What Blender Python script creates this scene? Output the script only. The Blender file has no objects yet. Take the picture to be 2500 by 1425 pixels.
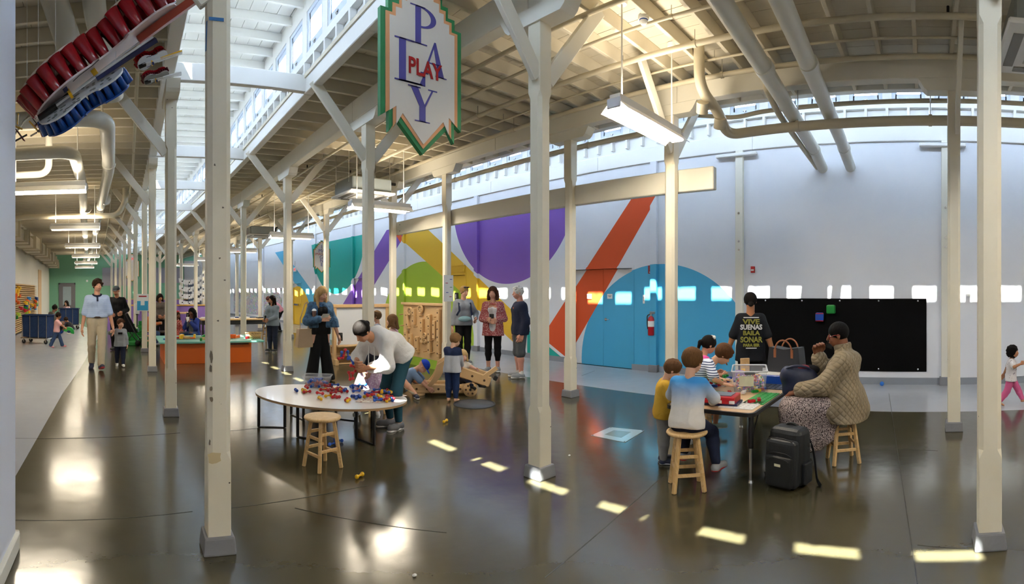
import bpy, bmesh, math, random
import numpy as np
from mathutils import Vector, Matrix
random.seed(7)
PI = math.pi
SC = bpy.context.scene
COL = SC.collection
# ---------------------------------------------------------------- camera (phone panorama: central cylindrical)
F, XV, CY, EYE = 1242.3, 310.0, 712.5, 1.55          # pixels per radian, pixel of the +Y axis, horizon row, eye height
cam = bpy.data.cameras.new('camera'); camo = bpy.data.objects.new('camera', cam); COL.objects.link(camo); SC.camera = camo
cam.type = 'PANO'; cam.panorama_type = 'CENTRAL_CYLINDRICAL'
cam.central_cylindrical_range_u_min = -1250 / F; cam.central_cylindrical_range_u_max = 1250 / F
cam.central_cylindrical_range_v_min = -CY / F; cam.central_cylindrical_range_v_max = CY / F
cam.central_cylindrical_radius = 1.0
cam.clip_start = 0.05; cam.clip_end = 200
camo.location = (0, 0, EYE); camo.rotation_euler = (PI / 2, 0, -(1250 - XV) / F)
# ---------------------------------------------------------------- world, sun, exposure
SC.view_settings.view_transform = 'Standard'; SC.view_settings.look = 'None'
SC.view_settings.exposure = 1.46; SC.view_settings.gamma = 1.0; SC.view_settings.use_curve_mapping = False
SC.cycles.use_light_tree = False; SC.cycles.max_bounces = 6; SC.cycles.diffuse_bounces = 3; SC.cycles.glossy_bounces = 3; SC.cycles.adaptive_threshold = .025; SC.cycles.transparent_max_bounces = 6; SC.cycles.sample_clamp_indirect = 6
W = bpy.data.worlds.new('sky'); SC.world = W; W.use_nodes = True
W.node_tree.nodes['Background'].inputs[0].default_value = (0.78, 0.87, 1.0, 1)
W.node_tree.nodes['Background'].inputs[1].default_value = 10.0
SUN_DIR = Vector((1.0, 0.25, -1.98)).normalized()
sl = bpy.data.lights.new('sun', 'SUN'); sl.energy = 40; sl.angle = 0.009; sl.color = (1.0, 0.93, 0.76)
so = bpy.data.objects.new('sun', sl); COL.objects.link(so); so.rotation_euler = SUN_DIR.to_track_quat('-Z', 'Y').to_euler(); so.location = (-6, 3, 12)
# ---------------------------------------------------------------- building grid
XL, XA, XM1, XB, XC, XM2, XW = -3.75, 0.50, 2.32, 3.106, 5.72, 6.74, 8.52
BAY, YB1 = 3.371, 3.018
YBACK, YFAR = -6.2, 36.6
ZB = 3.92      # column top
ZR = 4.20      # underside of rafters
ZD = 4.36      # underside of deck
Z5 = 5.40      # underside of clerestory rafters
def yb(i): return YB1 + (i - 1) * BAY
def bend(y):
    if y < 10.5: return 0.0
    if y < 14.5: return -0.055 * (y - 10.5) ** 2 / 8
    return -0.055 * (y - 12.5) - (0.002 * (y - 20) ** 2 if y > 20 else 0.0)
YS = [YBACK] + [yb(i) for i in range(-1, 11)] + [YFAR]
def P(x, y, z): return Vector((x + bend(y), y, z))
# pixel helpers: a real point at a given height / plane / distance
def th(px): return (px - XV) / F
def G(px, py, z=0.0):
    r = F * (EYE - z) / (py - CY); t = th(px); return Vector((r * math.sin(t), r * math.cos(t), z))
def R(px, py, r):
    t = th(px); return Vector((r * math.sin(t), r * math.cos(t), EYE + (CY - py) * r / F))
def RX(px, py, X): return R(px, py, X / math.sin(th(px)))
def RY(px, py, Y): return R(px, py, Y / math.cos(th(px)))
def wallY(px, X=XW):          # Y on the bent right wall for a pixel column
    t = math.tan(th(px)); y = X / t
    for _ in range(30): y = (X + bend(y)) / t
    return y
def wallP(px, py, X=XW):      # (Y, Z) on the right wall
    y = wallY(px, X); r = math.hypot(X + bend(y), y); return y, EYE + (CY - py) * r / F
# ---------------------------------------------------------------- object helpers
def tag(o, label=None, cat=None, group=None, kind=None):
    if label: o['label'] = label
    if cat: o['category'] = cat
    if group: o['group'] = group
    if kind: o['kind'] = kind
    return o
def empty(name, loc=(0, 0, 0), rz=0.0, label=None, cat=None, group=None, kind=None):
    o = bpy.data.objects.new(name, None); COL.objects.link(o); o.location = loc; o.rotation_euler = (0, 0, rz); o.empty_display_size = .05
    return tag(o, label, cat, group, kind)
def link(name, me, parent=None, loc=None, rot=None):
    o = bpy.data.objects.new(name, me); COL.objects.link(o)
    if parent: o.parent = parent
    if loc is not None: o.location = loc
    if rot is not None: o.rotation_euler = rot
    return o
def frame_from(d, up=(0, 0, 1)):
    d = Vector(d).normalized(); up = Vector(up)
    if abs(d.dot(up)) > .98: up = Vector((1, 0, 0)) if abs(d.x) < .9 else Vector((0, 1, 0))
    s = d.cross(up).normalized(); u = s.cross(d).normalized(); return d, s, u
class MB:
    def __init__(s): s.v = []; s.f = []; s.m = []; s.sm = []
    def add(s, vs, fs, mi=0, smooth=False):
        b = len(s.v); s.v += [tuple(v) for v in vs]; s.f += [tuple(i + b for i in f) for f in fs]; s.m += [mi] * len(fs); s.sm += [smooth] * len(fs); return s
    def hexa(s, c8, mi=0):
        return s.add(c8, [(0, 3, 2, 1), (4, 5, 6, 7), (0, 1, 5, 4), (1, 2, 6, 5), (2, 3, 7, 6), (3, 0, 4, 7)], mi)
    def box(s, c, d, rz=0.0, mi=0, taper=1.0, M=None):
        hx, hy, hz = d[0] / 2, d[1] / 2, d[2] / 2; c = Vector(c); o = []
        R_ = M if M is not None else Matrix.Rotation(rz, 3, 'Z')
        for z, t in ((-hz, 1), (hz, taper)):
            for x, y in ((-hx, -hy), (hx, -hy), (hx, hy), (-hx, hy)): o.append(c + R_ @ Vector((x * t, y * t, z)))
        return s.hexa(o, mi)
    def bar(s, p0, p1, w, h, up=(0, 0, 1), mi=0):
        p0, p1 = Vector(p0), Vector(p1); d, sd, u = frame_from(p1 - p0, up); o = []
        for p in (p0, p1):
            for a, b in ((-w, -h), (w, -h), (w, h), (-w, h)): o.append(p + sd * (a / 2) + u * (b / 2))
        return s.hexa(o, mi)
    def cyl(s, p0, p1, r0, r1=None, n=12, mi=0, cap=True, smooth=True):
        if r1 is None: r1 = r0
        p0, p1 = Vector(p0), Vector(p1); d, sd, u = frame_from(p1 - p0); o = []
        for p, r in ((p0, r0), (p1, r1)):
            for k in range(n): a = 2 * PI * k / n; o.append(p + sd * (r * math.cos(a)) + u * (r * math.sin(a)))
        s.add(o, [(k, (k + 1) % n, n + (k + 1) % n, n + k) for k in range(n)], mi, smooth)
        if cap: s.add(o, [tuple(range(n - 1, -1, -1)), tuple(range(n, 2 * n))], mi)
        return s
    def tube(s, pts, r, n=10, mi=0, closed=False, rads=None, flat=1.0, up=(0, 0, 1)):
        pts = [Vector(p) for p in pts]; N = len(pts); o = []; pu = None
        for i, p in enumerate(pts):
            a = pts[(i - 1) % N] if (closed or i) else p; b = pts[(i + 1) % N] if (closed or i < N - 1) else p
            d = (b - a).normalized()
            if pu is None: d, sd, u = frame_from(d, up)
            else:
                sd = d.cross(pu); sd = sd.normalized() if sd.length > 1e-6 else frame_from(d)[1]; u = sd.cross(d).normalized()
            pu = u; rr = rads[i] if rads else r
            for k in range(n): an = 2 * PI * k / n; o.append(p + sd * (rr * math.cos(an)) + u * (rr * flat * math.sin(an)))
        fs = []
        for i in range(N if closed else N - 1):
            j = (i + 1) % N
            for k in range(n): fs.append((i * n + k, i * n + (k + 1) % n, j * n + (k + 1) % n, j * n + k))
        s.add(o, fs, mi, True)
        if not closed: s.add(o, [tuple(range(n - 1, -1, -1)), tuple(range((N - 1) * n, N * n))], mi)
        return s
    def lathe(s, prof, n=24, c=(0, 0, 0), mi=0, smooth=True, M=None):
        c = Vector(c); o = []
        for r, z in prof:
            for k in range(n):
                a = 2 * PI * k / n; q = Vector((r * math.cos(a), r * math.sin(a), z)); o.append(c + (M @ q if M is not None else q))
        m = len(prof); fs = [(i * n + k, i * n + (k + 1) % n, (i + 1) * n + (k + 1) % n, (i + 1) * n + k) for i in range(m - 1) for k in range(n)]
        s.add(o, fs, mi, smooth); s.add(o, [tuple(range(n - 1, -1, -1)), tuple(range((m - 1) * n, m * n))], mi); return s
    def prism(s, poly, depth, M, mi=0, mi2=None):   # poly (a,b) in plane of M's first two axes; extruded by depth along the third; M 4x4
        n = len(poly); A = sum(poly[i][0] * poly[(i + 1) % n][1] - poly[(i + 1) % n][0] * poly[i][1] for i in range(n))
        if A < 0: poly = poly[::-1]
        o = [M @ Vector((a, b, 0)) for a, b in poly] + [M @ Vector((a, b, depth)) for a, b in poly]
        s.add(o, [tuple(range(n, 2 * n)), tuple(range(n - 1, -1, -1))], mi)
        s.add(o, [(i, (i + 1) % n, n + (i + 1) % n, n + i) for i in range(n)], mi if mi2 is None else mi2); return s
    def ball(s, c, r, n=12, m=8, mi=0, M=None, sc=(1, 1, 1)):
        c = Vector(c); o = []
        for i in range(1, m):
            p = PI * i / m
            for k in range(n):
                a = 2 * PI * k / n; q = Vector((r * sc[0] * math.sin(p) * math.cos(a), r * sc[1] * math.sin(p) * math.sin(a), r * sc[2] * math.cos(p)))
                o.append(c + (M @ q if M is not None else q))
        t = Vector((0, 0, r * sc[2])); t = M @ t if M is not None else t
        o += [c + t, c - t]; T = len(o) - 2; fs = []
        for i in range(m - 2):
            for k in range(n): fs.append((i * n + k, (i + 1) * n + k, (i + 1) * n + (k + 1) % n, i * n + (k + 1) % n))
        for k in range(n): fs.append((T, k, (k + 1) % n)); fs.append((T + 1, (m - 2) * n + (k + 1) % n, (m - 2) * n + k))
        return s.add(o, fs, mi, True)
    def mesh(s, name, mats, bevel=0.0, seg=1):
        me = bpy.data.meshes.new(name); me.from_pydata(s.v, [], s.f)
        if not isinstance(mats, (list, tuple)): mats = [mats]
        for m in mats: me.materials.append(m)
        me.polygons.foreach_set('material_index', s.m); me.polygons.foreach_set('use_smooth', s.sm)
        bm = bmesh.new(); bm.from_mesh(me)
        bmesh.ops.recalc_face_normals(bm, faces=bm.faces)
        if bevel:
            es = [e for e in bm.edges if len(e.link_faces) == 2 and e.calc_face_angle(0) > .5]
            bmesh.ops.bevel(bm, geom=es, offset=bevel, segments=seg, affect='EDGES', profile=.6, clamp_overlap=True)
        bm.to_mesh(me); bm.free(); me.update(); return me
    def build(s, name, mats, parent=None, loc=None, rot=None, bevel=0.0, seg=1):
        return link(name, s.mesh(name, mats, bevel, seg), parent, loc, rot)
def one(name, fn, mats, parent=None, **k):
    b = MB(); fn(b); return b.build(name, mats, parent, **k)
def boxo(name, c, d, mats, parent=None, rz=0.0, bevel=0.0, taper=1.0, M=None, seg=1):
    b = MB(); b.box(c, d, rz, 0, taper, M); return b.build(name, mats, parent, bevel=bevel, seg=seg)
def baro(name, p0, p1, w, h, mats, parent=None, up=(0, 0, 1), bevel=0.0):
    b = MB(); b.bar(p0, p1, w, h, up); return b.build(name, mats, parent, bevel=bevel)
def cylo(name, p0, p1, r, mats, parent=None, r1=None, n=12):
    b = MB(); b.cyl(p0, p1, r, r1, n); return b.build(name, mats, parent)
def tubeo(name, pts, r, mats, parent=None, n=10, **k):
    b = MB(); b.tube(pts, r, n, **k); return b.build(name, mats, parent)
def copytree(o, parent=None):
    c = o.copy(); COL.objects.link(c); c.parent = parent
    for ch in list(o.children): copytree(ch, c)
    return c
def arc(c, r, a0, a1, n, ax=(1, 0, 0), ay=(0, 0, 1)):
    c, ax, ay = Vector(c), Vector(ax), Vector(ay)
    return [c + ax * (r * math.cos(a0 + (a1 - a0) * k / n)) + ay * (r * math.sin(a0 + (a1 - a0) * k / n)) for k in range(n + 1)]
def rounded(pts, r, n=6):       # polyline with rounded corners
    pts = [Vector(p) for p in pts]; out = [pts[0]]
    for i in range(1, len(pts) - 1):
        a, b, c = pts[i - 1], pts[i], pts[i + 1]; d0 = (a - b); d1 = (c - b)
        q = min(r, d0.length * .45, d1.length * .45); p0 = b + d0.normalized() * q; p1 = b + d1.normalized() * q
        for k in range(n + 1):
            t = k / n; out.append(p0 * (1 - t) ** 2 + b * (2 * t * (1 - t)) + p1 * t * t)
    out.append(pts[-1]); return out
def rrect(w, h, r, n=5):
    out = []
    for cx, cy, a in ((w / 2 - r, h / 2 - r, 0), (-w / 2 + r, h / 2 - r, PI / 2), (-w / 2 + r, -h / 2 + r, PI), (w / 2 - r, -h / 2 + r, 1.5 * PI)):
        for k in range(n + 1): t = a + PI / 2 * k / n; out.append((cx + r * math.cos(t), cy + r * math.sin(t)))
    return out
def MT(o, ax, ay, az):
    M = Matrix.Identity(4)
    for i, a in enumerate((ax, ay, az)):
        a = Vector(a)
        for j in range(3): M[j][i] = a[j]
    o = Vector(o)
    for j in range(3): M[j][3] = o[j]
    return M
# ---------------------------------------------------------------- materials
MATS = {}
def srgb(h):
    if isinstance(h, str):
        h = h.lstrip('#'); c = [int(h[i:i + 2], 16) / 255 for i in (0, 2, 4)]
    else: c = h
    return tuple(x / 12.92 if x <= .04045 else ((x + .055) / 1.055) ** 2.4 for x in c)
def mat(name, col, rough=.55, metal=0.0, var=.06, nscale=8.0, bump=0.0, bscale=None, coat=0.0, spec=.5, alpha=1.0, trans=0.0, emit=None, estr=0.0, sss=0.0):
    if name in MATS: return MATS[name]
    m = bpy.data.materials.new(name); m.use_nodes = True; nt = m.node_tree; N = nt.nodes; L = nt.links
    b = N['Principled BSDF']; c = srgb(col)
    b.inputs['Roughness'].default_value = rough; b.inputs['Metallic'].default_value = metal
    b.inputs['Specular IOR Level'].default_value = spec; b.inputs['Coat Weight'].default_value = coat; b.inputs['Coat Roughness'].default_value = .08
    b.inputs['Alpha'].default_value = alpha; b.inputs['Transmission Weight'].default_value = trans
    if sss: b.inputs['Subsurface Weight'].default_value = sss; b.inputs['Subsurface Radius'].default_value = (.02, .008, .004)
    b.inputs['Base Color'].default_value = (*c, 1)
    if emit is not None:
        b.inputs['Emission Color'].default_value = (*srgb(emit), 1); b.inputs['Emission Strength'].default_value = estr
    if var or bump:
        tc = N.new('ShaderNodeTexCoord'); nz = N.new('ShaderNodeTexNoise'); nz.inputs['Scale'].default_value = nscale; nz.inputs['Detail'].default_value = 3
        L.new(tc.outputs['Object'], nz.inputs['Vector'])
        if var:
            mx = N.new('ShaderNodeMix'); mx.data_type = 'RGBA'; mx.name = 'colmix'
            mx.inputs[6].default_value = (*[x * (1 - var) for x in c], 1); mx.inputs[7].default_value = (*[min(1, x * (1 + var)) for x in c], 1)
            L.new(nz.outputs[0], mx.inputs[0]); L.new(mx.outputs[2], b.inputs['Base Color'])
        if bump:
            nb = N.new('ShaderNodeTexNoise'); nb.inputs['Scale'].default_value = bscale or nscale * 4; nb.inputs['Detail'].default_value = 3
            L.new(tc.outputs['Object'], nb.inputs['Vector'])
            bp = N.new('ShaderNodeBump'); bp.inputs['Strength'].default_value = bump; bp.inputs['Distance'].default_value = .01
            L.new(nb.outputs[0], bp.inputs['Height']); L.new(bp.outputs[0], b.inputs['Normal'])
    MATS[name] = m; return m
class NT:                        # tiny node-graph helper
    def __init__(s, m): s.t = m.node_tree; s.N = s.t.nodes; s.L = s.t.links; s.b = s.N['Principled BSDF']
    def val(s, n, i, v):
        if hasattr(v, 'is_output') or isinstance(v, bpy.types.NodeSocket): s.L.new(v, n.inputs[i])
        else: n.inputs[i].default_value = v
    def m(s, op, a, b=0.0, c=0.0):
        n = s.N.new('ShaderNodeMath'); n.operation = op; s.val(n, 0, a); s.val(n, 1, b)
        if op in ('MULTIPLY_ADD', 'WRAP', 'COMPARE'): s.val(n, 2, c)
        return n.outputs[0]
    def mix(s, f, a, b):
        n = s.N.new('ShaderNodeMix'); n.data_type = 'RGBA'; s.val(n, 0, f)
        for i, v in ((6, a), (7, b)):
            if isinstance(v, (tuple, list)): n.inputs[i].default_value = (*v[:3], 1)
            else: s.L.new(v, n.inputs[i])
        return n.outputs[2]
    def xyz(s, kind='Object'):
        if kind == 'World': o = s.N.new('ShaderNodeNewGeometry').outputs['Position']
        else: o = s.N.new('ShaderNodeTexCoord').outputs[kind]
        n = s.N.new('ShaderNodeSeparateXYZ'); s.L.new(o, n.inputs[0]); return n.outputs[0], n.outputs[1], n.outputs[2], o
    def noise(s, vec, scale, detail=2.0, dist=0.0):
        n = s.N.new('ShaderNodeTexNoise'); s.L.new(vec, n.inputs['Vector']); n.inputs['Scale'].default_value = scale; n.inputs['Detail'].default_value = detail; n.inputs['Distortion'].default_value = dist; return n.outputs[0]
    def bump(s, h, strength=.3, dist=.01):
        n = s.N.new('ShaderNodeBump'); n.inputs['Strength'].default_value = strength; n.inputs['Distance'].default_value = dist; s.L.new(h, n.inputs['Height']); s.L.new(n.outputs[0], s.b.inputs['Normal'])
    def col(s, c): s.L.new(c, s.b.inputs['Base Color'])
CREAM = mat('cream_paint', '#e4e0d2', .5, var=.05, nscale=3, bump=.12, bscale=18)
WHITEP = mat('white_paint', '#e9e8e4', .5, var=.03, nscale=3, bump=.08, bscale=14)
CEILP = mat('ceiling_paint', '#d8cfba', .6, var=.08, nscale=4, bump=.15, bscale=14)
PIPEW = mat('pipe_white', '#dcdacf', .35, var=.03)
PIPEB = mat('pipe_beige', '#c9bfa6', .45, var=.05)
PLINTH = mat('plinth_grey', '#7c7d82', .6, var=.08, nscale=9, bump=.25, bscale=22)
METAL = mat('steel', '#c2c2c0', .25, 1.0, var=.03)
BLACKM = mat('black_metal', '#17171a', .35, var=.04)
BLACKP = mat('black_plastic', '#131316', .45, var=.05)
WHITEPL = mat('white_plastic', '#ececea', .35, var=.02)
WOOD = mat('light_wood', '#d9b680', .45, var=.1, nscale=5)
nt = NT(WOOD); x, y, z, v = nt.xyz()
w_ = nt.noise(v, 3.0, 4, 1.5); g_ = nt.m('FRACT', nt.m('MULTIPLY', w_, 9.0))
nt.col(nt.mix(g_, srgb('#cda469'), srgb('#dcb983')))
PLY = mat('birch_ply', '#d3ae7c', .5, var=.08, nscale=6)
RED = mat('red_plastic', '#b51620', .3, var=.04); BLUE = mat('blue_plastic', '#1648a8', .3, var=.04); YELL = mat('yellow_plastic', '#e8b51c', .3, var=.04)
GREEN = mat('green_plastic', '#178a35', .35, var=.05); ORAN = mat('orange_plastic', '#e2621b', .35, var=.04); PURP = mat('purple_plastic', '#7d55b3', .35, var=.04)
PAPER = mat('paper', '#eeeeea', .7, var=.02)
def glassmat(name, tint=(.9, .95, 1), f=.05):
    m = bpy.data.materials.new(name); m.use_nodes = True; N = m.node_tree.nodes; L = m.node_tree.links
    N.remove(N['Principled BSDF']); t = N.new('ShaderNodeBsdfTransparent'); t.inputs[0].default_value = (*tint, 1); g = N.new('ShaderNodeBsdfGlossy'); g.inputs['Roughness'].default_value = .03
    mx = N.new('ShaderNodeMixShader'); mx.inputs[0].default_value = f; L.new(t.outputs[0], mx.inputs[1]); L.new(g.outputs[0], mx.inputs[2]); L.new(mx.outputs[0], N['Material Output'].inputs[0]); MATS[name] = m; return m
GLASS = glassmat('window_glass')
CLEARP = mat('clear_plastic', '#e8eef2', .15, var=0, alpha=.28)
# ================================================================ STRUCTURE
# ---- floor
FLOORM = mat('floor_dark', '#4a4434', .16, var=0, coat=0)
nt = NT(FLOORM); x, y, z, v = nt.xyz('World')
n1 = nt.noise(v, .55, 4); n2 = nt.noise(v, 6.0, 3)
nt.col(nt.mix(n1, srgb('#3c3726'), srgb('#4e4936')))
nt.L.new(nt.m('MULTIPLY_ADD', n2, .10, .12), nt.b.inputs['Roughness']); nt.b.inputs['Specular IOR Level'].default_value = .75
nt.bump(nt.m('ADD', nt.noise(v, 3.2, 2), nt.m('MULTIPLY', nt.noise(v, 14, 2), .25)), .05, .03)
FLOORG = mat('floor_light', '#b4b6ba', .2, var=0)
nt = NT(FLOORG); x, y, z, v = nt.xyz('World'); n1 = nt.noise(v, .6, 4)
nt.col(nt.mix(n1, srgb('#a6aab2'), srgb('#bcbdc0'))); nt.L.new(nt.m('MULTIPLY_ADD', nt.noise(v, 6, 3), .12, .14), nt.b.inputs['Roughness'])
nt.bump(nt.noise(v, 3.2, 2), .05, .03)
JOINT = mat('floor_joint', '#2c2a24', .6, var=.05)
def strip(b, xs0, xs1, z0, z1, ys, mi=0):   # a slab between two x-lines (numbers, bent with the building) along Y
    for a, c in zip(ys[:-1], ys[1:]):
        b.hexa([P(xs0, a, z0), P(xs1, a, z0), P(xs1, c, z0), P(xs0, c, z0), P(xs0, a, z1), P(xs1, a, z1), P(xs1, c, z1), P(xs0, c, z1)], mi)
YF = [YBACK - .3] + [float(v) for v in np.arange(-4, 36, 2.0)] + [YFAR + .3]
b = MB(); strip(b, XL - .3, XW + .3, -.12, 0, [YF[0]] + YF[1:], 0)
floor = b.build('floor', FLOORM); tag(floor, 'polished dark olive brown concrete floor of the play hall', 'floor', kind='structure')
b = MB(); strip(b, 6.58, XW, -.01, .0015, YF); fz = b.build('painted_zone', FLOORG, floor); fz['label'] = 'light grey floor band along mural wall'
b = MB()
lp = [(-6, -.95), (4.1, -.93), (7.7, -.98), (10, -.95), (12, -.93), (13.5, -.95), (15, -.9), (17, -.72), (19, -.75), (21, -1.0), (23, -1.35), (25, -1.65), (28, -1.75), (36.7, -1.6)]
for (ya, xa), (yc, xc) in zip(lp[:-1], lp[1:]):
    b.hexa([P(XL, ya, -.01), P(xa, ya, -.01), P(xc, yc, -.01), P(XL, yc, -.01), P(XL, ya, .0015), P(xa, ya, .0015), P(xc, yc, .0015), P(XL, yc, .0015)])
fz = b.build('painted_zone', FLOORG, floor); fz['label'] = 'light grey floor band along corridor'
for p0, p1 in [(G(2170, 960), G(2240, 1425)), (G(1620, 1160), G(1330, 1410)), (G(36, 1269), G(470, 1248)), (G(560, 1240), G(900, 1184)), (G(36, 1070), G(440, 1056)), (G(555, 1052), G(660, 1042)),
               (G(2240, 1330), G(2365, 1340)), (G(2190, 1094), G(2290, 1100)), (G(1420, 917), G(1452, 905)), (G(1090, 1300), G(720, 1240))]:
    p0.z = p1.z = .0006 + (.0015 if p0.x > 6.5 or p0.x < -1 else 0); baro('floor_joint', p0, p1, .006, .0012, JOINT, floor)
# ---- mural wall (paint shapes live in the material, in metres along the wall)
WALLM = mat('mural_paint', '#e4e6ec', .55, var=0)
nt = NT(WALLM); _, Y_, Z_, v = nt.xyz('World')
nz = nt.noise(v, 2.0, 3)
colr = nt.mix(nz, srgb('#dfe2ea'), srgb('#e9ebf0'))
def half(p, q):        # soft-free half plane: true on the left of p->q (in Y,Z)
    (y0, z0), (y1, z1) = p, q; a, b_ = -(z1 - z0), (y1 - y0); c = -(a * y0 + b_ * z0)
    return nt.m('GREATER_THAN', nt.m('ADD', nt.m('MULTIPLY', Y_, a), nt.m('MULTIPLY_ADD', Z_, b_, c)), 0.0)
def inter(ms):
    o = ms[0]
    for q in ms[1:]: o = nt.m('MULTIPLY', o, q)
    return o
def convex(pts):
    A = sum(pts[i][0] * pts[(i + 1) % len(pts)][1] - pts[(i + 1) % len(pts)][0] * pts[i][1] for i in range(len(pts)))
    if A < 0: pts = pts[::-1]
    return inter([half(pts[i], pts[(i + 1) % len(pts)]) for i in range(len(pts))])
def circ(cy, cz, r):
    dy = nt.m('SUBTRACT', Y_, cy); dz = nt.m('SUBTRACT', Z_, cz)
    return nt.m('LESS_THAN', nt.m('ADD', nt.m('MULTIPLY', dy, dy), nt.m('MULTIPLY', dz, dz)), r * r)
inv = lambda m: nt.m('SUBTRACT', 1.0, m)
BL, OR_, PU, YE, LI, TE, LB = '#45a9d6', '#d8501e', '#7f57b8', '#e3b62c', '#a3bf36', '#0fa69c', '#57b5de'
below = nt.m('LESS_THAN', Z_, 3.64)
def side(p, q, i):       # half plane bounded by p-q that holds the point i
    c = (q[0] - p[0]) * (i[1] - p[1]) - (q[1] - p[1]) * (i[0] - p[0])
    return half(p, q) if c > 0 else half(q, p)
gt = lambda s_, v_: nt.m('GREATER_THAN', s_, v_); lt = lambda s_, v_: nt.m('LESS_THAN', s_, v_)
for mask, c in [
    (circ(12.9, .05, 2.42), LI),
    (inter([side((9.02, 1.1), (12.95, 3.62), (11, 1.9)), side((9.1, .40), (14.05, 3.22), (11, 1.9)), gt(Y_, 8.72)]), YE),
    (circ(9.2, 3.95, 2.2), PU),
    (inter([side((18.82, .55), (15.26, 3.41), (16, 2.3)), side((16.62, 1.11), (14.14, 3.16), (16, 2.3)), lt(Y_, 19.6)]), PU),
    (convex([(14.6, 3.62), (13.75, 3.62), (14.14, 3.14)]), OR_),
    (circ(18.8, 3.85, 2.38), TE),
    (inter([side((25.75, 3.62), (21.77, 1.13), (23, 2.3)), side((24.83, 3.75), (21.13, 1.60), (23, 2.3))]), LB),
    (circ(22.9, .1, 1.72), YE),
    (convex([(19.6, 0), (18.6, 0), (19.0, .75)]), LI),
    (circ(4.9, .1, 1.99), BL),
    (inter([side((5.46, 3.55), (7.86, .71), (5.3, 3.3)), side((7.03, .47), (4.88, 3.53), (5.3, 3.3)), lt(Z_, 3.62)]), OR_),
    (convex([(7.9, .44), (7.27, .10), (7.27, .02), (7.9, .36)]), '#e6e8ee'),
    (convex([(8.5, .36 + .33), (7.9, .36), (7.27, .02), (7.27, -.1), (8.5, -.1)]), TE)]:
    colr = nt.mix(nt.m('MULTIPLY', mask, below), colr, srgb(c))
nt.col(colr); nt.bump(nt.noise(v, 9, 3), .06, .01)
DOORS = [(5.56, 7.06, 2.03, 'blue'), (22.38, 23.34, 1.95, 'yellow'), (10.88, 11.66, 2.02, 'lime'), (16.55, 17.45, 2.05, 'purple')]
def wallbox(b, y0, y1, z0, z1, x0=XW, x1=XW + .2):
    b.hexa([P(x0, y0, z0), P(x1, y0, z0), P(x1, y1, z0), P(x0, y1, z0), P(x0, y0, z1), P(x1, y0, z1), P(x1, y1, z1), P(x0, y1, z1)])
b = MB(); cuts = sorted(set([YBACK, YFAR] + [float(t) for t in np.arange(-4, 36, 2.0)] + [d for D in DOORS for d in D[:2]]))
for a, c in zip(cuts[:-1], cuts[1:]):
    dr = [D for D in DOORS if D[0] <= a + 1e-6 and c <= D[1] + 1e-6]
    if dr: wallbox(b, a, c, dr[0][2], 4.07); wallbox(b, a, c, 0, dr[0][2], XW + .13, XW + .2)
    else: wallbox(b, a, c, 0, 4.07)
wall_r = b.build('wall_right', WALLM); tag(wall_r, 'tall white side wall painted with a mural of coloured circles and stripes', 'wall', kind='structure')
# upper white band over the wall
# ---- doors in the mural wall
LEVER = METAL
for k, (y0, y1, zt, nm) in enumerate(DOORS):
    e = empty('door_%d' % (k + 1), P(XW + .07, (y0 + y1) / 2, 0), label={'blue': 'double door painted with blue circle and orange stripe', 'yellow': 'single door painted yellow at far end of mural wall', 'lime': 'lime and yellow painted door behind the grey sweatshirt woman', 'purple': 'purple painted door beside teal mural circle'}[nm], cat='door', kind='structure')
    off = Vector(e.location); e.rotation_euler.z = -math.atan((bend(y1) - bend(y0)) / (y1 - y0))
    leaves = [(y0 + .004, (y0 + y1) / 2 - .002), ((y0 + y1) / 2 + .002, y1 - .004)] if nm == 'blue' else [(y0 + .004, y1 - .004)]
    for a, c in leaves:
        b = MB(); b.box(((0, (a + c) / 2 - off.y, zt / 2)), (.045, c - a, zt - .012)); leaf = b.build('door_leaf', WALLM, e, bevel=.003)
    ly = leaves[0][1] - .07 if nm == 'blue' else leaves[0][0] + .08
    b = MB(); b.cyl((-.02, ly - off.y, .98), (-.035, ly - off.y, .98), .03, n=14); b.cyl((-.03, ly - off.y, .98), (-.075, ly - off.y, .98), .01); b.cyl((-.072, ly - off.y + .01, .98), (-.072, ly - off.y - .11, .98), .009)
    b.build('door_lever', LEVER, leaf)
    for s_, yy in ((0, y0), (1, y1)):
        boxo('door_jamb', (-.05, yy - off.y + (-.025 if not s_ else .025), zt / 2), (.06, .05, zt), WALLM, e)
    boxo('door_head', (-.05, 0, zt + .025), (.06, y1 - y0 + .1, .05), WALLM, e)
# vent grille above lime door, exit device on yellow door
one('panic_bar', lambda b: b.box((XW + bend(22.9) - .0, 22.95, .95), (.07, .55, .08)), METAL, None)
tag(bpy.data.objects['panic_bar'], 'steel push bar across the yellow door', 'push bar')
# ---- pilasters and baseboard of the mural wall
for y0 in (-3.9, -.32, 3.26, 5.03, 10.35, 13.9, 17.3, 20.7, 24.1, 27.5, 30.9):
    b = MB(); b.box(P(XW - .035, y0, 2.035), (.08, .14, 4.07)); pl = b.build('pilaster', WALLM if y0 > 3.5 else CREAM, wall_r, bevel=.006)
    b = MB(); b.box(P(XW - .04, y0, .07), (.11, .2, .14)); b.build('pilaster_base', PLINTH, wall_r, bevel=.006)
    if y0 < 4:
        boxo('corbel_board', P(XW - .07, y0 + .05, 3.99), (.09, .78, .06), WHITEP, wall_r, bevel=.012)
        for zz in (2.3, 2.45, 2.95): cylo('bolt_plate', P(XW - .076, y0, zz), P(XW - .085, y0, zz), .018, METAL, wall_r, n=10)
b = MB()
for a, c in zip(cuts[:-1], cuts[1:]):
    if not any(D[0] <= a + 1e-6 and c <= D[1] + 1e-6 for D in DOORS): wallbox(b, a, c, 0, .115, XW - .014, XW + .002)
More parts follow.
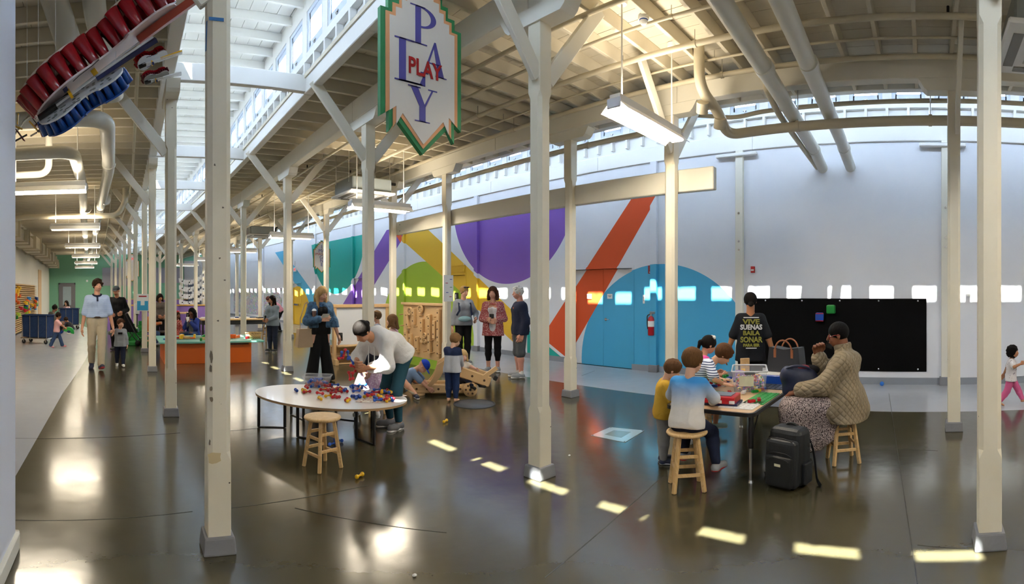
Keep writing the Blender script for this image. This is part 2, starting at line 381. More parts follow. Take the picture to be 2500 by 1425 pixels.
bb = b.build('baseboard_right', mat('baseboard_grey', '#8a9099', .5, var=.05)); tag(bb, 'grey baseboard along the mural wall', 'baseboard', kind='structure')
# ---- other walls
LWM = mat('left_wall_paint', '#d8d2c2', .65, var=.05, nscale=2, bump=.3, bscale=9)
b = MB(); strip(b, XL - .2, XL, 0, ZD + .1, YF); wl = b.build('wall_left', LWM); tag(wl, 'cream painted block wall along the left corridor', 'wall', kind='structure')
BACKM = mat('back_wall_paint', '#d5d3cc', .65)
b = MB(); b.box(((XL + XW) / 2, YBACK - .1, 2.9), (XW - XL + .6, .2, 5.9)); wb = b.build('wall_back', BACKM); tag(wb, 'plain white end wall behind the viewer', 'wall', kind='structure')
GRN = mat('green_wall_paint', '#7fb795', .6, var=.04); PRP = mat('purple_wainscot', '#8d6bb5', .6); GRYW = mat('grey_wall_panel', '#a29ea6', .6)
xb = bend(YFAR)
b = MB(); b.box(((XL + XW) / 2 + xb, YFAR + .1, 2.9), (XW - XL + .6, .2, 5.9)); wf = b.build('wall_far', GRN); tag(wf, 'mint green end wall at the far end of the hall', 'wall', kind='structure')
boxo('upper_panel', (xb + 1.2, YFAR - .01, 2.65), (2.2, .04, 1.3), GRYW, wf); boxo('upper_panel', (xb + 4.6, YFAR - .01, 2.75), (2.4, .04, 1.1), GRYW, wf)
boxo('wainscot', (xb + 3.6, YFAR - .03, .5), (5.6, .08, 1.0), PRP, wf); boxo('wainscot_cap', (xb + 3.6, YFAR - .04, 1.03), (5.6, .12, .06), WOOD, wf)
boxo('end_panel', (xb + 7.2, YFAR - .03, 1.9), (2.4, .08, 3.8), mat('grey_end_panel', '#bdb8b4', .6), wf)
# far door with glass
e = empty('door_5', (xb - 2.45, YFAR - .03, 0), label='grey steel door with tall glass pane in green wall', cat='door', kind='structure')
DGR = mat('door_grey', '#6f6d71', .5)
one('door_frame', lambda b: (b.box((-.55, 0, 1.1), (.1, .08, 2.2)), b.box((.55, 0, 1.1), (.1, .08, 2.2)), b.box((0, 0, 2.15), (1.2, .08, .1))), DGR, e)
lf = one('door_leaf', lambda b: (b.box((-.4, 0, 1.05), (.2, .05, 2.1)), b.box((.4, 0, 1.05), (.2, .05, 2.1)), b.box((0, 0, .3), (.6, .05, .6)), b.box((0, 0, 2.02), (.6, .05, .16))), DGR, e)
boxo('pane', (0, 0, 1.27), (.6, .012, 1.34), mat('frosted_pane', '#9fb0b6', .2, var=.15, nscale=3), lf); one('door_lever', lambda b: b.box((.42, -.05, 1.0), (.12, .03, .03)), METAL, lf)
e = empty('door_6', (xb + 6.75, YFAR - .09, 0), label='dark grey door at the far right corner of the hall', cat='door', kind='structure')
boxo('door_leaf', (0, 0, 1.08), (.95, .05, 2.16), mat('door_slate', '#5e6470', .5), e, bevel=.004); boxo('notice', (-.1, -.03, 1.45), (.2, .006, .26), PAPER, e)
# near partition at the frame's left edge
NW = mat('near_partition_paint', '#dfe2ec', .6, var=.02, nscale=2)
b = MB(); b.box((-.67 - .8, YBACK / 2 + 1.5, 2.2), (1.6, 3.02 - YBACK, 4.36)); wp_ = b.build('wall_partition', NW, bevel=.004); tag(wp_, 'smooth white partition end close at the left edge', 'wall', kind='structure')
b = MB(); b.box((-.66, YBACK / 2 + 1.5, .05), (.035, 3.03 - YBACK, .1)); b.box((-1.4, 3.025, .05), (1.5, .03, .1)); tag(b.build('baseboard_partition', CREAM, bevel=.006), 'cream baseboard of the white partition', 'baseboard', kind='structure')
# ---- ceilings : planks + rafters + beams as children of three ceiling roots
YC = [YBACK - .2] + [float(t) for t in np.arange(-4, 36, 4.0)] + [YFAR + .2]
c_low1 = empty('ceiling_corridor', (0, 0, 0), label='cream painted timber ceiling with joists over the corridor', cat='ceiling', kind='structure')
c_low2 = empty('ceiling_main', (0, 0, 0), label='cream painted timber ceiling with joists over the main hall', cat='ceiling', kind='structure')
c_mon1 = empty('ceiling_clerestory', (0, 0, 0), label='raised white clerestory roof between corridor columns and main hall', cat='ceiling', kind='structure')
c_mon2 = empty('ceiling_wall_clerestory', (0, 0, 0), label='raised white clerestory roof along the mural wall', cat='ceiling', kind='structure')
def deck(root, x0, x1, z, w, m):
    n = int(round((x1 - x0) / w)); w = (x1 - x0) / n
    for k in range(n):
        b = MB(); strip(b, x0 + k * w + .003, x0 + (k + 1) * w - .003, z + random.uniform(0, .004), z + .02, YC); b.build('plank', m, root)
    b = MB(); strip(b, x0 - .02, x1 + .02, z + .022, z + .07, YC); b.build('roof_slab', m, root)
def rafters(root, x0, x1, z0, z1, pitch, y0, m, w=.045):
    me = None; y = y0
    b = MB(); b.box(((x0 + x1) / 2, 0, (z0 + z1) / 2), (x1 - x0, w, z1 - z0)); me = b.mesh('rafter', m, bevel=.004)
    while y < YFAR - .1:
        link('rafter', me, root, (bend(y), y, 0)); y += pitch
deck(c_low1, XL, XA + .06, ZD, .2, CEILP); rafters(c_low1, XL, XA - .06, ZR, ZD, .405, YBACK + .2, CEILP)
deck(c_low2, XM1 + .0, XM2, ZD, .19, CEILP); rafters(c_low2, XM1 + .12, XM2 - .06, ZR, ZD, .405, YBACK + .25, CEILP)
deck(c_mon1, XA - .2, XM1 + .2, Z5 + .13, .2, WHITEP); rafters(c_mon1, XA - .2, XM1 + .2, Z5, Z5 + .13, .5, YBACK + .2, WHITEP)
deck(c_mon2, XM2 - .14, XW + .26, Z5 + .13, .2, WHITEP); rafters(c_mon2, XM2 - .14, XW + .26, Z5, Z5 + .13, .5, YBACK + .2, WHITEP)
def beam(root, x, w, z0, z1, m, name='beam', ys=None, bev=.008):
    ys = ys or YS
    for a, c in zip(ys[:-1], ys[1:]):
        b = MB(); b.hexa([P(x - w / 2, a + .002, z0), P(x + w / 2, a + .002, z0), P(x + w / 2, c - .002, z0), P(x - w / 2, c - .002, z0), P(x - w / 2, a + .002, z1), P(x + w / 2, a + .002, z1), P(x + w / 2, c - .002, z1), P(x - w / 2, c - .002, z1)])
        b.build(name, m, root, bevel=bev)
beam(c_low2, XB, .15, ZB, ZR, CREAM); beam(c_low2, XC, .15, ZB, ZR, CREAM)
beam(c_mon1, XA, .15, 4.18, 4.44, WHITEP); beam(c_mon1, XM1 + .06, .12, 4.19, 4.44, WHITEP)
beam(c_mon2, XM2 - .06, .12, 4.19, 4.44, WHITEP); beam(c_mon2, XW + .06, .2, 4.07, 4.36, WHITEP)
# clerestory window walls
WP = .72
SASH = mat('window_sash', '#cfd8e6', .4, var=.02)
wins = []
def winwall(root, x, sgn, yph, first_n):
    """window wall at x; sgn=+1 room is at +x side. rail, stud blocks, sill, posts, head + individual windows"""
    T = .09; xc = x - sgn * T / 2
    for z0, z1, nm in ((4.64, 4.74, 'sill_rail'), (5.29, Z5 + .14, 'head_rail')):
        beam(root, xc, T, z0, z1, WHITEP, nm, ys=[YBACK - .2] + YS[1:-1] + [YFAR + .2], bev=0)
    b = MB(); strip(b, xc - sgn * .05 - .01, xc - sgn * .05 + .01, 4.36, 4.66, YC); b.build('back_board', WHITEP, root)
    bst = MB(); bst.box((0, 0, 4.54), (.085, .045, .2)); mst = bst.mesh('stud', WHITEP)
    y = yph + WP * math.floor((YBACK - yph) / WP); ph = WP / 2
    bp = MB(); bp.box((0, 0, (4.74 + 5.29) / 2), (T, WP - .56, .55)); mp = bp.mesh('window_post', WHITEP)
    while y < YFAR + .3:
        if y > YBACK - .4:
            link('window_post', mp, root, (bend(y + ph) + xc, y + ph, 0))
            for q in (0, ph): link('stud', mst, root, (bend(y + q) + xc + sgn * .01, y + q, 0))
            wins.append((y, xc, sgn))
        y += WP
winwall(c_mon1, XA, 1, .09 - .13, 0); winwall(c_mon1, XM1 + .03, -1, 6.82, 0)
winwall(c_mon2, XM2 + .06, 1, .44 - .13, 0); winwall(c_mon2, XW + .0, -1, .3, 0)
zc = (4.74 + 5.29) / 2
bf = MB()
for dy, dz, sy, sz in ((-.25, 0, .06, .55), (.25, 0, .06, .55), (0, .25, .44, .05), (0, -.25, .44, .05)): bf.box((0, dy, zc + dz), (.06, sy, sz))
for dy, dz, sy, sz in ((-.21, 0, .025, .45), (.21, 0, .025, .45), (0, .185, .44, .085), (0, -.185, .44, .085)): bf.box((0, dy, zc + dz), (.035, sy, sz))
mfr = bf.mesh('window_frame', SASH)
bg = MB(); bg.box((0, 0, zc), (.006, .40, .41)); mgl = bg.mesh('pane', GLASS)
bl = MB(); bl.cyl((0, -.035, zc - .225), (0, .035, zc - .225), .011, n=8); bl.box((0, 0, zc - .245), (.02, .03, .03)); mlt = bl.mesh('latch', METAL)
for k, (y, xc, sgn) in enumerate(wins):
    o = link('window_%d' % (k + 1), mfr, None, (bend(y) + xc, y, 0))
    tag(o, 'small square awning window in the white clerestory', 'window', 'clerestory windows', 'structure')
    link('pane', mgl, o); link('latch', mlt, o, (sgn * .04, 0, 0))
# portals help the daylight find the windows
for x, sgn in ((XA - .12, 1), (XM1 + .24, -1), (XM2 - .2, 1), (XW + .3, -1)):
    for a, c in ((YBACK, 5.0), (5.0, 16.0), (16.0, YFAR)):
        al = bpy.data.lights.new('window_portal', 'AREA'); al.shape = 'RECTANGLE'; al.size = .62; al.size_y = (c - a) * 1.01; al.cycles.is_portal = True
        ao = bpy.data.objects.new('window_portal', al); COL.objects.link(ao); ym = (a + c) / 2
        ao.location = (x + bend(ym), ym, 5.02); dirn = Vector((sgn, 0, 0)); sk = (bend(c) - bend(a)) / (c - a)
        ao.matrix_world = MT((x + bend(ym), ym, 5.02), (0, 0, -sgn), (sk, 1, 0), (-sgn, sk * sgn, 0))
# end closures of the clerestories
for root, x0, x1 in ((c_mon1, XA - .1, XM1 + .2), (c_mon2, XM2 - .2, XW + .2)):
    for yy in (YBACK, YFAR): boxo('gable', ((x0 + x1) / 2 + bend(yy), yy, 4.95), (x1 - x0 + .2, .1, 1.4), WHITEP, root)
# ---- columns
def column_mesh(h, w=.14):
    b = MB(); c = .028; hw = w / 2
    prof = [(.10, 0), (.55, 0), (.60, c), (h - .62, c), (h - .57, 0), (h, 0)]
    rings = []
    for z, ch in prof:
        ch = max(ch, .004); rings.append([(-hw + ch, -hw, z), (hw - ch, -hw, z), (hw, -hw + ch, z), (hw, hw - ch, z), (hw - ch, hw, z), (-hw + ch, hw, z), (-hw, hw - ch, z), (-hw, -hw + ch, z)])
    o = [p for r in rings for p in r]; n = 8
    fs = [(i * n + k, i * n + (k + 1) % n, (i + 1) * n + (k + 1) % n, (i + 1) * n + k) for i in range(len(rings) - 1) for k in range(n)]
    b.add(o, fs); b.add(o, [tuple(range(n - 1, -1, -1)), tuple(range((len(rings) - 1) * n, len(rings) * n))])
    return b.mesh('shaft', COLM)
COLM = mat('column_paint', '#e6dfcb', .5, var=0)
nt = NT(COLM); x, y, z, v = nt.xyz(); oi = nt.N.new('ShaderNodeObjectInfo').outputs['Random']
base = nt.mix(nt.noise(v, 3, 3), srgb('#dfd6be'), srgb('#ece5d2'))
chipn = nt.m('MULTIPLY', nt.m('GREATER_THAN', nt.noise(v, 7.0, 5, .6), .69), nt.m('LESS_THAN', z, 1.3))
base = nt.mix(chipn, base, srgb('#8d8676'))
vo = nt.N.new('ShaderNodeTexVoronoi'); vo.inputs['Scale'].default_value = 5.5; nt.L.new(v, vo.inputs['Vector'])
base = nt.mix(nt.m('LESS_THAN', vo.outputs[0], .035), base, srgb('#4a4438')); nt.col(base); nt.bump(nt.noise(v, 20, 4), .12, .01)
msh = {}
def shaft(h):
    if h not in msh: msh[h] = column_mesh(h)
    return msh[h]
bpl = MB(); bpl.box((0, 0, .052), (.2, .2, .104), taper=.9); MPL = bpl.mesh('plinth', PLINTH, bevel=.012, seg=2)
bco = MB()
Mc = MT((.085, 0, 0), (0, 1, 0), (0, 0, 1), (-1, 0, 0)); bco.prism([(-.40, .0), (-.34, -.1), (-.30, -.135), (.30, -.135), (.34, -.1), (.40, 0)], .17, Mc); MCO = bco.mesh('corbel', CREAM, bevel=.006)
def column(x, y, h, label, grp, braces='LR', corbel=True, brz=None, mesh=None):
    e = empty('timber_column', (x, y, 0), 0, label, 'column', grp)
    link('shaft', mesh or shaft(h), e); link('plinth', MPL, e)
    if corbel: link('corbel', MCO, e, (0, 0, h + .135))
    for s_ in braces:
        s = -1 if s_ == 'L' else 1; z1 = brz or ZR + .05
        b = MB(); b.bar((s * .055, -.03, z1 - .92), (s * .80, -.03, z1), .05, .135, up=(0, 0, 1))
        b.build('brace', CREAM, e, bevel=.006)
    return e
names = ['nearest', 'second', 'third', 'fourth', 'fifth', 'sixth', 'seventh', 'eighth', 'ninth', 'tenth']
# row A beside the corridor
rowA = [(.545, 3.03), (.55, 6.38), (.497, 9.96)] + [(XA + bend(yb(i)), yb(i)) for i in range(4, 11)]
for k, (x, y) in enumerate(rowA):
    column(x, y, 3.95, '%s white timber column of the row beside the corridor%s' % (names[k], [', worn paint and blue tape', '', ''][k] if k < 3 else ''), 'corridor row of timber columns', 'L', brz=4.2)
    # tie across the clerestory
    b = MB(); b.box(((XM1 - .545) / 2 + .03, 0, 4.315), (XM1 - x + bend(y) + .02, .09, .22)); t = b.build('tie_beam', WHITEP, None, (x, y, 0), bevel=.006)
    tag(t, 'white timber tie across the clerestory above the %s corridor column' % names[k], 'tie beam', 'clerestory tie beams', 'structure')
column(XA, yb(0), 3.95, 'white timber corridor column standing behind the viewer', 'corridor row of timber columns', 'L', brz=4.2)
# row B
rowB = [(3.106, -.385), (3.106, 2.95), (3.13, 6.10), (3.106, 9.52)] + [(XB + bend(yb(i)), yb(i)) for i in range(4, 11)]
lb = ['white timber column on grey plinth at the right edge, closest to the viewer', 'tall white timber column mid hall behind the sunlit floor patches', 'white timber column rising behind the whiteboard easel', 'white timber column between grey sweater woman and denim jacket woman'] + ['%s white timber column of the middle row' % names[k] for k in range(4, 11) if k < 10] + ['farthest white timber column of the middle row']
for k, (x, y) in enumerate(rowB): column(x, y, ZB - .135, lb[k], 'middle row of timber columns', 'LR')
# row C
rowC = [(5.72, -.31, 'white timber column beside the black magnet board', 'LR'), (5.72, 3.13, 'white timber column under the right end of the header beam', 'LR'), (5.79, 4.87, 'white timber column in front of the blue double door', ''),
        (5.72, 7.87, 'white timber column with a paper notice beside the wooden peg panel', ''), (5.72 - .1, 9.76, 'white timber column at the left end of the header beam', 'LR')] + \
       [(XC + bend(yb(i) + (.55 if i == 4 else 0)), yb(i) + (.55 if i == 4 else 0), '%s white timber column of the mural side row' % names[i], 'LR') for i in range(4, 10)]
for x, y, l, br in rowC: column(x, y, ZB - .135, l, 'mural side row of timber columns', br)
b = MB(); b.box((XC + .135, (2.58 + 9.95) / 2, 2.98), (.1, 9.95 - 2.58, .29)); hb = b.build('header_beam', CREAM, bevel=.01)
tag(hb, 'long cream timber header beam bolted across the mural side columns', 'beam', kind='structure')
for yy in (3.13, 4.87, 7.87, 9.76):
    for zz in (2.91, 3.05): cylo('bolt', (XC + .085, yy + .0, zz), (XC + .07, yy, zz), .014, METAL, hb, n=8)
# worn bare patches on the nearest column
colA1 = [o for o in bpy.data.objects if o.name.startswith('timber_column') and o['label'].startswith('nearest white timber column of the row beside')][0]
BARE = mat('bare_wood', '#6f6658', .8, var=.2, nscale=30); BEIG = mat('old_paint', '#cbb98f', .6, var=.08)
rq = random.Random(4)
for dx, z, w, h, m in ((-.05, 1.17, .011, .055, BARE), (-.054, 1.10, .008, .04, BARE), (-.052, .98, .010, .03, BARE), (-.05, .92, .012, .025, BARE), (-.06, .66, .006, .03, BARE), (-.035, .575, .045, .07, BEIG), (-.03, 2.3, .006, .012, BARE), (.02, 2.05, .006, .008, BARE), (.0, 1.75, .006, .01, BARE), (.03, 1.62, .006, .008, BARE), (-.01, 1.38, .007, .009, BARE)):
    b = MB(); b.prism([(w * (.7 + .5 * rq.random()) * math.cos(a), h * .6 * (.6 + .7 * rq.random()) * math.sin(a)) for a in [k * PI / 5 for k in range(10)]], .0015, MT((dx, -.0702, z), (1, 0, 0), (0, 0, 1), (0, -1, 0))); b.build('bare_patch', m, colA1)
# blue tape on nearest column
TAPE = mat('blue_tape', '#1f6fb5', .5)
t = one('blue_tape', lambda b: (b.box((.545 - .02, 3.03 - .0725, 3.16), (.09, .002, .02)), b.bar((.545 - .0722, 3.03 - .04, 3.16), (.545 - .0722, 3.03 - .0, 3.0), .03, .002, up=(1, 0, 0))), TAPE)
tag(t, 'strip of blue masking tape high on the nearest corridor column', 'tape')
# ================================================================ CEILING SERVICES
TUBE = mat('fluorescent_tube', '#ffffff', .3, var=0, emit=(1, .94, .84), estr=56)
def lamp(x, y, ztop, label, zc=ZD, power=30, rods=True):
    e = empty('pendant_light', (x, y, ztop), 0, label, 'light', 'pendant fluorescent lights')
    boxo('housing', (0, 0, -.04), (1.25, .12, .08), WHITEP, e, bevel=.006)
    for sx in (-1, 1): boxo('end_cap', (sx * .635, 0, -.09), (.02, .16, .1), mat('lamp_end', '#c9ccd6', .4), e, bevel=.01)
    b = MB()
    for sy in (-1, 1):
        b.hexa([(-.63, sy * .05, -.07), (.63, sy * .05, -.07), (.63, sy * .155, -.165), (-.63, sy * .155, -.165), (-.63, sy * .05, -.062), (.63, sy * .05, -.062), (.63, sy * .163, -.163), (-.63, sy * .163, -.163)])
    b.build('reflector', WHITEP, e)
    for sy in (-1, 1): cylo('tube', (-.6, sy * .065, -.115), (.6, sy * .065, -.115), .019, TUBE, e, n=8)
    for sx in (-.5, .5):
        cylo('rod', (sx, 0, 0), (sx, 0, zc - ztop + .02), .009, WHITEP, e, n=6)
        cylo('canopy', (sx, 0, zc - ztop - .005), (sx, 0, zc - ztop - .045), .06, WHITEP, e, r1=.05, n=12)
    for sgn, pw in ((-1, power * .3),):
        al = bpy.data.lights.new('added_uplight', 'AREA'); al.shape = 'RECTANGLE'; al.size = 1.2; al.size_y = .22; al.energy = pw; al.color = (1, .87, .68)  # upward area light added above the housing to brighten the ceiling
        ao = bpy.data.objects.new('added_uplight', al); COL.objects.link(ao); ao.parent = e; ao.location = (0, 0, -.175 if sgn > 0 else .03); ao.rotation_euler = (0 if sgn > 0 else PI, 0, 0)
    return e
ml = ['large pendant fluorescent light hanging nearest, beside the header beam', 'pendant fluorescent light hanging in front of the purple mural circle', 'pendant fluorescent light hanging near the small ceiling cassette', 'pendant fluorescent light above the grey sweater woman', 'pendant fluorescent light above the far craft table', 'pendant fluorescent light nearest the far green wall, main hall side']
for k, (y, z) in enumerate([(2.76, 3.42), (8.35, 3.24), (13.4, 3.2), (18.6, 3.2), (23.8, 3.2), (29, 3.2)]): lamp(4.55 + bend(y), y, z, ml[k])
lamp(4.55, -2.9, 3.4, 'pendant fluorescent light behind the viewer, main hall side')
lamp(.75, -1.6, 3.3, 'added pendant fluorescent light unseen behind the viewer, corridor side', power=55)  # unseen lamp added to light the front of the nearest corridor column
ml = ['pendant fluorescent light cut by the left partition, nearest in the corridor', 'second pendant fluorescent light of the corridor', 'third pendant fluorescent light of the corridor', 'fourth pendant fluorescent light of the corridor', 'fifth pendant fluorescent light of the corridor', 'farthest pendant fluorescent light of the corridor']
for k, y in enumerate([8.0, 12.9, 18.2, 23.4, 28.6, 33.7]): lamp(-1.28 + bend(y), y, 3.3, ml[k])
# smoke detector, sprinklers
e = empty('smoke_detector', R(1571, 52, 4.9), 0, 'white dome smoke detector on the ceiling pipe near the large pendant light', 'smoke detector')
one('base', lambda b: b.lathe([(.05, .06), (.055, .03), (.05, .015)], 16), WHITEPL, e); one('sensor', lambda b: b.lathe([(.042, .015), (.035, -.02), (.02, -.035)], 16), WHITEPL, e); one('band', lambda b: b.lathe([(.0425, .012), (.043, .004)], 16), BLUE, e)
# ceiling cassettes
ACG = mat('cassette_metal', '#8e9594', .35, .4)
def cassette(x, y, z, label):
    e = empty('ceiling_cassette', (x, y, z), 0, label, 'air conditioner', 'ceiling air conditioning cassettes')
    boxo('body', (0, 0, .17), (.84, .84, .26), ACG, e, bevel=.02); boxo('panel', (0, 0, .02), (.95, .95, .045), WHITEPL, e, bevel=.015)
    boxo('grille', (0, 0, -.006), (.46, .46, .01), mat('grille_grey', '#b9b7b0', .5), e)
    for k in range(7): boxo('grille_slat', (0, -.18 + k * .06, -.014), (.44, .02, .012), WHITEPL, e)
    for dx, dy, sx, sy in ((.36, 0, .09, .6), (-.36, 0, .09, .6), (0, .36, .6, .09), (0, -.36, .6, .09)): boxo('louvre', (dx, dy, -.004), (sx, sy, .012), mat('louvre_dark', '#77756f', .5), e)
    for sx in (-1, 1):
        for sy in (-1, 1): cylo('hanger', (sx * .44, sy * .3, .2), (sx * .44, sy * .3, ZR - z + .05), .006, METAL, e, n=6)
    tubeo('drain_hose', rounded([(.42, .1, .2), (.6, .1, .2), (.6, .1, .34), (.8, .1, .34)], .06), .03, BLACKP, e)
cassette(4.47, 8.95, 3.42, 'ceiling air cassette above the white easel, nearer of two')
cassette(4.43, 16.6, 3.42, 'smaller looking ceiling air cassette farther down the hall')
cassette(4.42, -1.12, 3.68, 'ceiling air cassette cut off at the top right corner')
# pipes
def pipe(name, pts, r, m, label, cat='pipe', group=None, couplings=(), n=12, rr=.25, hang=()):
    e = empty(name, pts[0], 0, label, cat, group); o = Vector(pts[0])
    q = rounded([Vector(p) - o for p in pts], rr, 8) if len(pts) > 2 else [Vector(p) - o for p in pts]
    tubeo('run', q, r, m, e, n=n)
    for a, d in couplings:
        a = Vector(a) - o; d = Vector(d).normalized(); cylo('coupling', a - d * .06, a + d * .06, r * 1.12, m, e, n=n)
    for h in hang:
        h = Vector(h); zt = h[2] if False else ZR + .02; cylo('hanger_rod', (h.x - o.x, h.y - o.y, h.z - o.z + r * .6), (h.x - o.x, h.y - o.y, zt - o.z), .006, METAL, e, n=6)
        cylo('clamp', (h - o) - Vector((0, 0, 0)) - Vector((.02, 0, 0)) if abs(pts[-1][0] - pts[0][0]) > abs(pts[-1][1] - pts[0][1]) else (h - o) - Vector((0, .02, 0)), (h - o) + (Vector((.02, 0, 0)) if abs(pts[-1][0] - pts[0][0]) > abs(pts[-1][1] - pts[0][1]) else Vector((0, .02, 0))), r * 1.15, m, e, n=n)
    return e
pipe('vent_pipe', [(1.0, 1.45, 3.86), (7.6, 1.72, 3.76), (8.0, 1.74, 3.72), (8.56, 1.76, 3.66)], .088, PIPEW, 'thick white pipe crossing overhead into the wall, left of the pair', 'pipe', 'thick white overhead pipes', [((4.86, 1.6, 3.80), (1, .04, 0)), ((7.7, 1.725, 3.755), (1, .04, 0))], 20)
pipe('vent_pipe', [(1.0, 1.02, 3.86), (7.6, 1.25, 3.76), (8.0, 1.27, 3.72), (8.56, 1.28, 3.66)], .088, PIPEW, 'thick white pipe crossing overhead into the wall, right of the pair', 'pipe', 'thick white overhead pipes', [((4.9, 1.15, 3.80), (1, .04, 0)), ((7.7, 1.255, 3.755), (1, .04, 0))], 20)
pipe('drain_pipe', [(5.35, 1.7, 4.0), (5.35, 1.75, 3.82), (6.0, 1.8, 3.75), (8.515, 1.86, 3.68)], .038, PIPEB, 'slim beige pipe beside the thick white pair', 'pipe')
pipe('condensate_pipe', [R(1706, 110, 5.72), R(1708, 215, 5.7), R(1755, 275, 6.0), R(1775, 330, 6.3), (6.2, 1.9, 3.63), (6.2, -5.8, 3.66)], .062, PIPEB, 'beige pipe dropping from the ceiling then turning along the mural side', 'pipe', None, [(R(1715, 262, 5.8), (.5, .3, -.7)), (R(1757, 300, 6.05), (.5, .3, -.7))], 16, .3, [(6.2, -.05, 3.64), (6.2, 1.6, 3.635)])
pipe('conduit', [(6.5, -5.8, 4.02), (6.5, 2.2, 3.98), (6.62, 2.6, 3.98), (6.62, 3.2, 4.1)], .03, PIPEB, 'slim beige conduit above the condensate pipe', 'conduit')
LPY = [float(t) for t in np.arange(-5.8, 34, 2.4)]
def ypipe(x, z, r, m, label, y0=-5.8, y1=34.0, step=3.4, name='sprinkler_pipe', drops=False, grp='sprinkler pipes under the joists'):
    e = empty(name, (0, 0, 0), 0, label, 'pipe', grp)
    tubeo('run', [P(x, min(max(t, y0), y1), z) for t in [y0] + [q for q in LPY if y0 < q < y1] + [y1]], r, m, e, n=10)
    y = y0 + 1.3
    while y < y1:
        cylo('hanger_rod', P(x, y, z), P(x, y, ZR + .05), .005, METAL, e, n=5); b = MB(); b.cyl(P(x, y - .018, z), P(x, y + .018, z), r * 1.25, n=10); b.build('clamp', m, e)
        if drops:
            cylo('sprinkler_head', P(x, y + .9, z), P(x, y + .9, z - .09 if z > 4.15 else z + .09), .014, BLACKM, e, n=6)
        y += step
ypipe(4.7, 4.1, .032, PIPEB, 'beige sprinkler pipe running above the large pendant light', drops=True)
ypipe(4.2, 4.14, .018, PIPEB, 'thin beige conduit carrying the smoke detector')
ypipe(5.42, 4.06, .03, PIPEB, 'beige pipe along the inner side of the mural row beam', drops=False)
ypipe(5.2, 4.15, .014, PIPEB, 'thin conduit beside the mural row beam')
ypipe(3.7, 4.12, .026, PIPEB, 'beige sprinkler pipe right of the middle column row', drops=True)
ypipe(6.25, 3.84, .04, PIPEB, 'dull beige pipe below the wall clerestory', y0=3.6, y1=30)
ypipe(.12, 4.08, .025, PIPEB, 'sprinkler pipe beside the corridor column row', y0=4.5)
ypipe(-.35, 4.12, .018, PIPEB, 'thin conduit in the corridor ceiling', y0=4.5)
# corridor pipes
def PZ(px, py, z): r = (z - EYE) * F / (CY - py); t = th(px); return Vector((r * math.sin(t), r * math.cos(t), z))
pipe('vent_pipe', [(-2.6, 6.25, 3.72), (-.25, 6.35, 3.72), (-.32, 9.0, 3.72), P(-.75, 16, 3.72), P(-.95, 26, 3.72), P(-1.0, 34, 3.72)], .105, PIPEW, 'thick white pipe elbowing along the corridor ceiling, right of the pair', 'pipe', 'corridor vent pipes', [((-.31, 8.6, 3.72), (0, 1, 0)), ((-.5, 12, 3.72), (-.1, 1, 0))], 18, .32)
pipe('vent_pipe', [(-2.6, 7.4, 3.6), (-.78, 7.4, 3.6), (-.84, 9.5, 3.6), P(-1.15, 16, 3.6), P(-1.25, 26, 3.6), P(-1.3, 34, 3.6)], .095, PIPEW, 'thick white pipe elbowing along the corridor ceiling, left of the pair', 'pipe', 'corridor vent pipes', [((-.86, 9.9, 3.6), (-.05, 1, 0)), ((-.98, 12.5, 3.6), (-.06, 1, 0))], 18, .3)
pipe('vent_pipe', [(-2.8, 8.4, 3.52), (-1.3, 8.4, 3.52), (-1.3, 8.4, 4.37)], .06, PIPEW, 'white pipe crossing the corridor below the joists', 'pipe', None, (), 14, .2)
pipe('vent_pipe', [R(205, 250, 4.6), R(165, 95, 4.5), R(105, -80, 4.5)], .12, PIPEW, 'wide white pipe slanting behind the red violin', 'pipe', None, (), 18)
pipe('vent_pipe', [R(225, -60, 4.3), R(232, 40, 4.6), R(262, 140, 5.0), R(278, 235, 5.4)], .105, PIPEW, 'wide white pipe dropping behind the violin neck', 'pipe', None, (), 18)
pipe('vent_pipe', [P(-3.2, 13.2, 3.28), P(-2.8, 13.0, 3.5), P(-.2, 13.0, 3.5), P(.0, 13.0, 3.85), P(.0, 13.0, 4.2)], .07, PIPEB, 'beige pipe crossing the corridor with upturned elbow', 'pipe', None, (), 14, .25)
# stepped rectangular duct along the corridor wall
e = empty('air_duct', P(-3.3, 9, 3.4), 0, 'long beige rectangular air duct in sections along the corridor wall', 'duct'); o_ = Vector(e.location)
y = 8.2; k = 0
while y < 33:
    L_ = 1.25; h = .42 - .10 * (k % 2); b = MB(); a0 = P(-3.38 + .05 * (k % 3), y, 3.38 - .07 * (k % 2)); a1 = P(-3.38 + .05 * (k % 3), y + L_ - .05, 3.38 - .07 * (k % 2))
    b.bar(a0 - o_, a1 - o_, .62 - .1 * (k % 2), h); b.build('duct_section', PIPEB, e, bevel=.008)
    b = MB(); b.bar(a1 - o_, a1 - o_ + Vector((0, .05, 0)), .74, h + .08); b.build('flange', PIPEB, e); y += L_; k += 1
